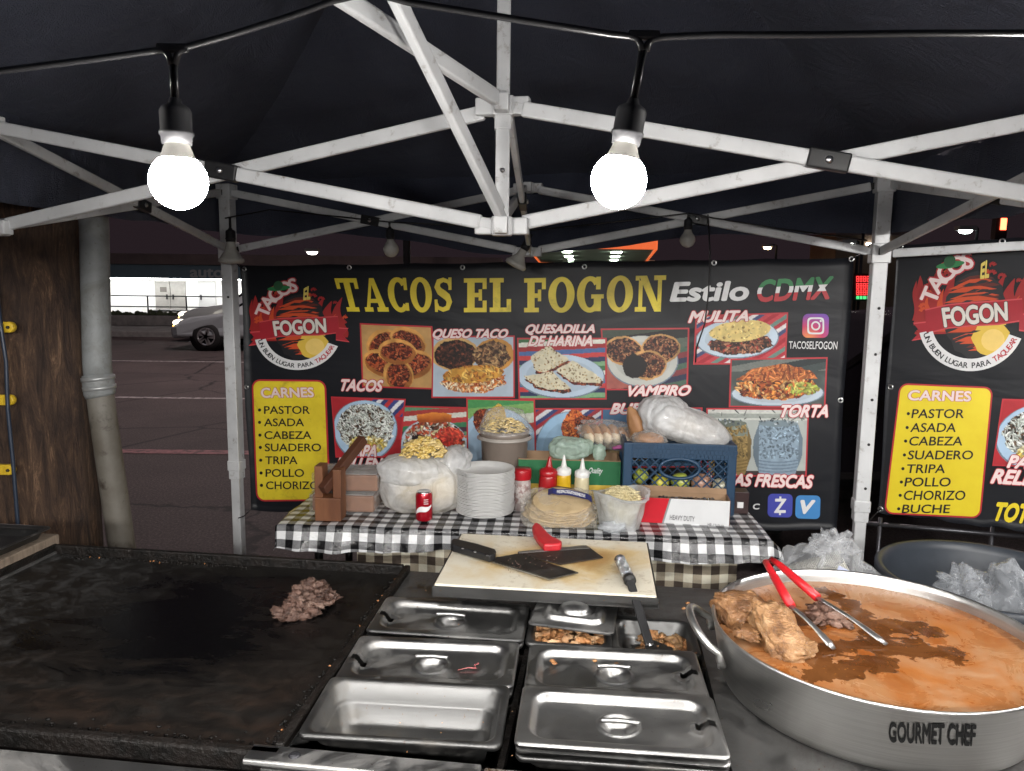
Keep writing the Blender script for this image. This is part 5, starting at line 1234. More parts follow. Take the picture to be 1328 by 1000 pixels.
# ------------------------------------------------------------------ steam pans and lids
PW, PH = .325, .176
def pan_mesh(w, h, depth, wall=.014):
    mb = MB()
    rings = [rrect(w-.004, h-.004, .012, -.010), rrect(w, h, .014, -.007), rrect(w, h, .014, -.002), rrect(w-.004, h-.004, .013, 0), rrect(w-.020, h-.020, .020, 0), rrect(w-.028, h-.028, .024, -.004),
             rrect(w-.036, h-.036, .027, -depth*.28), rrect(w-.046, h-.046, .027, -depth*.30), rrect(w-.052, h-.052, .027, -depth*.36), rrect(w-.074, h-.074, .03, -depth*.93), rrect(w-.095, h-.095, .028, -depth), rrect(w*.3, h*.2, .01, -depth)]
    mb.loft(rings, cap1=True); return mb
def lid_mesh(w, h, handle=True, notch=True, dome=False):
    def sdf(x, y, W, H, r): qx, qy = abs(x)-W/2+r, abs(y)-H/2+r; return math.hypot(max(qx, 0), max(qy, 0))+min(max(qx, qy), 0)-r
    def sst(a, b, x): t = min(1, max(0, (x-a)/(b-a))); return t*t*(3-2*t)
    R_ = .031
    def z(x, y):
        d = -sdf(x, y, w-.040, h-.040, .032); zz = -.013*sst(-.003, .0135, d)
        if dome: zz = .012*sst(0, .012, d)-.004*sst(.014, .026, d)
        rr = math.hypot(x, y)
        if handle:
            zz += .003*sst(R_+.006, R_+.001, rr)
            if rr < R_+.002: zz -= .017*(1-sst(R_*.35, R_+.001, rr))
        elif dome: 
            k = max(0, 1-(rr/.033)**2); zz += .017*math.sqrt(k) if k > 0 else 0
            if .033 < rr < .042: zz -= .0025*math.sin((rr-.033)/.009*math.pi)
        if notch:
            nx, ny = x+w/2-.030, y+.004
            zz += .0016*math.exp(-((math.hypot(nx*1.0, ny)-.019)/.0035)**2) if nx > -.012 else 0
        e = -sdf(x, y, w, h, .012); zz += -.003*(1-sst(0, .004, e)); return zz
    NX, NY = 150, 84
    def fn(a, b):
        x, y = (a-.5)*w, (b-.5)*h; d = sdf(x, y, w, h, .012)
        if d > 0:
            l = math.hypot(x, y); x *= 1-d*.9/l; y *= 1-d*.9/l
        return Vector((x, y, z(x, y)))
    sk = (lambda a, b: notch and ((a-.5)*w < -w/2+.038 and abs((b-.5)*h+.004+(.35*((a-.5)*w+w/2-.02))) < .0085 and (a-.5)*w > -w/2+.008)) if notch else None
    mb = MB(); mb.grid(NX, NY, fn, skip=sk)
    rings = [rrect(w-.001, h-.001, .012, -.0028), rrect(w, h, .012, -.006), rrect(w-.006, h-.006, .012, -.006)]
    mb.loft(rings); return mb
def bar_mesh():
    mb = MB(); mb.tube([(-.031, 0, .0035), (-.028, 0, .005), (0, 0, .006), (.028, 0, .005), (.031, 0, .0035)], .0042, 8); return mb
P_LAB = {}
pan0 = thing('steam_pan', 'stainless steam pan under the rear left lid beside the griddle', 'steam pan', (0, 0, 0), group='third size steam pans')
part('pan', pan_mesh(PW, PH, .10), M_PANIN, pan0, True)
lid0 = thing('pan_lid', 'notched steel lid on the rear left steam pan, below the cutting board corner', 'pan lid', (0, 0, 0), group='notched steam pan lids')
part('lid_plate', lid_mesh(PW, PH), M_PAN, lid0, True); part('handle_bar', bar_mesh(), M_PAN, lid0, True)
def place(o, c, z, deg, flip=False, tx=0, ty=0):
    o.location = (c[0], c[1], z); o.rotation_euler = (R(tx), R(ty), R(deg)+(math.pi if flip else 0))
place(pan0, (-.125, 1.566), ZC+.006, -6); place(lid0, (-.125, 1.566), ZC+.018, -5.5, ty=.6)
p = copy_tree(pan0, 'stainless steam pan under the middle left lid'); place(p, (-.148, 1.376), ZC+.006, -5.2)
l = copy_tree(lid0, 'notched steel lid with a pink smear, middle of the left column of pans'); place(l, (-.147, 1.379), ZC+.018, -4.6, ty=-.5)
p = copy_tree(pan0, 'open empty steam pan at the front left'); place(p, (-.165, 1.204), ZC+.020, -4.6, tx=1.5)
p = copy_tree(pan0, 'stainless steam pan under the right column lid behind the front one'); place(p, (.195, 1.348), ZC+.006, -5.2)
l = copy_tree(lid0, 'notched steel lid with orange food specks, right column behind the front lids'); place(l, (.196, 1.350), ZC+.018, -4.8, True, ty=.4)
p = copy_tree(pan0, 'stainless steam pan under the two front right lids'); place(p, (.181, 1.166), ZC+.008, -5.5)
l = copy_tree(lid0, 'lower of the two stacked steel lids at the front right'); place(l, (.182, 1.162), ZC+.022, -6.2, True)
lid1 = thing('pan_lid', 'upper of the two stacked steel lids at the front right, with a round plain dish', 'pan lid', (0, 0, 0), group='notched steam pan lids')
part('lid_plate', lid_mesh(PW, PH), steel('pan_steel_smeared', .44, .38, .3, 9, grime=(.25, .2, .15)), lid1, True); place(lid1, (.179, 1.160), ZC+.034, -5.4, True)
SW = .176; 
sp0 = thing('small_pan', 'small square steam pan heaped with orange chopped meat under a tilted lid', 'steam pan', (0, 0, 0), group='sixth size steam pans')
part('pan', pan_mesh(SW, .162, .10), M_PANIN, sp0, True); place(sp0, (.128, 1.545), ZC+.006, -6)
sp1 = copy_tree(sp0, 'small open square steam pan holding chopped meat and the spatula tip'); place(sp1, (.300, 1.517), ZC+.006, -5)
def pan_food(label, c, deg, z, w, h, mats_, seed, n, size, zr, nm='chopped_meat'):
    t = thing(nm, label, 'meat', (c[0], c[1], z)); mb = MB(); M = Matrix.Rotation(R(deg), 3, 'Z'); rr = random.Random(seed)
    for k in range(n):
        x, y = rr.uniform(-w/2, w/2), rr.uniform(-h/2, h/2); s_ = size*rr.uniform(.6, 1.3); zz = z+rr.random()*zr*(1-(2*x/w)**2*.4)
        rot_ = Matrix.Rotation(rr.uniform(0, 6.28), 3, 'Z') @ Matrix.Rotation(rr.uniform(-.7, .7), 3, 'X'); p = M @ Vector((x, y, 0))
        mb.blob(Vector((c[0]+p.x, c[1]+p.y, zz)), (s_*1.5, s_*.85, s_*.6), seed*17+k, .4, 1.8, 10, 7, hard=True, rot=rot_, mi=rr.randrange(len(mats_)))
    part('meat', mb, mats_, t); return t
M_CHK = meat_mat('orange_chicken', (.20, .075, .025), (.44, .20, .075), (.62, .36, .17), 35); M_CHK2 = meat_mat('pale_chicken', (.30, .14, .06), (.52, .30, .15), (.66, .46, .27), 35)
M_CARN = meat_mat('brown_carnitas', (.10, .05, .02), (.26, .14, .06), (.42, .27, .13), 35)
pan_food('orange brown chopped meat spilling over the front of the small lidded pan', (.128, 1.540), -6, ZC-.028, .148, .134, [M_CHK, M_CHK2], 3, 190, .0095, .032)
pan_food('brown shredded meat in the small open pan around the spatula tip', (.327, 1.506), -5, ZC-.046, .095, .118, [M_CARN, M_CHK], 4, 130, .0105, .042)
sl_ = thing('pan_lid', 'small domed steel lid lying tilted on the heaped small pan', 'pan lid', (0, 0, 0)); part('lid_plate', lid_mesh(SW, .162, False, False, True), M_PAN, sl_, True)
place(sl_, (.140, 1.566), ZC+.030, -11, tx=-2.5, ty=2)
# bits that lie about
sc_p = thing('white_scrap', 'white scalloped plastic scrap lying in the front open pan', 'scrap', (-.07, 1.165, ZC-.06))
mb = MB(); cS = Vector((-.072, 1.150, ZC-.060)); pts = [(.045*math.cos(R(a))*(1+.05*math.cos(R(a*14))), .030*math.sin(R(a))*(1+.05*math.cos(R(a*14)))) for a in range(-10, 195, 5)]
mb.prism(pts, lambda x, y, t: cS+Vector((x, y, .002*t+.12*y)), 0, 1); part('sheet', mb, mat('foam_white', (.62, .60, .54), None, 30, .6), sc_p)
# pink smear lies inside the lid surface
sm = thing('food_scrap', 'thin pink meat scrap on the middle left lid', 'scrap', (-.07, 1.40, ZC+.02))
mb = MB(); cS = Vector((-.065, 1.368, ZC+.0085)); mb.tube([cS+Vector(q) for q in ((-.03, -.012, 0), (-.012, -.004, .001), (.004, -.006, .001), (.0, .006, .001), (.008, .012, .001), (.006, .016, .001))], [.0005, .0007, .0012, .0013, .0012, .0006], 6); part('strip', mb, mat('pink_meat', (.55, .16, .16), None, 40, .4), sm)
sm = thing('food_crumbs', 'scattered orange crumbs on the right column lid and the deck', 'crumbs', (.1, 1.35, ZC+.02)); sm['kind'] = 'stuff'
mb = MB()
for k, (u, v, z) in enumerate(((.085, 1.385, .012), (.088, 1.379, .012), (.083, 1.390, .012), (.165, 1.395, .010), (.205, 1.384, .010), (.395, 1.66, .002), (.41, 1.69, .002), (.07, 1.02, .02), (.03, 1.0, .02), (.44, 1.31, .003), (.445, 1.305, .003), (.37, 1.44, .004))):
    mb.blob((u, v, ZC+z), (.0055, .004, .003), k, .4, 2, 8, 5, hard=True)
for k in range(60): mb.blob(CF(random.uniform(.03, .68), random.uniform(.05, .86), ZC+.001), (.002, .0015, .001), k, .3, 2, 5, 4)
part('crumbs', mb, M_CHK, sm)

# ------------------------------------------------------------------ cutting board with cleavers
cbd = thing('cutting_board', 'worn white cutting board in a black metal tray behind the steam pans', 'cutting board', (.10, 1.75, ZC), R(-6))
BZ = .985; bR = Matrix.Rotation(R(-6.2), 3, 'Z'); bC = Vector((.092, 1.752, 0))
def board_mat():
    m, nt, b, out = nodes_of('board_plastic'); v = tex_coord(nt); f = noise_node(nt, v, 5.5, 8, .62, .6); g = noise_node(nt, v, 60, 5, .6); s_ = noise_node(nt, tex_coord(nt, (60, 9, 1)), 5, 3, .5)
    sep = nt.nodes.new('ShaderNodeSeparateXYZ'); nt.links.new(v, sep.inputs[0])
    gd = nt.nodes.new('ShaderNodeVectorMath'); gd.operation = 'LENGTH'; mp = nt.nodes.new('ShaderNodeMapping'); mp.inputs['Scale'].default_value = (2.3, 3.4, 0); mp.inputs['Location'].default_value = (-.10, -.05, 0)
    nt.links.new(v, mp.inputs[0]); nt.links.new(mp.outputs[0], gd.inputs[0])
    ad = nt.nodes.new('ShaderNodeMath'); ad.operation = 'ADD'; nt.links.new(gd.outputs['Value'], ad.inputs[0])
    ml_ = nt.nodes.new('ShaderNodeMath'); ml_.operation = 'MULTIPLY'; ml_.inputs[1].default_value = 1.7; nt.links.new(f, ml_.inputs[0]); nt.links.new(ml_.outputs[0], ad.inputs[1])
    hf = nt.nodes.new('ShaderNodeMath'); hf.operation = 'MULTIPLY'; hf.inputs[1].default_value = .42; nt.links.new(ad.outputs[0], hf.inputs[0])
    col = ramp(nt, hf.outputs[0], [(.37, (.33, .20, .075)), (.47, (.47, .35, .18)), (.60, (.54, .50, .41))])
    col = mix(nt, mix(nt, 1, ramp(nt, g, [(.55, 0), (.72, .6)]), ramp(nt, f, [(.42, 0), (.6, 1)]), 'MULTIPLY'), col, (.16, .085, .03))
    nt.links.new(col, b.inputs['Base Color']); b.inputs['Roughness'].default_value = .42; bump_to(nt, b, mix(nt, .4, g, s_), .25, .003); return m
mb = MB(); mb.box(bC+Vector((0, 0, BZ-.008)), (.480, .345, .016), rot=bR); part('board', mb, board_mat(), cbd, bevel=.004)
M_TRAYB = steel('black_tray', .09, .45, .6, 9)
mb = MB(); mb.box(bC+Vector((0, 0, BZ-.022)), (.486, .351, .010), rot=bR); part('tray', mb, M_TRAYB, cbd, bevel=.002)
mb = MB()
for s_ in (-1, 1):
    mb.box(bC+bR @ Vector((0, s_*.1745, 0))+Vector((0, 0, BZ-.016)), (.488, .002, .024), rot=bR); mb.box(bC+bR @ Vector((s_*.2425, 0, 0))+Vector((0, 0, BZ-.016)), (.002, .351, .024), rot=bR)
part('tray_lip', mb, M_TRAYB, cbd)
mb = MB(); mb.box(bC+Vector((0, -.0, (BZ-.027+ZC)/2)), (.40, .22, BZ-.027-ZC), rot=bR); part('stand', mb, M_GRIME, cbd)
def flatcut(px, z0, z1):     # outline lying at height z0..z1
    mb = MB(); pts = [AZ(x, y, z0) for x, y in px]; n = len(pts)
    mb.add([(p.x, p.y, z0) for p in pts]+[(p.x, p.y, z1) for p in pts], [tuple(range(n)), tuple(range(2*n-1, n-1, -1))]+[(i, n+i, n+(i+1) % n, (i+1) % n) for i in range(n)]); return mb
M_BLADE = steel('blade_dark', .13, .38, .5, 18, grime=(.05, .035, .02)); M_BLADE2 = steel('blade_greasy', .05, .5, .9, 22, grime=(.03, .015, .008), glo=.3, ghi=.6)
k2 = thing('cleaver', 'red handled cleaver with a dark greasy blade lying across the board', 'cleaver', (.15, 1.78, BZ))
part('blade', flatcut([(671.5, 717.5), (692, 724), (727, 732.6), (782, 724), (765, 711.5), (759.6, 708.5)], BZ+.003, BZ+.0055), M_BLADE2, k2)
mb = flatcut([(673, 717.5), (672, 715.5), (758, 707.5), (765, 711)], BZ+.0055, BZ+.0063); part('blade_spine', mb, steel('spine', .4, .4, .8, 20, grime=(.12, .07, .03)), k2)
mb = flatcut([(690, 691), (692, 687.5), (696, 686.4), (701, 689), (709, 698), (716, 704.5), (724, 708.5), (729, 711.2), (727, 715), (716, 715.8), (705, 716), (698, 708), (692, 699)], BZ+.004, BZ+.024); h_ = part('handle', mb, mat('red_handle', (.42, .018, .025), (.33, .014, .02), 30, .4), k2, bevel=.006, seg=3)
k1 = thing('cleaver', 'black handled steel cleaver lying over the blade of the red one', 'cleaver', (.05, 1.75, BZ))
mb = flatcut([(640, 728), (644, 724), (673, 719), (750, 743.5), (713.5, 751.6)], BZ+.0065, BZ+.009); part('blade', mb, M_BLADE, k1)
mb = flatcut([(640, 729), (713.5, 751.6), (711, 752), (638, 730)], BZ+.004, BZ+.0065); part('blade_edge', mb, steel('edge', .5, .3, .3, 20), k1)
mb = flatcut([(585, 710), (586.5, 707.5), (590, 706.8), (620, 714), (642.5, 721), (643.5, 724), (642, 727.5), (635, 730), (610, 722.5), (587, 716), (585, 713)], BZ+.005, BZ+.023); h_ = part('handle', mb, flat('black_handle', (.014, .014, .015), .35), k1, bevel=.006, seg=3)
for x, y in ((600, 711.5), (616, 715.5), (632, 720.5)):
    mb = MB(); c = AZ(x, y, BZ+.023); mb.lathe([(.0, .0012), (.0032, .0008), (.0035, 0)], (c.x, c.y, BZ+.0228), 10); part('rivet', mb, M_BOLT, h_)
mb = MB()
for k in range(26): c = AZ(random.gauss(690, 22), random.gauss(729, 6), BZ+.011); mb.blob((c.x, c.y, BZ+.010), (.0018, .0012, .0009), k, .4, 2, 6, 4, hard=True)
bs = thing('meat_crumbs', 'tiny pinkish crumbs of meat on the cleaver blades', 'crumbs', (.05, 1.75, BZ)); part('crumbs', mb, M_MEAT2, bs); bs['kind'] = 'stuff'
# spatula
st = thing('spatula', 'black spatula with foil wrapped handle leaning from the board into the small open pan', 'spatula', (.25, 1.6, BZ))
a, b_, c, e = AZ(803, 724, BZ+.020), AZ(816.5, 752, BZ+.014), AZ(843, 838, ZC+.008), AZ(850, 842, ZC-.012)
def foil():
    m, nt, b, out = nodes_of('foil'); v = tex_coord(nt); b.inputs['Metallic'].default_value = 1; b.inputs['Base Color'].default_value = (.90, .90, .92, 1); b.inputs['Metallic'].default_value = .92; b.inputs['Roughness'].default_value = .22
    w = nt.nodes.new('ShaderNodeTexVoronoi'); w.inputs['Scale'].default_value = 190; nt.links.new(v, w.inputs['Vector']); sw = nt.nodes.new('ShaderNodeSeparateColor'); nt.links.new(w.outputs['Color'], sw.inputs[0]); nt.links.new(ramp(nt, sw.outputs[0], [(.35, (.10, .10, .11)), (.55, (.62, .62, .64)), (.8, (.95, .95, .97))]), b.inputs['Base Color']); bump_to(nt, b, mix(nt, .5, w.outputs[0], noise_node(nt, v, 260, 4)), 1, .02); return m  # bright and dark glints of crumpled foil painted into the facet colours
mb = MB(); n_ = 14; mb.tube([a.lerp(b_, k/n_) for k in range(n_+1)], [.008 if k in (0,) else .0125+.0014*math.sin(k*2.3) for k in range(n_+1)], 12); part('foil_grip', mb, foil(), st)
mb = MB(); mb.tube([b_.lerp(a, -.05), b_.lerp(a, .06)], .0135, 12); part('ferrule', mb, flat('tape_black', (.01, .01, .01), .5), st)
mb = MB(); mb.bar(b_, c, .019, .008); part('shaft', mb, flat('shaft_black', (.025, .025, .026), .22, .6), st, bevel=.003)
mb = flatcut([(836, 836), (848, 832), (884, 846), (872, 856), (838, 848)], ZC-.006, ZC-.003); part('blade', mb, steel('turner', .25, .3, .5, 20), st)
mb = MB(); mb.lathe([(0, .004), (.004, .003), (.005, 0)], c+Vector((0, 0, .003)), 10); part('rivet', mb, M_BOLT, st)

# ------------------------------------------------------------------ stew pot
PC = Vector((.655, 1.315, 0)); PR, PZ, PB = .282, ZC+.122, ZC+.002
def potsteel():
    m, nt, b, out = nodes_of('brushed_pot'); b.inputs['Metallic'].default_value = 1; v = tex_coord(nt)
    s_ = noise_node(nt, tex_coord(nt, (1, 1, 90)), 5, 5, .7); f = noise_node(nt, v, 6, 6, .6)
    nt.links.new(ramp(nt, s_, [(.3, (.48, .475, .46)), (.7, (.62, .615, .60))]), b.inputs['Base Color']); b.inputs['Anisotropic'].default_value = .5
    nt.links.new(ramp(nt, f, [(.3, .26), (.7, .42)]), b.inputs['Roughness']); bump_to(nt, b, s_, .08, .003); return m
M_POT = potsteel()
pot = thing('stew_pot', 'wide low stainless stew pot full of orange brown broth on the right of the cart', 'pot', (PC.x, PC.y, PB))
mb = MB(); mb.lathe([(0, PB), (PR-.034, PB), (PR-.026, PB+.006), (PR-.020, PB+.02), (PR-.004, PZ-.012), (PR-.001, PZ-.004), (PR, PZ), (PR-.003, PZ+.002), (PR-.006, PZ), (PR-.009, PZ-.012), (PR-.016, PZ-.06), (PR-.03, PB+.01), (0, PB+.008)], PC, 96); part('body', mb, M_POT, pot)
for k, a0 in enumerate((R(172), R(-8))):
    mb = MB(); d = Vector((math.cos(a0), math.sin(a0), 0)); tt = Vector((-d.y, d.x, 0)); b0 = PC+d*(PR-.008)+Vector((0, 0, PZ-.035))
    P_ = []
    for t in range(0, 13):
        w = R(15*t); P_.append(b0+tt*(.075*math.cos(w))+d*(.004+.045*math.sin(w)**.8)+Vector((0, 0, .038*math.sin(w))))
    mb.tube([PC+d*(PR-.012)+tt*.079+Vector((0, 0, PZ-.06)), b0+tt*.077+d*.002+Vector((0, 0, -.01))]+P_+[b0-tt*.077+d*.002+Vector((0, 0, -.01)), PC+d*(PR-.012)-tt*.079+Vector((0, 0, PZ-.06))], .0072, 10)
    h_ = part('handle', mb, M_POT, pot)
    for sg in (-1, 1):
        mb = MB(); q = PC+d*(PR-.006)+tt*.078*sg+Vector((0, 0, PZ-.055)); mb.lathe([(0, .004), (.006, .003), (.008, 0)], q, 10, rot=d.to_track_quat('Z', 'Y').to_matrix()); part('rivet', mb, M_POT, h_)
def pot_at(px, py, l):
    d = ray(px, py); o = Vector((0, 0, CAMZ)); rr = PR-.0095+.0004*l
    ox, oy = o.x-PC.x, o.y-PC.y
    for _i in range(3):
        A = d.x*d.x+d.y*d.y; B = 2*(ox*d.x+oy*d.y); C_ = ox*ox+oy*oy-rr*rr; t = (-B-math.sqrt(max(0, B*B-4*A*C_)))/(2*A); p = o+d*t
        f_ = (p.z-PB-.02)/(PZ-.012-PB-.02); rr = PR-.020+.016*min(1, max(0, f_))+.0003+.0008*l
    return p
mb = MB(); text_on(mb, 'GOURMET CHEF', [(1153, 938), (1266, 941), (1264, 967), (1153, 962)], pot_at, 1, .035, None, 0, 0, 0, 1.02); part('engraved_lettering', mb, flat('etched_black', (.008, .008, .008), .85, .1), pot)
# broth: brown liquid with patches of orange foam
def broth_mat():
    m, nt, b, out = nodes_of('broth'); v = tex_coord(nt)
    at = nt.nodes.new('ShaderNodeAttribute'); at.attribute_name = 'Col'; sp_ = nt.nodes.new('ShaderNodeSeparateColor'); nt.links.new(at.outputs['Color'], sp_.inputs[0])
    f = noise_node(nt, v, 21, 9, .6, .6); g = noise_node(nt, v, 11, 8, .68, .9); h = noise_node(nt, v, 120, 3, .6)
    ad = nt.nodes.new('ShaderNodeMath'); ad.operation = 'ADD'; nt.links.new(sp_.outputs[0], ad.inputs[0])
    ml_ = nt.nodes.new('ShaderNodeMath'); ml_.operation = 'MULTIPLY_ADD'; ml_.inputs[1].default_value = 1.3; ml_.inputs[2].default_value = -.65; nt.links.new(f, ml_.inputs[0]); nt.links.new(ml_.outputs[0], ad.inputs[1])
    foam = ramp(nt, ad.outputs[0], [(.49, 0), (.515, 1)])
    g2 = noise_node(nt, v, 4.2, 7, .66, 1.0); fc = mix(nt, ramp(nt, g2, [(.40, 0), (.60, 1)]), ramp(nt, g, [(.34, (.19, .050, .007)), (.48, (.26, .082, .015)), (.62, (.30, .112, .030))]), ramp(nt, g, [(.34, (.27, .115, .038)), (.50, (.30, .155, .072)), (.66, (.34, .215, .130))]))
    fc = mix(nt, ramp(nt, h, [(.6, 0), (.75, .25)]), fc, (.19, .055, .009))
    bc = ramp(nt, g, [(.35, (.075, .024, .006)), (.65, (.135, .052, .016))])
    dv = nt.nodes.new('ShaderNodeTexVoronoi'); dv.inputs['Scale'].default_value = 85; nt.links.new(v, dv.inputs['Vector'])
    drop = mix(nt, 1, ramp(nt, dv.outputs['Distance'], [(.16, 1), (.20, 0)]), ramp(nt, h, [(.5, 0), (.6, .8)]), 'MULTIPLY')
    bc = mix(nt, drop, bc, (.30, .12, .02))
    nt.links.new(mix(nt, foam, bc, fc), b.inputs['Base Color'])
    nt.links.new(mix(nt, foam, .07, ramp(nt, g, [(.3, .16), (.7, .42)])), b.inputs['Roughness']); b.inputs['Specular IOR Level'].default_value = .45
    bump_to(nt, b, mix(nt, .25, foam, g), .22, .004); return m
BRZ = PZ-.024
chan = [AZ(x, y, BRZ) for x, y in ((1075, 768), (1100, 782), (1120, 806), (1150, 812), (1205, 817))], [AZ(x, y, BRZ) for x, y in ((1130, 808), (1145, 835), (1140, 855), (1085, 872), (1060, 876))], [AZ(x, y, BRZ) for x, y in ((1060, 850), (1085, 840), (1120, 835))], [AZ(x, y, BRZ) for x, y in ((1190, 838), (1230, 850), (1170, 842))], [AZ(x, y, BRZ) for x, y in ((940, 800), (1000, 790), (1050, 805))]
def segd(p, a, b):
    ab = b-a; t = max(0, min(1, (p-a).dot(ab)/max(1e-9, ab.dot(ab)))); return (p-(a+ab*t)).length
def brc(p):
    d = min(segd(p, c[i], c[i+1])-.026 for c in chan for i in range(len(c)-1)); return max(0, min(1, .5+d*11))
mb = MB(); NR, NA = 46, 120; vs = []; cl = []
for j in range(NR+1):
    for k in range(NA):
        rr = (PR-.0105)*j/NR; a = 2*math.pi*k/NA; p = PC+Vector((rr*math.cos(a), rr*math.sin(a), BRZ)); p.z += .0012*noise.noise(p*18); vs.append(p); q = brc(Vector((p.x, p.y, BRZ))); cl.append((q, q, q*.99))
mb.add(vs, [(j*NA+k, j*NA+(k+1) % NA, (j+1)*NA+(k+1) % NA, (j+1)*NA+k) for j in range(NR) for k in range(NA)], 0, True, col=cl); part('broth', mb, broth_mat(), pot)
M_PORK = meat_mat('boiled_pork', (.09, .034, .012), (.30, .155, .065), (.46, .29, .155), 34, .3); M_PORKB = meat_mat('browned_pork', (.075, .030, .011), (.22, .105, .042), (.36, .20, .095), 30, .3); M_PORK2 = meat_mat('dark_beef', (.10, .05, .035), (.22, .125, .09), (.34, .23, .18), 40)
def slab_meat(label, px, py, rad, rotz, tilt, seed, m, z=0, amp=.28):
    c = AZ(px, py, BRZ+.012+z); t = thing('meat_chunk', label, 'meat', (c.x, c.y, BRZ)); mb = MB()
    rot_ = Matrix.Rotation(R(rotz), 3, 'Z') @ Matrix.Rotation(R(tilt), 3, 'X'); off = Vector((seed*5.1, seed*2.2, 0)); nu, nv = 64, 40; vs = []
    for j in range(nv+1):
        th = math.pi*j/nv
        for i in range(nu):
            ph = 2*math.pi*i/nu; d = Vector((math.sin(th)*math.cos(ph), math.sin(th)*math.sin(ph), math.cos(th)))
            e = .55; q = Vector([math.copysign(abs(w)**e, w) for w in d]); k = 1+amp*(noise.turbulence(d*1.6+off, 3, True)-.45)+.07*noise.noise(Vector((d.x*4, d.y*16, d.z*8))+off)+.09*(noise.turbulence(d*6+off, 3, True)-.4)
            p = rot_ @ Vector((q.x*rad[0]*k, q.y*rad[1]*k, q.z*rad[2]*k)); vs.append(c+p)
    mb.add(vs, [(j*nu+i, (j+1)*nu+i, (j+1)*nu+(i+1) % nu, j*nu+(i+1) % nu) for j in range(nv) for i in range(nu)], 0, True); part('meat', mb, m, t); return t
slab_meat('big brown slab of boiled pork against the left inside of the stew pot', 964, 793, (.050, .050, .024), 22, 10, 2, M_PORKB, .004)
slab_meat('flat torn slice of boiled pork along the left wall of the stew pot', 972, 818, (.024, .046, .010), -24, -10, 13, M_PORKB, .0, .45)
slab_meat('pale boiled pork piece leaning forward at the left front of the stew pot', 1010, 824, (.036, .068, .026), 8, 24, 5, M_PORK, .005, .34)
slab_meat('small ragged pork piece floating beside the pale slab in the stew pot', 1038, 838, (.022, .026, .012), 40, 0, 9, M_PORK, -.004, .4)
t = thing('meat_chunk', 'shredded dark meat gripped between the tong arms in the broth', 'meat', (AZ(1068, 800, BRZ).x, AZ(1068, 800, BRZ).y, BRZ)); mb = MB(); cM = AZ(1070, 803, BRZ)
chunk_pile(mb, (cM.x, cM.y, BRZ), lambda x, y: Vector((x*.026, y*.034-x*.012, 0)), 46, .0095, .022, 12, .7); part('meat', mb, M_PORK2, t)
# tongs
tg = thing('tongs', 'steel tongs with red grips resting on the far rim of the stew pot', 'tongs', AZ(1000, 735, PZ+.03))
def strip(pts, w, th=.0016, up=Vector((0, 0, 1))):
    mb = MB(); rings = []
    for i, p in enumerate(pts):
        d = (pts[min(i+1, len(pts)-1)]-pts[max(i-1, 0)]).normalized(); x = d.cross(up).normalized(); z = x.cross(d); w_ = w[i] if isinstance(w, list) else w
        rings.append([p+x*(w_/2*math.cos(t))+z*((th+.003*0)*math.sin(t)) for t in [2*math.pi*k/12 for k in range(12)]])
    mb.loft(rings, cap0=True, cap1=True); return mb
M_REDG = mat('red_grip', (.46, .012, .018), (.38, .01, .014), 30, .35)
A0, A1, A2 = AZ(996, 734, PZ+.045), AZ(1026, 786, PZ+.022), AZ(1082, 842, BRZ+.004)
B0, B1_, B2_ = AZ(1008, 730, PZ+.047), AZ(1060, 775, PZ+.020), AZ(1150, 836, BRZ+.004)
mb = MB(); mb.tube([A1, A0.lerp(A1, .5), A0.lerp(A1, .08), AZ(993, 729, PZ+.046), AZ(1000, 725.5, PZ+.047), B0.lerp(B1_, .08), B0.lerp(B1_, .5), B1_], [.0085, .0085, .007, .0065, .0065, .007, .0085, .0085], 12); part('grip', mb, M_REDG, tg)
for q in ((A1, A2), (B1_, B2_)):
    pts = [q[0].lerp(q[1], k/8)+Vector((0, 0, .004*math.sin(math.pi*k/8))) for k in range(9)]
    part('arm', strip(pts, [.012, .011, .011, .011, .012, .013, .017, .018, .010], .0022), M_PAN, tg)
# ------------------------------------------------------------------ bag of foam plates behind the pot, on a crate
ct = thing('plastic_crate', 'black plastic crate on the ground under the clear bag', 'crate', (1.02, 2.42, 0)); mb = MB()
for z in (.03, .2, .38, .505): mb.box((1.02, 2.44, z), (.42, .34, .05))
for sx in (-1, 1):
    for sy in (-1, 1): mb.box((1.02+sx*.195, 2.44+sy*.155, .262), (.028, .028, .524))
mb.box((1.02, 2.44, .27), (.40, .32, .48)); part('body', mb, flat('crate_black', (.012, .012, .013), .6), ct)
M_CLEAR = film('clear_film', (.70, .72, .75), .16, .10, 14, .8, .42, .72)
M_CLEAR2 = film('clear_film_thick', (.80, .81, .82), .40, .15, 16, .8)
bg = thing('clear_bag', 'clear plastic bag of white foam plates behind the stew pot', 'bag', (1.02, 2.42, .60))
mb = MB(); cB = Vector((1.02, 2.40, .535)); mb.blob(cB+Vector((0, 0, .12)), (.185, .14, .19), 4, .16, 1.6, 60, 36, zmin=.535)
mb.blob(cB+Vector((.01, -.03, .27)), (.085, .05, .075), 7, .3, 2.2, 36, 24); part('film', mb, M_CLEAR, bg)
mb = MB()
for k in range(32):
    a = R(35-k*1.2); mb.lathe([(0, .001), (.075, 0), (.10, .014), (.103, .015), (.101, .017), (.076, .004), (0, .005)], cB+Vector((-.085+k*.0052, -.01, .10+.0018*k)), 28, rot=Matrix.Rotation(R(-12), 3, 'Z') @ Matrix.Rotation(R(62), 3, 'Y'))
part('foam_plates', mb, mat('foam_plate', (.66, .65, .60), (.58, .57, .53), 20, .6), bg)
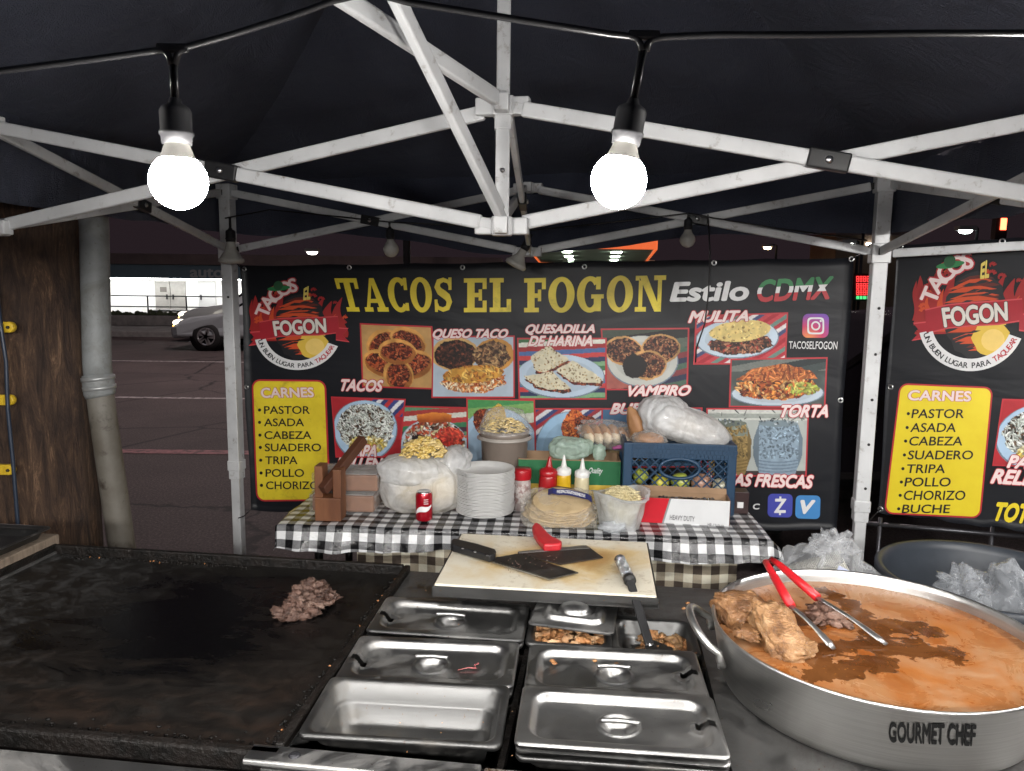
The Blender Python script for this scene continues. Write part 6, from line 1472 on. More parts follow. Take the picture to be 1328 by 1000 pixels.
mb = MB(); pT = cB+Vector((-.005, -.145, .235)); mb.box(pT, (.034, .002, .034), rot=Matrix.Rotation(R(-25), 3, 'X') @ Matrix.Rotation(R(28), 3, 'Y')); part('care_label', mb, flat('label_bluewhite', (.42, .46, .62), .5), bg)
# ------------------------------------------------------------------ big grey tub with film in it
tb = thing('storage_tub', 'big round grey plastic tub right of the tent post with film crumpled in it', 'tub', (1.42, 2.33, 0))
M_TUB = mat('tub_grey', (.034, .041, .052), (.027, .033, .042), 8, .45)
TC = Vector((1.53, 2.36, 0)); TR, TZ = .315, .735
mb = MB(); mb.lathe([(0, .0), (TR*.74, 0), (TR*.78, .02), (TR*.96, TZ-.07), (TR*1.0, TZ-.06), (TR*1.045, TZ-.045), (TR*1.05, TZ-.008), (TR*1.03, TZ), (TR*.98, TZ-.004), (TR*.955, TZ-.03), (TR*.72, .02), (0, .02)], TC, 64); part('body', mb, M_TUB, tb)
mb = MB(); a0 = R(-66); d = Vector((math.cos(a0), math.sin(a0), 0)); tt = Vector((-d.y, d.x, 0)); q = TC+d*TR
mb.tube([q-tt*.05+Vector((0, 0, TZ-.05)), q-tt*.045+d*.05+Vector((0, 0, TZ-.05)), q-tt*.02+d*.055+Vector((0, 0, TZ-.10)), q+tt*.02+d*.055+Vector((0, 0, TZ-.10)), q+tt*.045+d*.05+Vector((0, 0, TZ-.05)), q+tt*.05+Vector((0, 0, TZ-.05))], .014, 10); part('handle', mb, M_TUB, tb)
fb = thing('film_bundle', 'crumpled clear film heaped inside the grey tub', 'plastic film', (1.5, 2.3, .5)); mb = MB()
mb.blob((1.58, 2.33, .645), (.17, .16, .15), 11, .22, 1.7, 64, 40); mb.blob((1.46, 2.36, .68), (.09, .08, .10), 14, .3, 2.2, 40, 26)
part('film', mb, film('tub_film', (.55, .58, .62), .24, .08, 16, 1.0, .42, .70), fb)
# pipe rack under the side banner
rk = thing('pipe_rack', 'dark metal pipe rack standing under the side banner behind the tub', 'rack', (1.9, 2.95, 0))
a, b_ = AY(1118, 678, 3.25), AY(1400, 702, 2.95)
mb = MB(); mb.tube([a, b_], .010, 8); part('rail', mb, flat('pipe_grey', (.10, .10, .11), .4, metal=.8), rk)
for t in (.09, .62):
    mb = MB(); q = a.lerp(b_, t); mb.tube([(q.x, q.y, 0), q+Vector((0, 0, .03))], .009, 8); part('post', mb, flat('pipe_grey', (.10, .10, .11), .4), rk)
# =================================================================== FOLDING TABLE, CLOTHS and what stands on the table
TZ_ = .73
TA = -R(3.4); TU = Vector((math.cos(TA), math.sin(TA), 0)); TVv = Vector((-math.sin(TA), math.cos(TA), 0)); TO = Vector((.038, 2.735, 0)); TL, TD = 1.80, .56
def TF(s, t, z): return TO+TU*s+TVv*t+Vector((0, 0, z))
tbl = thing('folding_table', 'long folding table with black legs under the checked cloth', 'table', TF(0, .28, 0), TA)
mb = MB(); mb.box(TF(0, TD/2, TZ_-.028), (TL, TD, .04), rz=TA); part('table_top', mb, flat('table_plastic', (.3, .3, .29), .6), tbl, bevel=.005)
M_LEG = flat('leg_black', (.015, .015, .016), .4)
for s_ in (-.78, .78):
    for t in (.07, .49):
        mb = MB(); mb.tube([TF(s_, t, 0), TF(s_, t, TZ_-.05)], .0165, 10); part('leg', mb, M_LEG, tbl)
    mb = MB(); mb.tube([TF(s_, .07, .12), TF(s_, .49, .12)], .012, 8); part('stretcher', mb, M_LEG, tbl)
    mb = MB(); mb.tube([TF(s_*1.0, .07, .42), TF(s_*.55, .2, TZ_-.06)], .011, 8); part('brace', mb, M_LEG, tbl)
def gingham(name, dark, midc, light, per, rough=.35, sheen=True):
    m, nt, b, out = nodes_of(name); uv = nt.nodes.new('ShaderNodeUVMap'); uv.uv_map = 'UVMap'; sep = nt.nodes.new('ShaderNodeSeparateXYZ'); nt.links.new(uv.outputs[0], sep.inputs[0])
    def stripe(o):
        a = nt.nodes.new('ShaderNodeMath'); a.operation = 'DIVIDE'; a.inputs[1].default_value = per; nt.links.new(o, a.inputs[0])
        f = nt.nodes.new('ShaderNodeMath'); f.operation = 'FRACT'; nt.links.new(a.outputs[0], f.inputs[0])
        g = nt.nodes.new('ShaderNodeMath'); g.operation = 'GREATER_THAN'; g.inputs[1].default_value = .5; nt.links.new(f.outputs[0], g.inputs[0]); return g.outputs[0]
    sx, sy = stripe(sep.outputs[0]), stripe(sep.outputs[1])
    v = tex_coord(nt); w = nt.nodes.new('ShaderNodeTexWave'); w.inputs['Scale'].default_value = 160; w.bands_direction = 'DIAGONAL'; nt.links.new(v, w.inputs['Vector'])
    hat = mix(nt, ramp(nt, w.outputs['Fac'], [(.3, .0), (.7, .35)]), midc, light)
    c_1 = mix(nt, sy, light, hat); c_2 = mix(nt, sy, hat, dark); col = mix(nt, sx, c_1, c_2)
    nt.links.new(col, b.inputs['Base Color']); b.inputs['Roughness'].default_value = rough
    bump_to(nt, b, mix(nt, .35, noise_node(nt, v, 9, 5, .6, 1.2), noise_node(nt, v, 40, 4)), .5, .02); return m
tc = thing('tablecloth', 'black and white checked plastic cloth draped over the folding table', 'tablecloth', TF(0, .28, TZ_))
def over(e, seed, s_):
    if e <= 0: return e, 0.0
    r = .012; arc = r*math.pi/2
    if e < arc: a = e/r; return r*math.sin(a), -r*(1-math.cos(a))
    k = e-arc; return r+.22*k+.55*k*noise.noise(Vector((s_*5.5, seed, 1.3)))+.25*k*noise.noise(Vector((s_*15, seed, 3.3)))+.012*math.sin(s_*9+seed)*min(1, k/.06), -r-k*.96
OX, OF = .075, .092
def cloth(a, b):
    s_ = -TL/2-OX+a*(TL+2*OX); t = -OF*(1+.12*math.sin(a*11))+b*(TD+OF+.02)
    ef = -t; dx, dz = (0, 0); tt = t; zz = 0
    if ef > 0: o, zz = over(ef, 1, s_); tt = -o
    ss = s_; es = abs(s_)-TL/2
    if es > 0: o, z2 = over(es, 5 if s_ < 0 else 9, t*1.0); ss = math.copysign(TL/2+o*(1.6 if s_ < 0 else 1.0), s_); zz = min(zz, z2*(.75 if s_ < 0 else 1)) if ef <= 0 else zz+z2*.35
    z = TZ_+.001+zz+.0035*noise.noise(Vector((s_*7, t*9, 2)))
    return TF(ss, tt, z)
def cuv(a, b): return (-TL/2-OX+a*(TL+2*OX)+5, -OF*(1+.12*math.sin(a*11))+b*(TD+OF+.02)+5.02)
mb = MB(); mb.grid(260, 90, cloth, uvf=cuv); part('cloth', mb, gingham('black_check', (.007, .007, .008), (.055, .055, .06), (.70, .71, .72), .062, .22), tc)
sk = thing('table_skirt', 'brown and cream checked cloth hanging in front below the checked tablecloth', 'tablecloth', TF(0, .05, .3))
def skirt(a, b):
    s_ = -.62+a*1.42; w = .016*math.sin(s_*26+.6*math.sin(s_*7))*(.3+b)+.012*noise.noise(Vector((s_*6, b*2, 4))); return TF(s_, .03+w, TZ_-.05-.40*b)
mb = MB(); mb.grid(200, 30, skirt, uvf=lambda a, b: (a*1.42+3, b*.40+3)); part('cloth', mb, gingham('brown_check', (.075, .055, .042), (.34, .28, .20), (.80, .76, .62), .066, .7), sk)

# ------------------------------------------------------------------ wooden press and wrapped blocks
M_WOOD = mat('press_wood', (.21, .085, .035), (.115, .042, .018), 14, .5, stretch=(1, 1, .2), bump=.25, bscale=30)
M_WOODD = mat('press_wood_dark', (.10, .038, .02), (.06, .022, .012), 14, .5, stretch=(1, .3, 1), bump=.25, bscale=30)
wp = thing('tortilla_press', 'upright wooden press with a dark lever between two prongs', 'press', TF(-.73, .09, TZ_), TA)
def PV(x, y, z): return TF(-.735+x, .085+y, TZ_+z)
mb = MB(); mb.box(PV(0, 0, .045), (.10, .075, .09), rz=TA); part('base', mb, M_WOOD, wp, bevel=.003)
for sx, h_ in ((-.034, .212), (.036, .20)):
    mb = MB(); mb.box(PV(sx, 0, (.09+h_)/2), (.032, .07, h_-.09), rz=TA); part('prong', mb, M_WOOD, wp, bevel=.003)
mb = MB(); mb.bar(PV(-.012, -.055, .125), PV(.095, .14, .285), .032, .036); part('lever', mb, M_WOODD, wp, bevel=.003)
M_BAR = mat('brown_bar', (.14, .055, .025), (.22, .10, .05), 12, .6); M_WRAP = film('wrap_film', (.82, .80, .78), .10, .10, 9, .5, .55, .9)
for k, (z, sh_, lab) in enumerate(((0, 0, 'lower film wrapped brown block behind the wooden press'), (.083, .012, 'upper film wrapped brown block behind the wooden press'))):
    t = thing('wrapped_block', lab, 'package', TF(-.70+sh_, .22, TZ_+z), TA, group='film wrapped blocks')
    c = TF(-.705+sh_, .225, TZ_+z+.041)
    mb = MB(); mb.box(c, (.245, .16, .066), rz=TA+.05*k); part('block', mb, M_BAR, t, bevel=.008)
    mb = MB(); mb.grid(30, 16, lambda a, b: c+Vector((0, 0, .037))+TU*((a-.5)*.262)+TVv*((b-.5)*.178)+Vector((0, 0, .004*noise.noise(Vector((a*9, b*6, k)))-.02*max(0, abs(a-.5)-.47)*20)))
    for sy in (-1, 1): mb.grid(30, 8, lambda a, b: c+TU*((a-.5)*.262)+TVv*(sy*(.086+.004*noise.noise(Vector((a*12, b*5, k)))))+Vector((0, 0, (b-.5)*.076)))
    for sx in (-1, 1): mb.grid(8, 8, lambda a, b: c+TVv*((a-.5)*.17)+TU*(sx*(.130+.008*noise.noise(Vector((a*12, b*9, k)))))+Vector((0, 0, (b-.5)*.076)))
    part('film', mb, M_WRAP, t)
    mb = MB(); mb.box(c+Vector((0, 0, .0355)), (.235, .15, .002), rz=TA+.05*k); part('paper', mb, flat('grey_paper', (.40, .39, .38), .6), t)
# ------------------------------------------------------------------ bags
def bagmat(name, c, opac=.8, rough=.32):
    if name in MATS: return MATS[name]
    m, nt, b, out = nodes_of(name); v = tex_coord(nt); f = noise_node(nt, v, 14, 7, .62, 1.6); g = noise_node(nt, v, 45, 5, .6, 1.2)
    nt.links.new(ramp(nt, f, [(.3, tuple(x*.95 for x in c)), (.7, c)]), b.inputs['Base Color']); b.inputs['Roughness'].default_value = rough; b.inputs['Coat Weight'].default_value = .5; b.inputs['Coat Roughness'].default_value = .12
    tr = nt.nodes.new('ShaderNodeBsdfTranslucent'); tr.inputs[0].default_value = c4(c); tp = nt.nodes.new('ShaderNodeBsdfTransparent')
    m1 = nt.nodes.new('ShaderNodeMixShader'); m1.inputs[0].default_value = .5; nt.links.new(b.outputs[0], m1.inputs[1]); nt.links.new(tr.outputs[0], m1.inputs[2])
    m2 = nt.nodes.new('ShaderNodeMixShader'); nt.links.new(ramp(nt, f, [(.35, opac-.15), (.65, min(1, opac+.12))]), m2.inputs[0]); nt.links.new(tp.outputs[0], m2.inputs[1]); nt.links.new(m1.outputs[0], m2.inputs[2]); nt.links.new(m2.outputs[0], out.inputs[0])
    def crease(scale, k, dist):
        n = noise_node(nt, v, scale, 3, .5, dist)
        a = nt.nodes.new('ShaderNodeMath'); a.operation = 'SUBTRACT'; a.inputs[1].default_value = .5; nt.links.new(n, a.inputs[0])
        c_ = nt.nodes.new('ShaderNodeMath'); c_.operation = 'ABSOLUTE'; nt.links.new(a.outputs[0], c_.inputs[0])
        e = nt.nodes.new('ShaderNodeMath'); e.operation = 'MULTIPLY'; e.use_clamp = True; e.inputs[1].default_value = k; nt.links.new(c_.outputs[0], e.inputs[0]); return e.outputs[0]
    bump_to(nt, b, mix(nt, .45, mix(nt, .45, crease(7, 5, 1.2), crease(15, 5, 1.0)), mix(nt, .3, f, g)), .42, .02)
    MATS[name] = m; return m
M_WBAG = bagmat('white_bag', (.90, .91, .92), .74, .20); M_GBAG = bagmat('green_tint_bag', (.66, .82, .72), .72, .2); M_CBAG = bagmat('cheese_bag', (.84, .87, .90), .72, .2)
def crumple(mb, c, rad, seed, amp=.2, freq=2.2, nu=110, nv=70, zmin=None, fold=.10, ex=.8, rot=None):
    """a soft bag: folds that run down from its gathered top"""
    c = Vector(c); off = Vector((seed*3.1, seed*1.7, seed)); vs = []
    for j in range(nv+1):
        th = math.pi*j/nv
        for i in range(nu):
            ph = 2*math.pi*i/nu; d = Vector((math.sin(th)*math.cos(ph), math.sin(th)*math.sin(ph), math.cos(th)))
            k = 1+amp*(noise.turbulence(d*freq+off, 1, True)-.5)*1.5+fold*(abs(noise.noise(Vector((math.cos(ph)*3.2, math.sin(ph)*3.2, seed+d.z*.8))))-.2)
            k += -.050*abs(noise.noise(d*2.0+off*1.7))-.020*abs(noise.noise(Vector((d.x*4+d.z*3, d.y*4-d.z*2, d.z*3))+off))+.02
            e = ex; q = Vector([math.copysign(abs(w)**e, w) for w in d])
            p = Vector((q.x*rad[0]*k, q.y*rad[1]*k, q.z*rad[2]*k))
            if rot: p = rot @ p
            p = c+p
            if zmin is not None and p.z < zmin: p.z = zmin+.0006*random.random()
            vs.append(p)
    mb.add(vs, [(j*nu+i, (j+1)*nu+i, (j+1)*nu+(i+1) % nu, j*nu+(i+1) % nu) for j in range(nv) for i in range(nu)], 0, True)
def curls(mb, c, rx, ry, rz, n, ln, w, seed, mi_n=1):
    rr = random.Random(seed)
    for k in range(n):
        t = rr.random()**.5; a = rr.uniform(0, 6.28); p = Vector(c)+Vector((math.cos(a)*t*rx, math.sin(a)*t*ry, rz*math.sqrt(max(0, 1-t*t))*rr.uniform(.55, 1.0)))
        b0 = rr.uniform(0, 6.28); cv = rr.uniform(-1.5, 1.5); pts = []; el = rr.uniform(-.3, .5)
        for s_ in range(5): u = s_/4-.5; pts.append(p+Vector((math.cos(b0+cv*u)*ln*u, math.sin(b0+cv*u)*ln*u, ln*.3*el*u+.004*math.cos(u*3))))
        mb.tube(pts, [w*.5, w, w, w, w*.5], 5, rr.randrange(mi_n), True)
M_CHIP = mat('yellow_crackling', (.62, .42, .10), (.72, .56, .20), 40, .5, bump=.5, bscale=120); M_CHIP2 = mat('pale_crackling', (.74, .60, .30), (.66, .46, .15), 40, .5)
bc = TF(-.40, .235, TZ_)
t = thing('plastic_bag', 'white plastic bag open at the top with yellow curls, behind the red can', 'bag', bc)
mb = MB(); crumple(mb, bc+Vector((0, 0, .105)), (.178, .118, .117), 3, .06, 1.2, zmin=TZ_+.002)
crumple(mb, bc+Vector((-.05, -.02, .17)), (.13, .11, .062), 6, .10, 1.3, 90, 56, fold=.14); crumple(mb, bc+Vector((.12, .02, .185)), (.065, .09, .075), 8, .14, 1.4, 50, 32, fold=.18, rot=Matrix.Rotation(R(25), 3, 'Y')); part('bag_film', mb, M_WBAG, t)
t = thing('snack_curls', 'heap of yellow fried curls showing at the mouth of the white bag', 'snack', bc+Vector((.01, 0, .2)))
mb = MB(); mb.blob(bc+Vector((.02, -.005, .10)), (.148, .093, .092), 2, .08, 2, 30, 20, mi=1); curls(mb, bc+Vector((.005, -.02, .215)), .085, .07, .085, 240, .035, .0055, 4, 2); part('curls', mb, [M_CHIP, M_CHIP2], t)
# soda can
cc = AZ(550, 676, TZ_); t = thing('soda_can', 'red soda can with a white swirl in front of the white bag', 'can', cc)
M_CANR = mat('can_red', (.42, .006, .018), (.38, .005, .016), 20, .25, metal=.35, coat=.3); M_ALU = flat('can_aluminium', (.7, .7, .72), .25, metal=1)
mb = MB(); mb.lathe([(.029, .008), (.0325, .013), (.0325, .104), (.028, .115)], cc, 32); part('body', mb, M_CANR, t)
mb = MB(); mb.lathe([(0, .003), (.022, .003), (.026, .0), (.029, .008)], cc, 32); part('can_end', mb, M_ALU, t); mb = MB(); mb.lathe([(.028, .115), (.0275, .119), (.026, .1195), (.0245, .116), (0, .116)], cc, 32); part('can_end', mb, M_ALU, t)
mb = MB(); mb.box(cc+Vector((.004, -.002, .1172)), (.012, .018, .0012)); part('pull_tab', mb, M_ALU, t)
def can_at(a, z, l): return cc+Vector((math.sin(a)*(.0325+.0002*l), -math.cos(a)*(.0325+.0002*l), z))
mb = MB(); n = 18
for k in range(n):
    u0, u1 = k/n, (k+1)/n; f0 = lambda u: -1.0+2.1*u; zc_ = lambda u: .040+.030*u+.006*math.sin(u*6); hw = lambda u: .0035+.007*math.sin(math.pi*min(1, u*.9+.1))
    mb.add([can_at(f0(u0), zc_(u0)-hw(u0), 1), can_at(f0(u1), zc_(u1)-hw(u1), 1), can_at(f0(u1), zc_(u1)+hw(u1), 1), can_at(f0(u0), zc_(u0)+hw(u0), 1)], [(0, 1, 2, 3)])
for k in range(5):
    for j in range(3): a0 = .10+k*.11; mb.add([can_at(a0, .075+j*.008, 1), can_at(a0+.07, .075+j*.008, 1), can_at(a0+.07, .0785+j*.008, 1), can_at(a0, .0785+j*.008, 1)], [(0, 1, 2, 3)])
part('printed_swirl', mb, flat('can_white', (.8, .8, .8), .3), t)
# plate stack: every plate a thing
pc = TF(-.150, .205, TZ_); np_ = 31
M_PLATE = mat('white_foam_plate', (.72, .72, .71), (.66, .66, .65), 30, .55)
pp = [(0, .0005), (.072, .0), (.082, .004), (.108, .0150), (.113, .0158), (.1145, .0152), (.113, .0135), (.084, .0005), (.074, -.003), (0, -.003)]
pl0 = None
for k in range(np_):
    dx, dy = random.uniform(-.0022, .0022)+.0008*math.sin(k*.4), random.uniform(-.002, .002); loc = pc+Vector((dx, dy, .004+k*.0056)); lab = 'white foam plate in the tall stack beside the red can'
    if k == np_-1: lab = 'topmost white foam plate of the stack beside the red can'
    elif k == 0: lab = 'bottom white foam plate of the stack, on the checked cloth'
    if pl0 is None:
        mb = MB(); mb.lathe(pp, seg=56); pl0 = obj_from('foam_plate', mb, M_PLATE); o = pl0
    else: o = pl0.copy(); COL.objects.link(o)
    o.location = loc; tag(o, lab, 'plate', 'foam plates in the stack')
# bucket with lid
bk = TF(-.095, .47, TZ_); t = thing('lidded_bucket', 'beige see-through tub with a clear domed lid behind the plate stack', 'tub', bk)
M_TUBB = mat('cloudy_tub', (.20, .165, .14), (.165, .135, .115), 8, .3, spec=.5)
mb = MB(); mb.lathe([(0, 0), (.083, 0), (.088, .006), (.100, .255), (.104, .262), (.106, .29), (.102, .292), (.098, .26), (.085, .01), (0, .008)], bk, 48); part('body', mb, M_TUBB, t)
mb = MB(); mb.lathe([(.100, .250), (.116, .252), (.117, .258), (.108, .266)], bk, 48); part('rim_band', mb, mat('cloudy_rim', (.36, .33, .30), None, 20, .25), t)
mb = MB(); mb.lathe([(.119, .283), (.118, .290), (.108, .297), (.094, .338), (.078, .372), (.04, .382), (.015, .386), (0, .387)], bk, 48); part('lid', mb, film('lid_film', (.80, .80, .78), .10, .1, 22, .6), t)
t2 = thing('fried_noodles', 'yellow fried strips inside the clear lid of the beige tub', 'snack', bk+Vector((0, 0, .27))); mb = MB(); curls(mb, bk+Vector((0, 0, .268)), .082, .082, .070, 190, .04, .004, 9, 2); part('strips', mb, [M_CHIP, M_CHIP2], t2)
# carton with green and yellow print
def TPX(px, py, t): return AY(px, py, t)
qb = TF(.18, .455, TZ_); t = thing('green_carton', 'green and yellow cardboard carton behind the sauce bottles', 'box', qb, TA)
W_, D_, H_ = .42, .16, .185
M_CBG = flat('carton_green', (.012, .13, .045), .5); M_CBY = flat('carton_yellow', (.62, .42, .06), .5); M_KRAFT = mat('kraft_card', (.30, .19, .11), (.24, .15, .085), 10, .8)
def QB(x, y, z): return qb+TU*x+TVv*y+Vector((0, 0, z))
mb = MB(); th = .004
for (x0_, x1_, y0_, y1_) in ((-W_/2, W_/2, -D_/2, -D_/2+th), (-W_/2, W_/2, D_/2-th, D_/2), (-W_/2, -W_/2+th, -D_/2+th, D_/2-th), (W_/2-th, W_/2, -D_/2+th, D_/2-th)): mb.box(QB((x0_+x1_)/2, (y0_+y1_)/2, H_/2+.002), (x1_-x0_, y1_-y0_, H_), rz=TA)
mb.box(QB(0, 0, .004), (W_, D_, .004), rz=TA); part('carton', mb, M_KRAFT, t)
mb = MB(); mb.box(QB(0, -D_/2-.001, H_*.72), (W_, .002, H_*.54), rz=TA); part('green_band', mb, M_CBG, t)
mb = MB(); mb.box(QB(0, -D_/2-.001, H_*.225), (W_, .002, H_*.445), rz=TA); part('yellow_band', mb, M_CBY, t)
pq = QB(0, -D_/2-.0025, 0)
def car_at(px, py, l): return APL(px, py, pq, -TVv)-TVv*.0005*l
mb = MB(); text_on(mb, 'Quality', [(764, 606.5), (782, 607), (781, 617), (763, 615)], car_at, 1, .01, None, .35); part('printed_word', mb, M_PWHITE, t)
# jar and three squeeze bottles
jc = AY(676.5, 640, 3.02); jc.z = TZ_; t = thing('spice_jar', 'clear spice jar with red lid left of the ketchup bottle', 'jar', jc)
mb = MB(); mb.lathe([(0, 0), (.034, 0), (.036, .006), (.036, .115), (.033, .125), (.033, .13), (0, .13)], jc, 28); part('jar', mb, mat('jar_spice', (.36, .28, .27), (.50, .44, .42), 60, .2, bump=.1), t)
mb = MB(); mb.lathe([(.037, .125), (.0385, .13), (.0385, .162), (.036, .168), (0, .168)], jc, 28); part('lid', mb, mat('lid_red', (.42, .012, .02), None, 20, .3), t)
mb = MB(); mb.lathe([(.0365, .03), (.0365, .11)], jc, 28); part('paper_label', mb, mat('jar_label', (.55, .50, .48), (.30, .20, .19), 55, .5, lo=.45, hi=.55), t)
def squeeze(label, px, Y, body, capm, rb, lean=0, h=.215):
    c = AY(px, 640, Y); c.z = TZ_; t = thing('squeeze_bottle', label, 'sauce bottle', c, rot=(0, lean, 0), group='squeeze bottles')
    mb = MB(); mb.lathe([(0, .0), (rb*.94, 0), (rb, .006), (rb, h*.50), (rb*.97, h*.60), (rb*.9, h*.655), (rb*.8, h*.67)], seg=28); part('body', mb, body, t, True)
    mb = MB(); mb.lathe([(rb*.97, h*.645), (rb*1.0, h*.66), (rb*1.0, h*.735), (rb*.85, h*.76), (rb*.42, h*.79), (rb*.34, h*.83), (rb*.14, h*.985), (rb*.1, h), (0, h)], seg=28); part('nozzle_cap', mb, capm, t, True)
M_CAPW = flat('cap_white', (.72, .72, .70), .35)
squeeze('red ketchup squeeze bottle with red cap', 708.5, 3.03, mat('ketchup_red', (.36, .010, .014), None, 20, .3), mat('ketchup_cap', (.40, .012, .018), None, 20, .3), .037, R(3))
squeeze('yellow mustard squeeze bottle with white cap', 730.5, 3.03, mat('mustard_yellow', (.62, .38, .015), None, 20, .3), M_CAPW, .030, 0, .222)
squeeze('cream mayonnaise squeeze bottle with white cap', 753.5, 3.02, mat('mayo_cream', (.62, .55, .36), None, 20, .3), M_CAPW, .030, R(1), .212)
# green bag, rolls, bread in film
gb = QB(.05, -.02, H_+.01); t = thing('plastic_bag', 'pale green crumpled plastic bag on top of the green carton', 'bag', gb); mb = MB()
crumple(mb, gb+Vector((-.045, -.01, .030)), (.095, .07, .05), 21, .2, 1.7, 90, 56, fold=.16); crumple(mb, gb+Vector((.070, -.05, .022)), (.028, .02, .036), 23, .25, 2, 34, 24, fold=.2); part('bag_film', mb, M_GBAG, t)
M_CRUST = mat('bread_crust', (.36, .19, .085), (.26, .12, .05), 12, .6, bump=.2); M_CRUMB = mat('bread_crumb', (.66, .56, .42), (.56, .45, .31), 30, .8)
sl0 = QB(.19, .06, H_+.055); t = thing('bread_bag', 'clear bag with a row of sliced bread rolls on the green carton', 'bread', sl0); 
for k in range(7):
    mb = MB(); c = sl0+TU*(-.115+k*.037)+Vector((0, -.02, .036-.010*abs(k-3)*.6-.006*k+.018)); rot_ = Matrix.Rotation(R(-18), 3, 'Y') @ Matrix.Rotation(R(14), 3, 'Z'); mb.blob(c, (.023, .062, .046), k, .06, 1.6, 18, 12, rot=rot_, mi=0); mb.blob(c+Vector((.004, -.022, -.012)), (.0205, .050, .033), k+20, .05, 1.6, 16, 10, rot=rot_, mi=1); part('bread_roll', mb, [M_CRUST, M_CRUMB], t)
mb = MB(); mb.blob(sl0+Vector((0, -.02, .03)), (.165, .078, .066), 33, .16, 2, 50, 30, hard=True, rot=Matrix.Rotation(R(8), 3, 'Y')); part('film', mb, film('bread_film', (.75, .74, .72), .14, .08, 18, .6), t)
mb = MB(); mb.blob(sl0+Vector((.02, -.092, -.004)), (.06, .006, .010), 3, .3, 2, 16, 10, rot=Matrix.Rotation(R(-10), 3, 'Y')); part('printed_strip', mb, flat('pink_print', (.42, .10, .28), .4), t)
# ------------------------------------------------------------------ blue milk crate
kc = TF(.615, .405, TZ_); kA = TA-R(1); KU = Vector((math.cos(kA), math.sin(kA), 0)); KV = Vector((-math.sin(kA), math.cos(kA), 0)); KW, KD, KH = .44, .26, .285
def KF(x, y, z): return kc+KU*x+KV*y+Vector((0, 0, z))
M_BLUE = mat('crate_blue', (.010, .042, .092), (.008, .034, .075), 12, .45)
ck = thing('milk_crate', 'blue plastic lattice crate with oval hand hole on the table', 'crate', kc, kA)
def bars_face(o, ud, w, z0, z1, hole=True, th=.0048):
    """diagonal lattice within a face"""
    mb = MB(); n = ud.cross(Vector((0, 0, 1))); step = .041; hh = z1-z0
    def clipbar(x0, dirn):
        pts = []
        for i in range(60):
            z = i/59*hh; x = x0+dirn*z
            ok = 0 <= x <= w and not (hole and ((x-w/2)/.082)**2+((z-hh*.80)/.042)**2 < 1)
            if ok: pts.append((x, z))
            elif len(pts) > 1: mb.bar(o+ud*pts[0][0]+Vector((0, 0, z0+pts[0][1])), o+ud*pts[-1][0]+Vector((0, 0, z0+pts[-1][1])), th, .0045, up=n+Vector((.001, 0, 0))); pts = []
            else: pts = []
        if len(pts) > 1: mb.bar(o+ud*pts[0][0]+Vector((0, 0, z0+pts[0][1])), o+ud*pts[-1][0]+Vector((0, 0, z0+pts[-1][1])), th, .0045, up=n+Vector((.001, 0, 0)))
    x = -hh
    while x < w: clipbar(x, 1.0); x += step
    x = 0
    while x < w+hh: clipbar(x, -1.0); x += step
    return mb
for nm, o, ud, w, hl in (('lattice_side', KF(-KW/2+.018, -KD/2+.005, 0), KU, KW-.036, True), ('lattice_side', KF(-KW/2+.018, KD/2-.005, 0), KU, KW-.036, False), ('lattice_side', KF(-KW/2+.005, -KD/2+.018, 0), KV, KD-.036, False), ('lattice_side', KF(KW/2-.005, -KD/2+.018, 0), KV, KD-.036, False)):
    part(nm, bars_face(o, ud, w, .028, KH-.062, hl), M_BLUE, ck)
for x, y, w, d in ((0, -KD/2+.007, KW-.034, .014), (0, KD/2-.007, KW-.034, .014), (-KW/2+.007, 0, .014, KD-.034), (KW/2-.007, 0, .014, KD-.034)):
    mb = MB(); mb.box(KF(x, y, KH-.031), (w, d, .062), rz=kA); part('top_band', mb, M_BLUE, ck, bevel=.002); mb = MB(); mb.box(KF(x, y, .014), (w, d, .028), rz=kA); part('bottom_band', mb, M_BLUE, ck, bevel=.002)
mb = MB(); mb.box(KF(0, 0, .005), (KW-.03, KD-.03, .008), rz=kA); part('floor_plate', mb, M_BLUE, ck)
for sx in (-1, 1):
    for sy in (-1, 1): mb = MB(); mb.box(KF(sx*(KW/2-.017), sy*(KD/2-.017), KH/2), (.036, .036, KH), rz=kA); part('corner_post', mb, M_BLUE, ck, bevel=.004)
mb = MB()
for row in range(3):
    for k in range(26): mb.box(KF(-KW/2+.045+k*.0154+(row % 2)*.006, -KD/2-.001, KH-.012-row*.018), (.0125, .004, .0135), rz=kA)
part('raised_ribs', mb, M_BLUE, ck)
mb = MB(); hz = .028+(KH-.09)*.80; mb.tube([KF(.078*math.cos(2*math.pi*k/36), -KD/2+.004, hz+.040*math.sin(2*math.pi*k/36)) for k in range(36)], .0075, 8, closed=True); part('hand_hole_ring', mb, M_BLUE, ck)
def fruit(nm, lab, cat, x, y, z, r, m, sx=1.0, seed=0, group=None):
    p = KF(x, y, z+DZ); mb = MB(); mb.blob(Vector((0, 0, 0)), (r*sx, r, r*.95), seed, .04, 1.5, 22, 14); o = obj_from(nm, mb, m); o.location = p; o.rotation_euler = (.3*seed, .2, seed*1.1); tag(o, lab, cat, group)
M_LEM = mat('lemon_skin', (.50, .44, .05), (.42, .40, .06), 10, .35, bump=.15, bscale=150); M_LIM = mat('lime_skin', (.26, .32, .05), (.38, .38, .07), 10, .35); M_ONI = mat('onion_skin', (.40, .24, .17), (.28, .13, .10), 8, .3, stretch=(1, 1, .2))
DZ = .062
fruit('lemon', 'yellow lemon in the blue crate under the hand hole, left one', 'fruit', -.066, -.085, .055, .036, M_LEM, 1.15, 1); fruit('lime', 'yellow green lime beside the onion in the blue crate', 'fruit', .012, -.085, .060, .038, M_LIM, 1.1, 2)
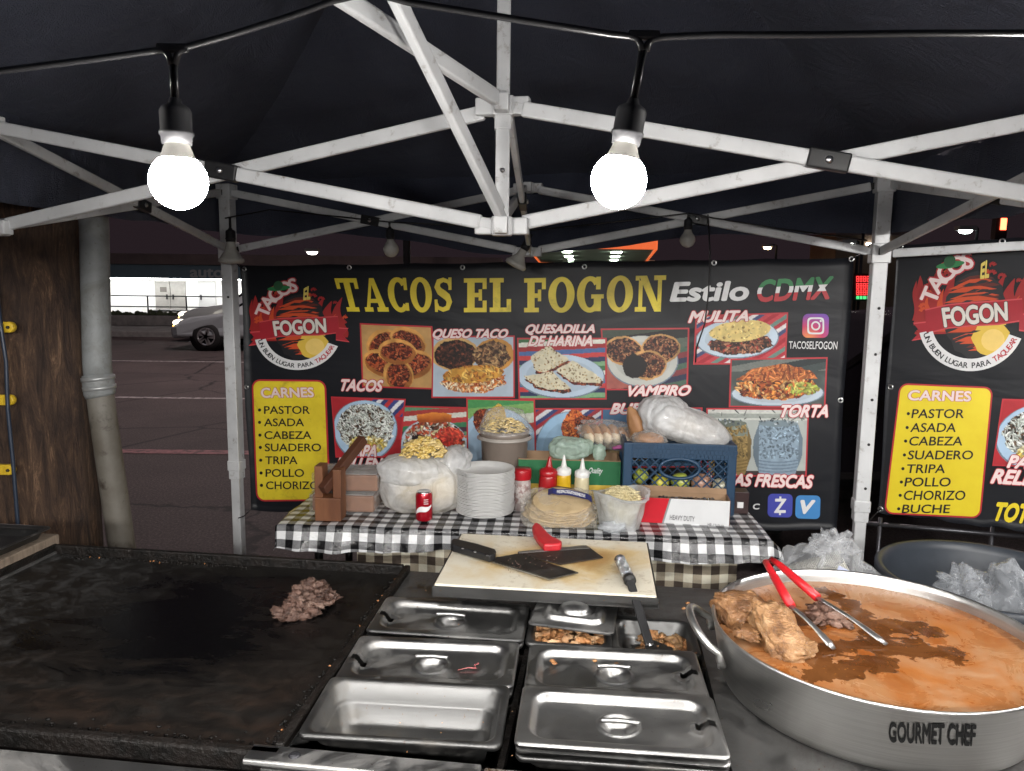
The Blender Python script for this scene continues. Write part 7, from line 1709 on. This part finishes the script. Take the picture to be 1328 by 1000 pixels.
fruit('onion', 'brown skinned onion in the middle right of the blue crate', 'vegetable', .095, -.080, .055, .042, M_ONI, 1, 3); fruit('lime', 'pale yellow lime at the left end of the blue crate', 'fruit', -.145, -.075, .075, .034, M_LIM, 1.1, 4); fruit('onion', 'pale onion at the right end of the blue crate', 'vegetable', .172, -.08, .045, .034, mat('pale_onion', (.46, .46, .36), (.40, .36, .24), 8, .3), 1, 5)
fruit('avocado', 'dark avocado at the lower left corner of the blue crate', 'fruit', -.185, -.09, .036, .028, mat('dark_avocado', (.018, .02, .014), None, 20, .4), 1.2, 6)
t = thing('leafy_greens', 'dark leafy greens in the bottom of the blue crate', 'vegetable', KF(0, 0, .01)); mb = MB()
for k in range(60): mb.blob(KF(random.uniform(-.2, .2), random.uniform(-.10, .10), random.uniform(.02, .075)), (random.uniform(.02, .045), random.uniform(.015, .03), .008), k, .4, 2, 10, 6, hard=True, rot=Matrix.Rotation(random.uniform(-1, 1), 3, 'X') @ Matrix.Rotation(random.uniform(0, 6), 3, 'Z'))
part('leaves', mb, mat('dark_leaf', (.012, .022, .010), (.022, .035, .014), 20, .5), t)
t = thing('bread_roll', 'long bread roll standing tilted at the left end of the blue crate', 'bread', KF(-.20, -.02, KH)); mb = MB(); mb.blob(KF(-.165, .00, KH+.045), (.034, .034, .085), 2, .08, 1.3, 24, 16, rot=Matrix.Rotation(R(-16), 3, 'Y')); part('roll', mb, M_CRUST, t)
t = thing('bread_roll', 'bread roll in film lying at the crate rim beside the white bag', 'bread', KF(-.11, -.06, KH)); mb = MB(); mb.blob(KF(-.115, -.07, KH+.004), (.062, .042, .030), 5, .08, 1.3, 24, 16); part('roll', mb, M_CRUST, t); mb = MB(); mb.blob(KF(-.115, -.07, KH+.006), (.070, .047, .035), 8, .2, 2.5, 30, 18, hard=True); part('film', mb, MATS['bread_film'], t)
wb_ = KF(.04, .0, KH+.06); t = thing('plastic_bag', 'big white plastic bag slumped over the blue crate', 'bag', wb_); mb = MB(); cr_ = Matrix.Rotation(R(19), 3, 'Y')
mbi = MB(); mbi.blob(KF(.035, .02, KH+.050), (.16, .105, .055), 3, .1, 2, 30, 20, rot=cr_); part('bread_inside', mbi, mat('bag_bread', (.72, .68, .62), (.62, .56, .48), 8, .8), t)
crumple(mb, KF(.035, .02, KH+.050), (.195, .13, .076), 41, .10, 1.3, 110, 70, fold=.12, rot=cr_); crumple(mb, KF(-.055, .03, KH+.085), (.108, .10, .085), 44, .10, 1.4, 90, 60, fold=.10); part('bag_film', mb, M_WBAG, t)
# cheese bag
cz = TF(.37, .085, TZ_); t = thing('plastic_bag', 'open clear white bag of shredded cheese left of the foil carton', 'bag', cz); mb = MB()
nu, nv = 72, 34; vs = []
for j in range(nv+1):
    for i in range(nu):
        a = 2*math.pi*i/nu; b = j/nv; rr = (.070+.028*b)*(1+.12*noise.noise(Vector((math.cos(a)*2, math.sin(a)*2, b*1.5)))+.10*b*noise.noise(Vector((math.cos(a)*5, math.sin(a)*5, b*3)))); z = b*.150*(1+.10*math.sin(a*2+.5)*b)
        if b > .9: rr += .012*(b-.9)*10; z -= .02*(b-.9)*10
        vs.append(cz+Vector((rr*math.cos(a)*1.05, rr*math.sin(a)*.9, .002+z)))
mb.add(vs, [(j*nu+i, j*nu+(i+1) % nu, (j+1)*nu+(i+1) % nu, (j+1)*nu+i) for j in range(nv) for i in range(nu)], 0, True); mb.blob(cz+Vector((-.035, -.06, .02)), (.05, .03, .022), 4, .4, 3, 26, 16, hard=True, zmin=TZ_+.001); part('bag_film', mb, M_CBAG, t)
t = thing('shredded_cheese', 'pale yellow shredded cheese in the open clear bag', 'cheese', cz+Vector((0, 0, .1))); mb = MB(); curls(mb, cz+Vector((0, 0, .095)), .074, .064, .062, 330, .034, .0021, 13); mb.blob(cz+Vector((0, 0, .07)), (.070, .06, .066), 5, .2, 2, 24, 16); part('shreds', mb, mat('cheese_pale', (.72, .64, .40), (.64, .54, .30), 30, .6), t)
# pack of tortillas
tk = TF(.145, .115, TZ_); t = thing('tortilla_pack', 'film packed flat tortillas with a blue and white wrapper strip in front of the bottles', 'package', tk); mb = MB()
tkR = Matrix.Rotation(TA, 3, 'Z') @ Matrix.Rotation(R(24), 3, 'X')
for k in range(12): mb.blob(tk+tkR @ Vector((random.uniform(-.008, .008), random.uniform(-.006, .006), -.022+k*.0058))+Vector((0, 0, .052)), (.142-.002*k, .086, .0044), k, .06, 2, 40, 8, rot=tkR, zmin=TZ_+.004)
part('tortillas', mb, mat('tortilla_tan', (.50, .38, .22), (.40, .29, .16), 18, .7), t)
mb = MB(); crumple(mb, tk+Vector((0, 0, .054)), (.150, .098, .044), 52, .10, 2.0, 90, 46, zmin=TZ_+.002, fold=.06, rot=tkR, ex=.5); part('film', mb, film('tortilla_film', (.74, .70, .62), .12, .10, 20, .7), t)
mb = MB(); c = tk+tkR @ Vector((.035, .015, .062))+Vector((0, 0, .052))
def wr(a, b): x = (a-.5)*.165; return c+tkR @ Vector((x, (b-.5)*.034+.010*math.sin(a*5)+(.03*max(0, .22-a)*4), .006*math.sin(a*3.1)-.02*max(0, abs(a-.5)-.40)*6))
mb.grid(40, 6, wr, uvf=lambda a, b: (a, b)); part('wrapper_strip', mb, None or mat('wrapper_blue', (.03, .035, .16), (.03, .035, .14), 20, .35), t)
mb = MB(); mb.grid(30, 3, lambda a, b: wr(.2+a*.65, .22+b*.56)+Vector((0, 0, .0012))); part('wrapper_print', mb, mat('wrapper_white', (.66, .66, .66), (.10, .10, .22), 220, .4, lo=.50, hi=.56), t)
# foil carton
fo = thing('foil_carton', 'long red and white foil carton marked heavy duty, lid open, on the table', 'box', TF(.63, .09, TZ_), TA)
fA = TA-R(4); FU = Vector((math.cos(fA), math.sin(fA), 0)); FV = Vector((-math.sin(fA), math.cos(fA), 0)); fc0 = AZ(826, 677, TZ_); FW, FD, FH = .345, .10, .098
def FF(x, y, z): return fc0+FU*x+FV*y+Vector((0, 0, z+.001))
mb = MB(); th = .003
for x0_, x1_, y0_, y1_ in ((0, FW, 0, th), (0, FW, FD-th, FD), (0, th, th, FD-th), (FW-th, FW, th, FD-th)): mb.box(FF((x0_+x1_)/2, (y0_+y1_)/2, FH/2), (x1_-x0_, y1_-y0_, FH), rz=fA)
mb.box(FF(FW/2, FD/2, .002), (FW, FD, .003), rz=fA); part('carton', mb, M_KRAFT, fo)
mb = MB(); mb.box(FF(FW/2, FD+.006, FH+.008), (FW, .003, .024), rot=Matrix.Rotation(fA, 3, 'Z') @ Matrix.Rotation(R(-32), 3, 'X')); part('open_flap', mb, M_KRAFT, fo)
M_FRED = flat('carton_red', (.50, .010, .022), .4); M_FWH = mat('carton_white', (.62, .63, .64), (.52, .53, .54), 3, .4)
mb = MB(); xs_ = .115; mb.add([FF(0, -.0015, 0), FF(xs_-.02, -.0015, 0), FF(xs_+.005, -.0015, FH), FF(0, -.0015, FH)], [(0, 1, 2, 3)]); part('red_print', mb, M_FRED, fo); mb = MB(); mb.add([FF(FW+.0015, 0, 0), FF(FW+.0015, FD, 0), FF(FW+.0015, FD, FH), FF(FW+.0015, 0, FH)], [(0, 1, 2, 3)]); part('red_print', mb, M_FRED, fo)
mb = MB(); mb.add([FF(xs_-.02, -.0015, 0), FF(FW-.001, -.0015, 0), FF(FW-.001, -.0015, FH), FF(xs_+.005, -.0015, FH)], [(0, 1, 2, 3)]); part('white_print', mb, M_FWH, fo)
mb = MB(); mb.add([FF(xs_-.021, -.0025, 0), FF(xs_-.014, -.0025, 0), FF(xs_+.011, -.0025, FH), FF(xs_+.004, -.0025, FH)], [(0, 1, 2, 3)]); part('grey_stripe', mb, flat('carton_grey', (.25, .25, .26), .4), fo)
pf = FF(0, -.003, 0)
def fo_at(px, py, l): return APL(px, py, pf, -FV)-FV*.0004*l
mb = MB(); text_on(mb, 'HEAVY DUTY', [(869, 667.5), (901, 670), (900.5, 676.5), (868.5, 674)], fo_at, 1, .01); text_on(mb, 'HR-1210HD', [(918, 678), (939, 681), (938.5, 685), (917.5, 682.5)], fo_at, 1, .01); part('printed_words', mb, flat('print_dark_grey', (.16, .16, .17), .5), fo)
mb = MB(); mb.tube([FF(.02, FD/2, .05), FF(FW-.02, FD/2, .05)], .036, 20); part('foil_roll', mb, foil(), fo)
mb = MB(); mb.grid(60, 6, lambda a, b: FF(.08+a*.21, .012+b*.05, FH-.012+.010*noise.noise(Vector((a*14, b*4, 3)))+.014*(1-b))); part('foil_edge', mb, MATS.get('foil') or foil(), fo)
db = thing('dark_box', 'small dark brown box with a white square at the right end of the foil carton', 'box', TF(.85, .2, TZ_), TA); dc = AZ(962, 668, TZ_)+Vector((0, .05, .045))
mb = MB(); mb.box(dc, (.066, .07, .088), rz=TA-.05); part('carton', mb, mat('carton_dark', (.035, .014, .014), (.025, .010, .010), 10, .4), db, bevel=.002)
mb = MB(); mb.box(dc+Vector((-.004, -.0365, -.008)), (.024, .002, .024), rz=TA-.05); part('white_square', mb, flat('sq_white', (.7, .7, .7)), db)
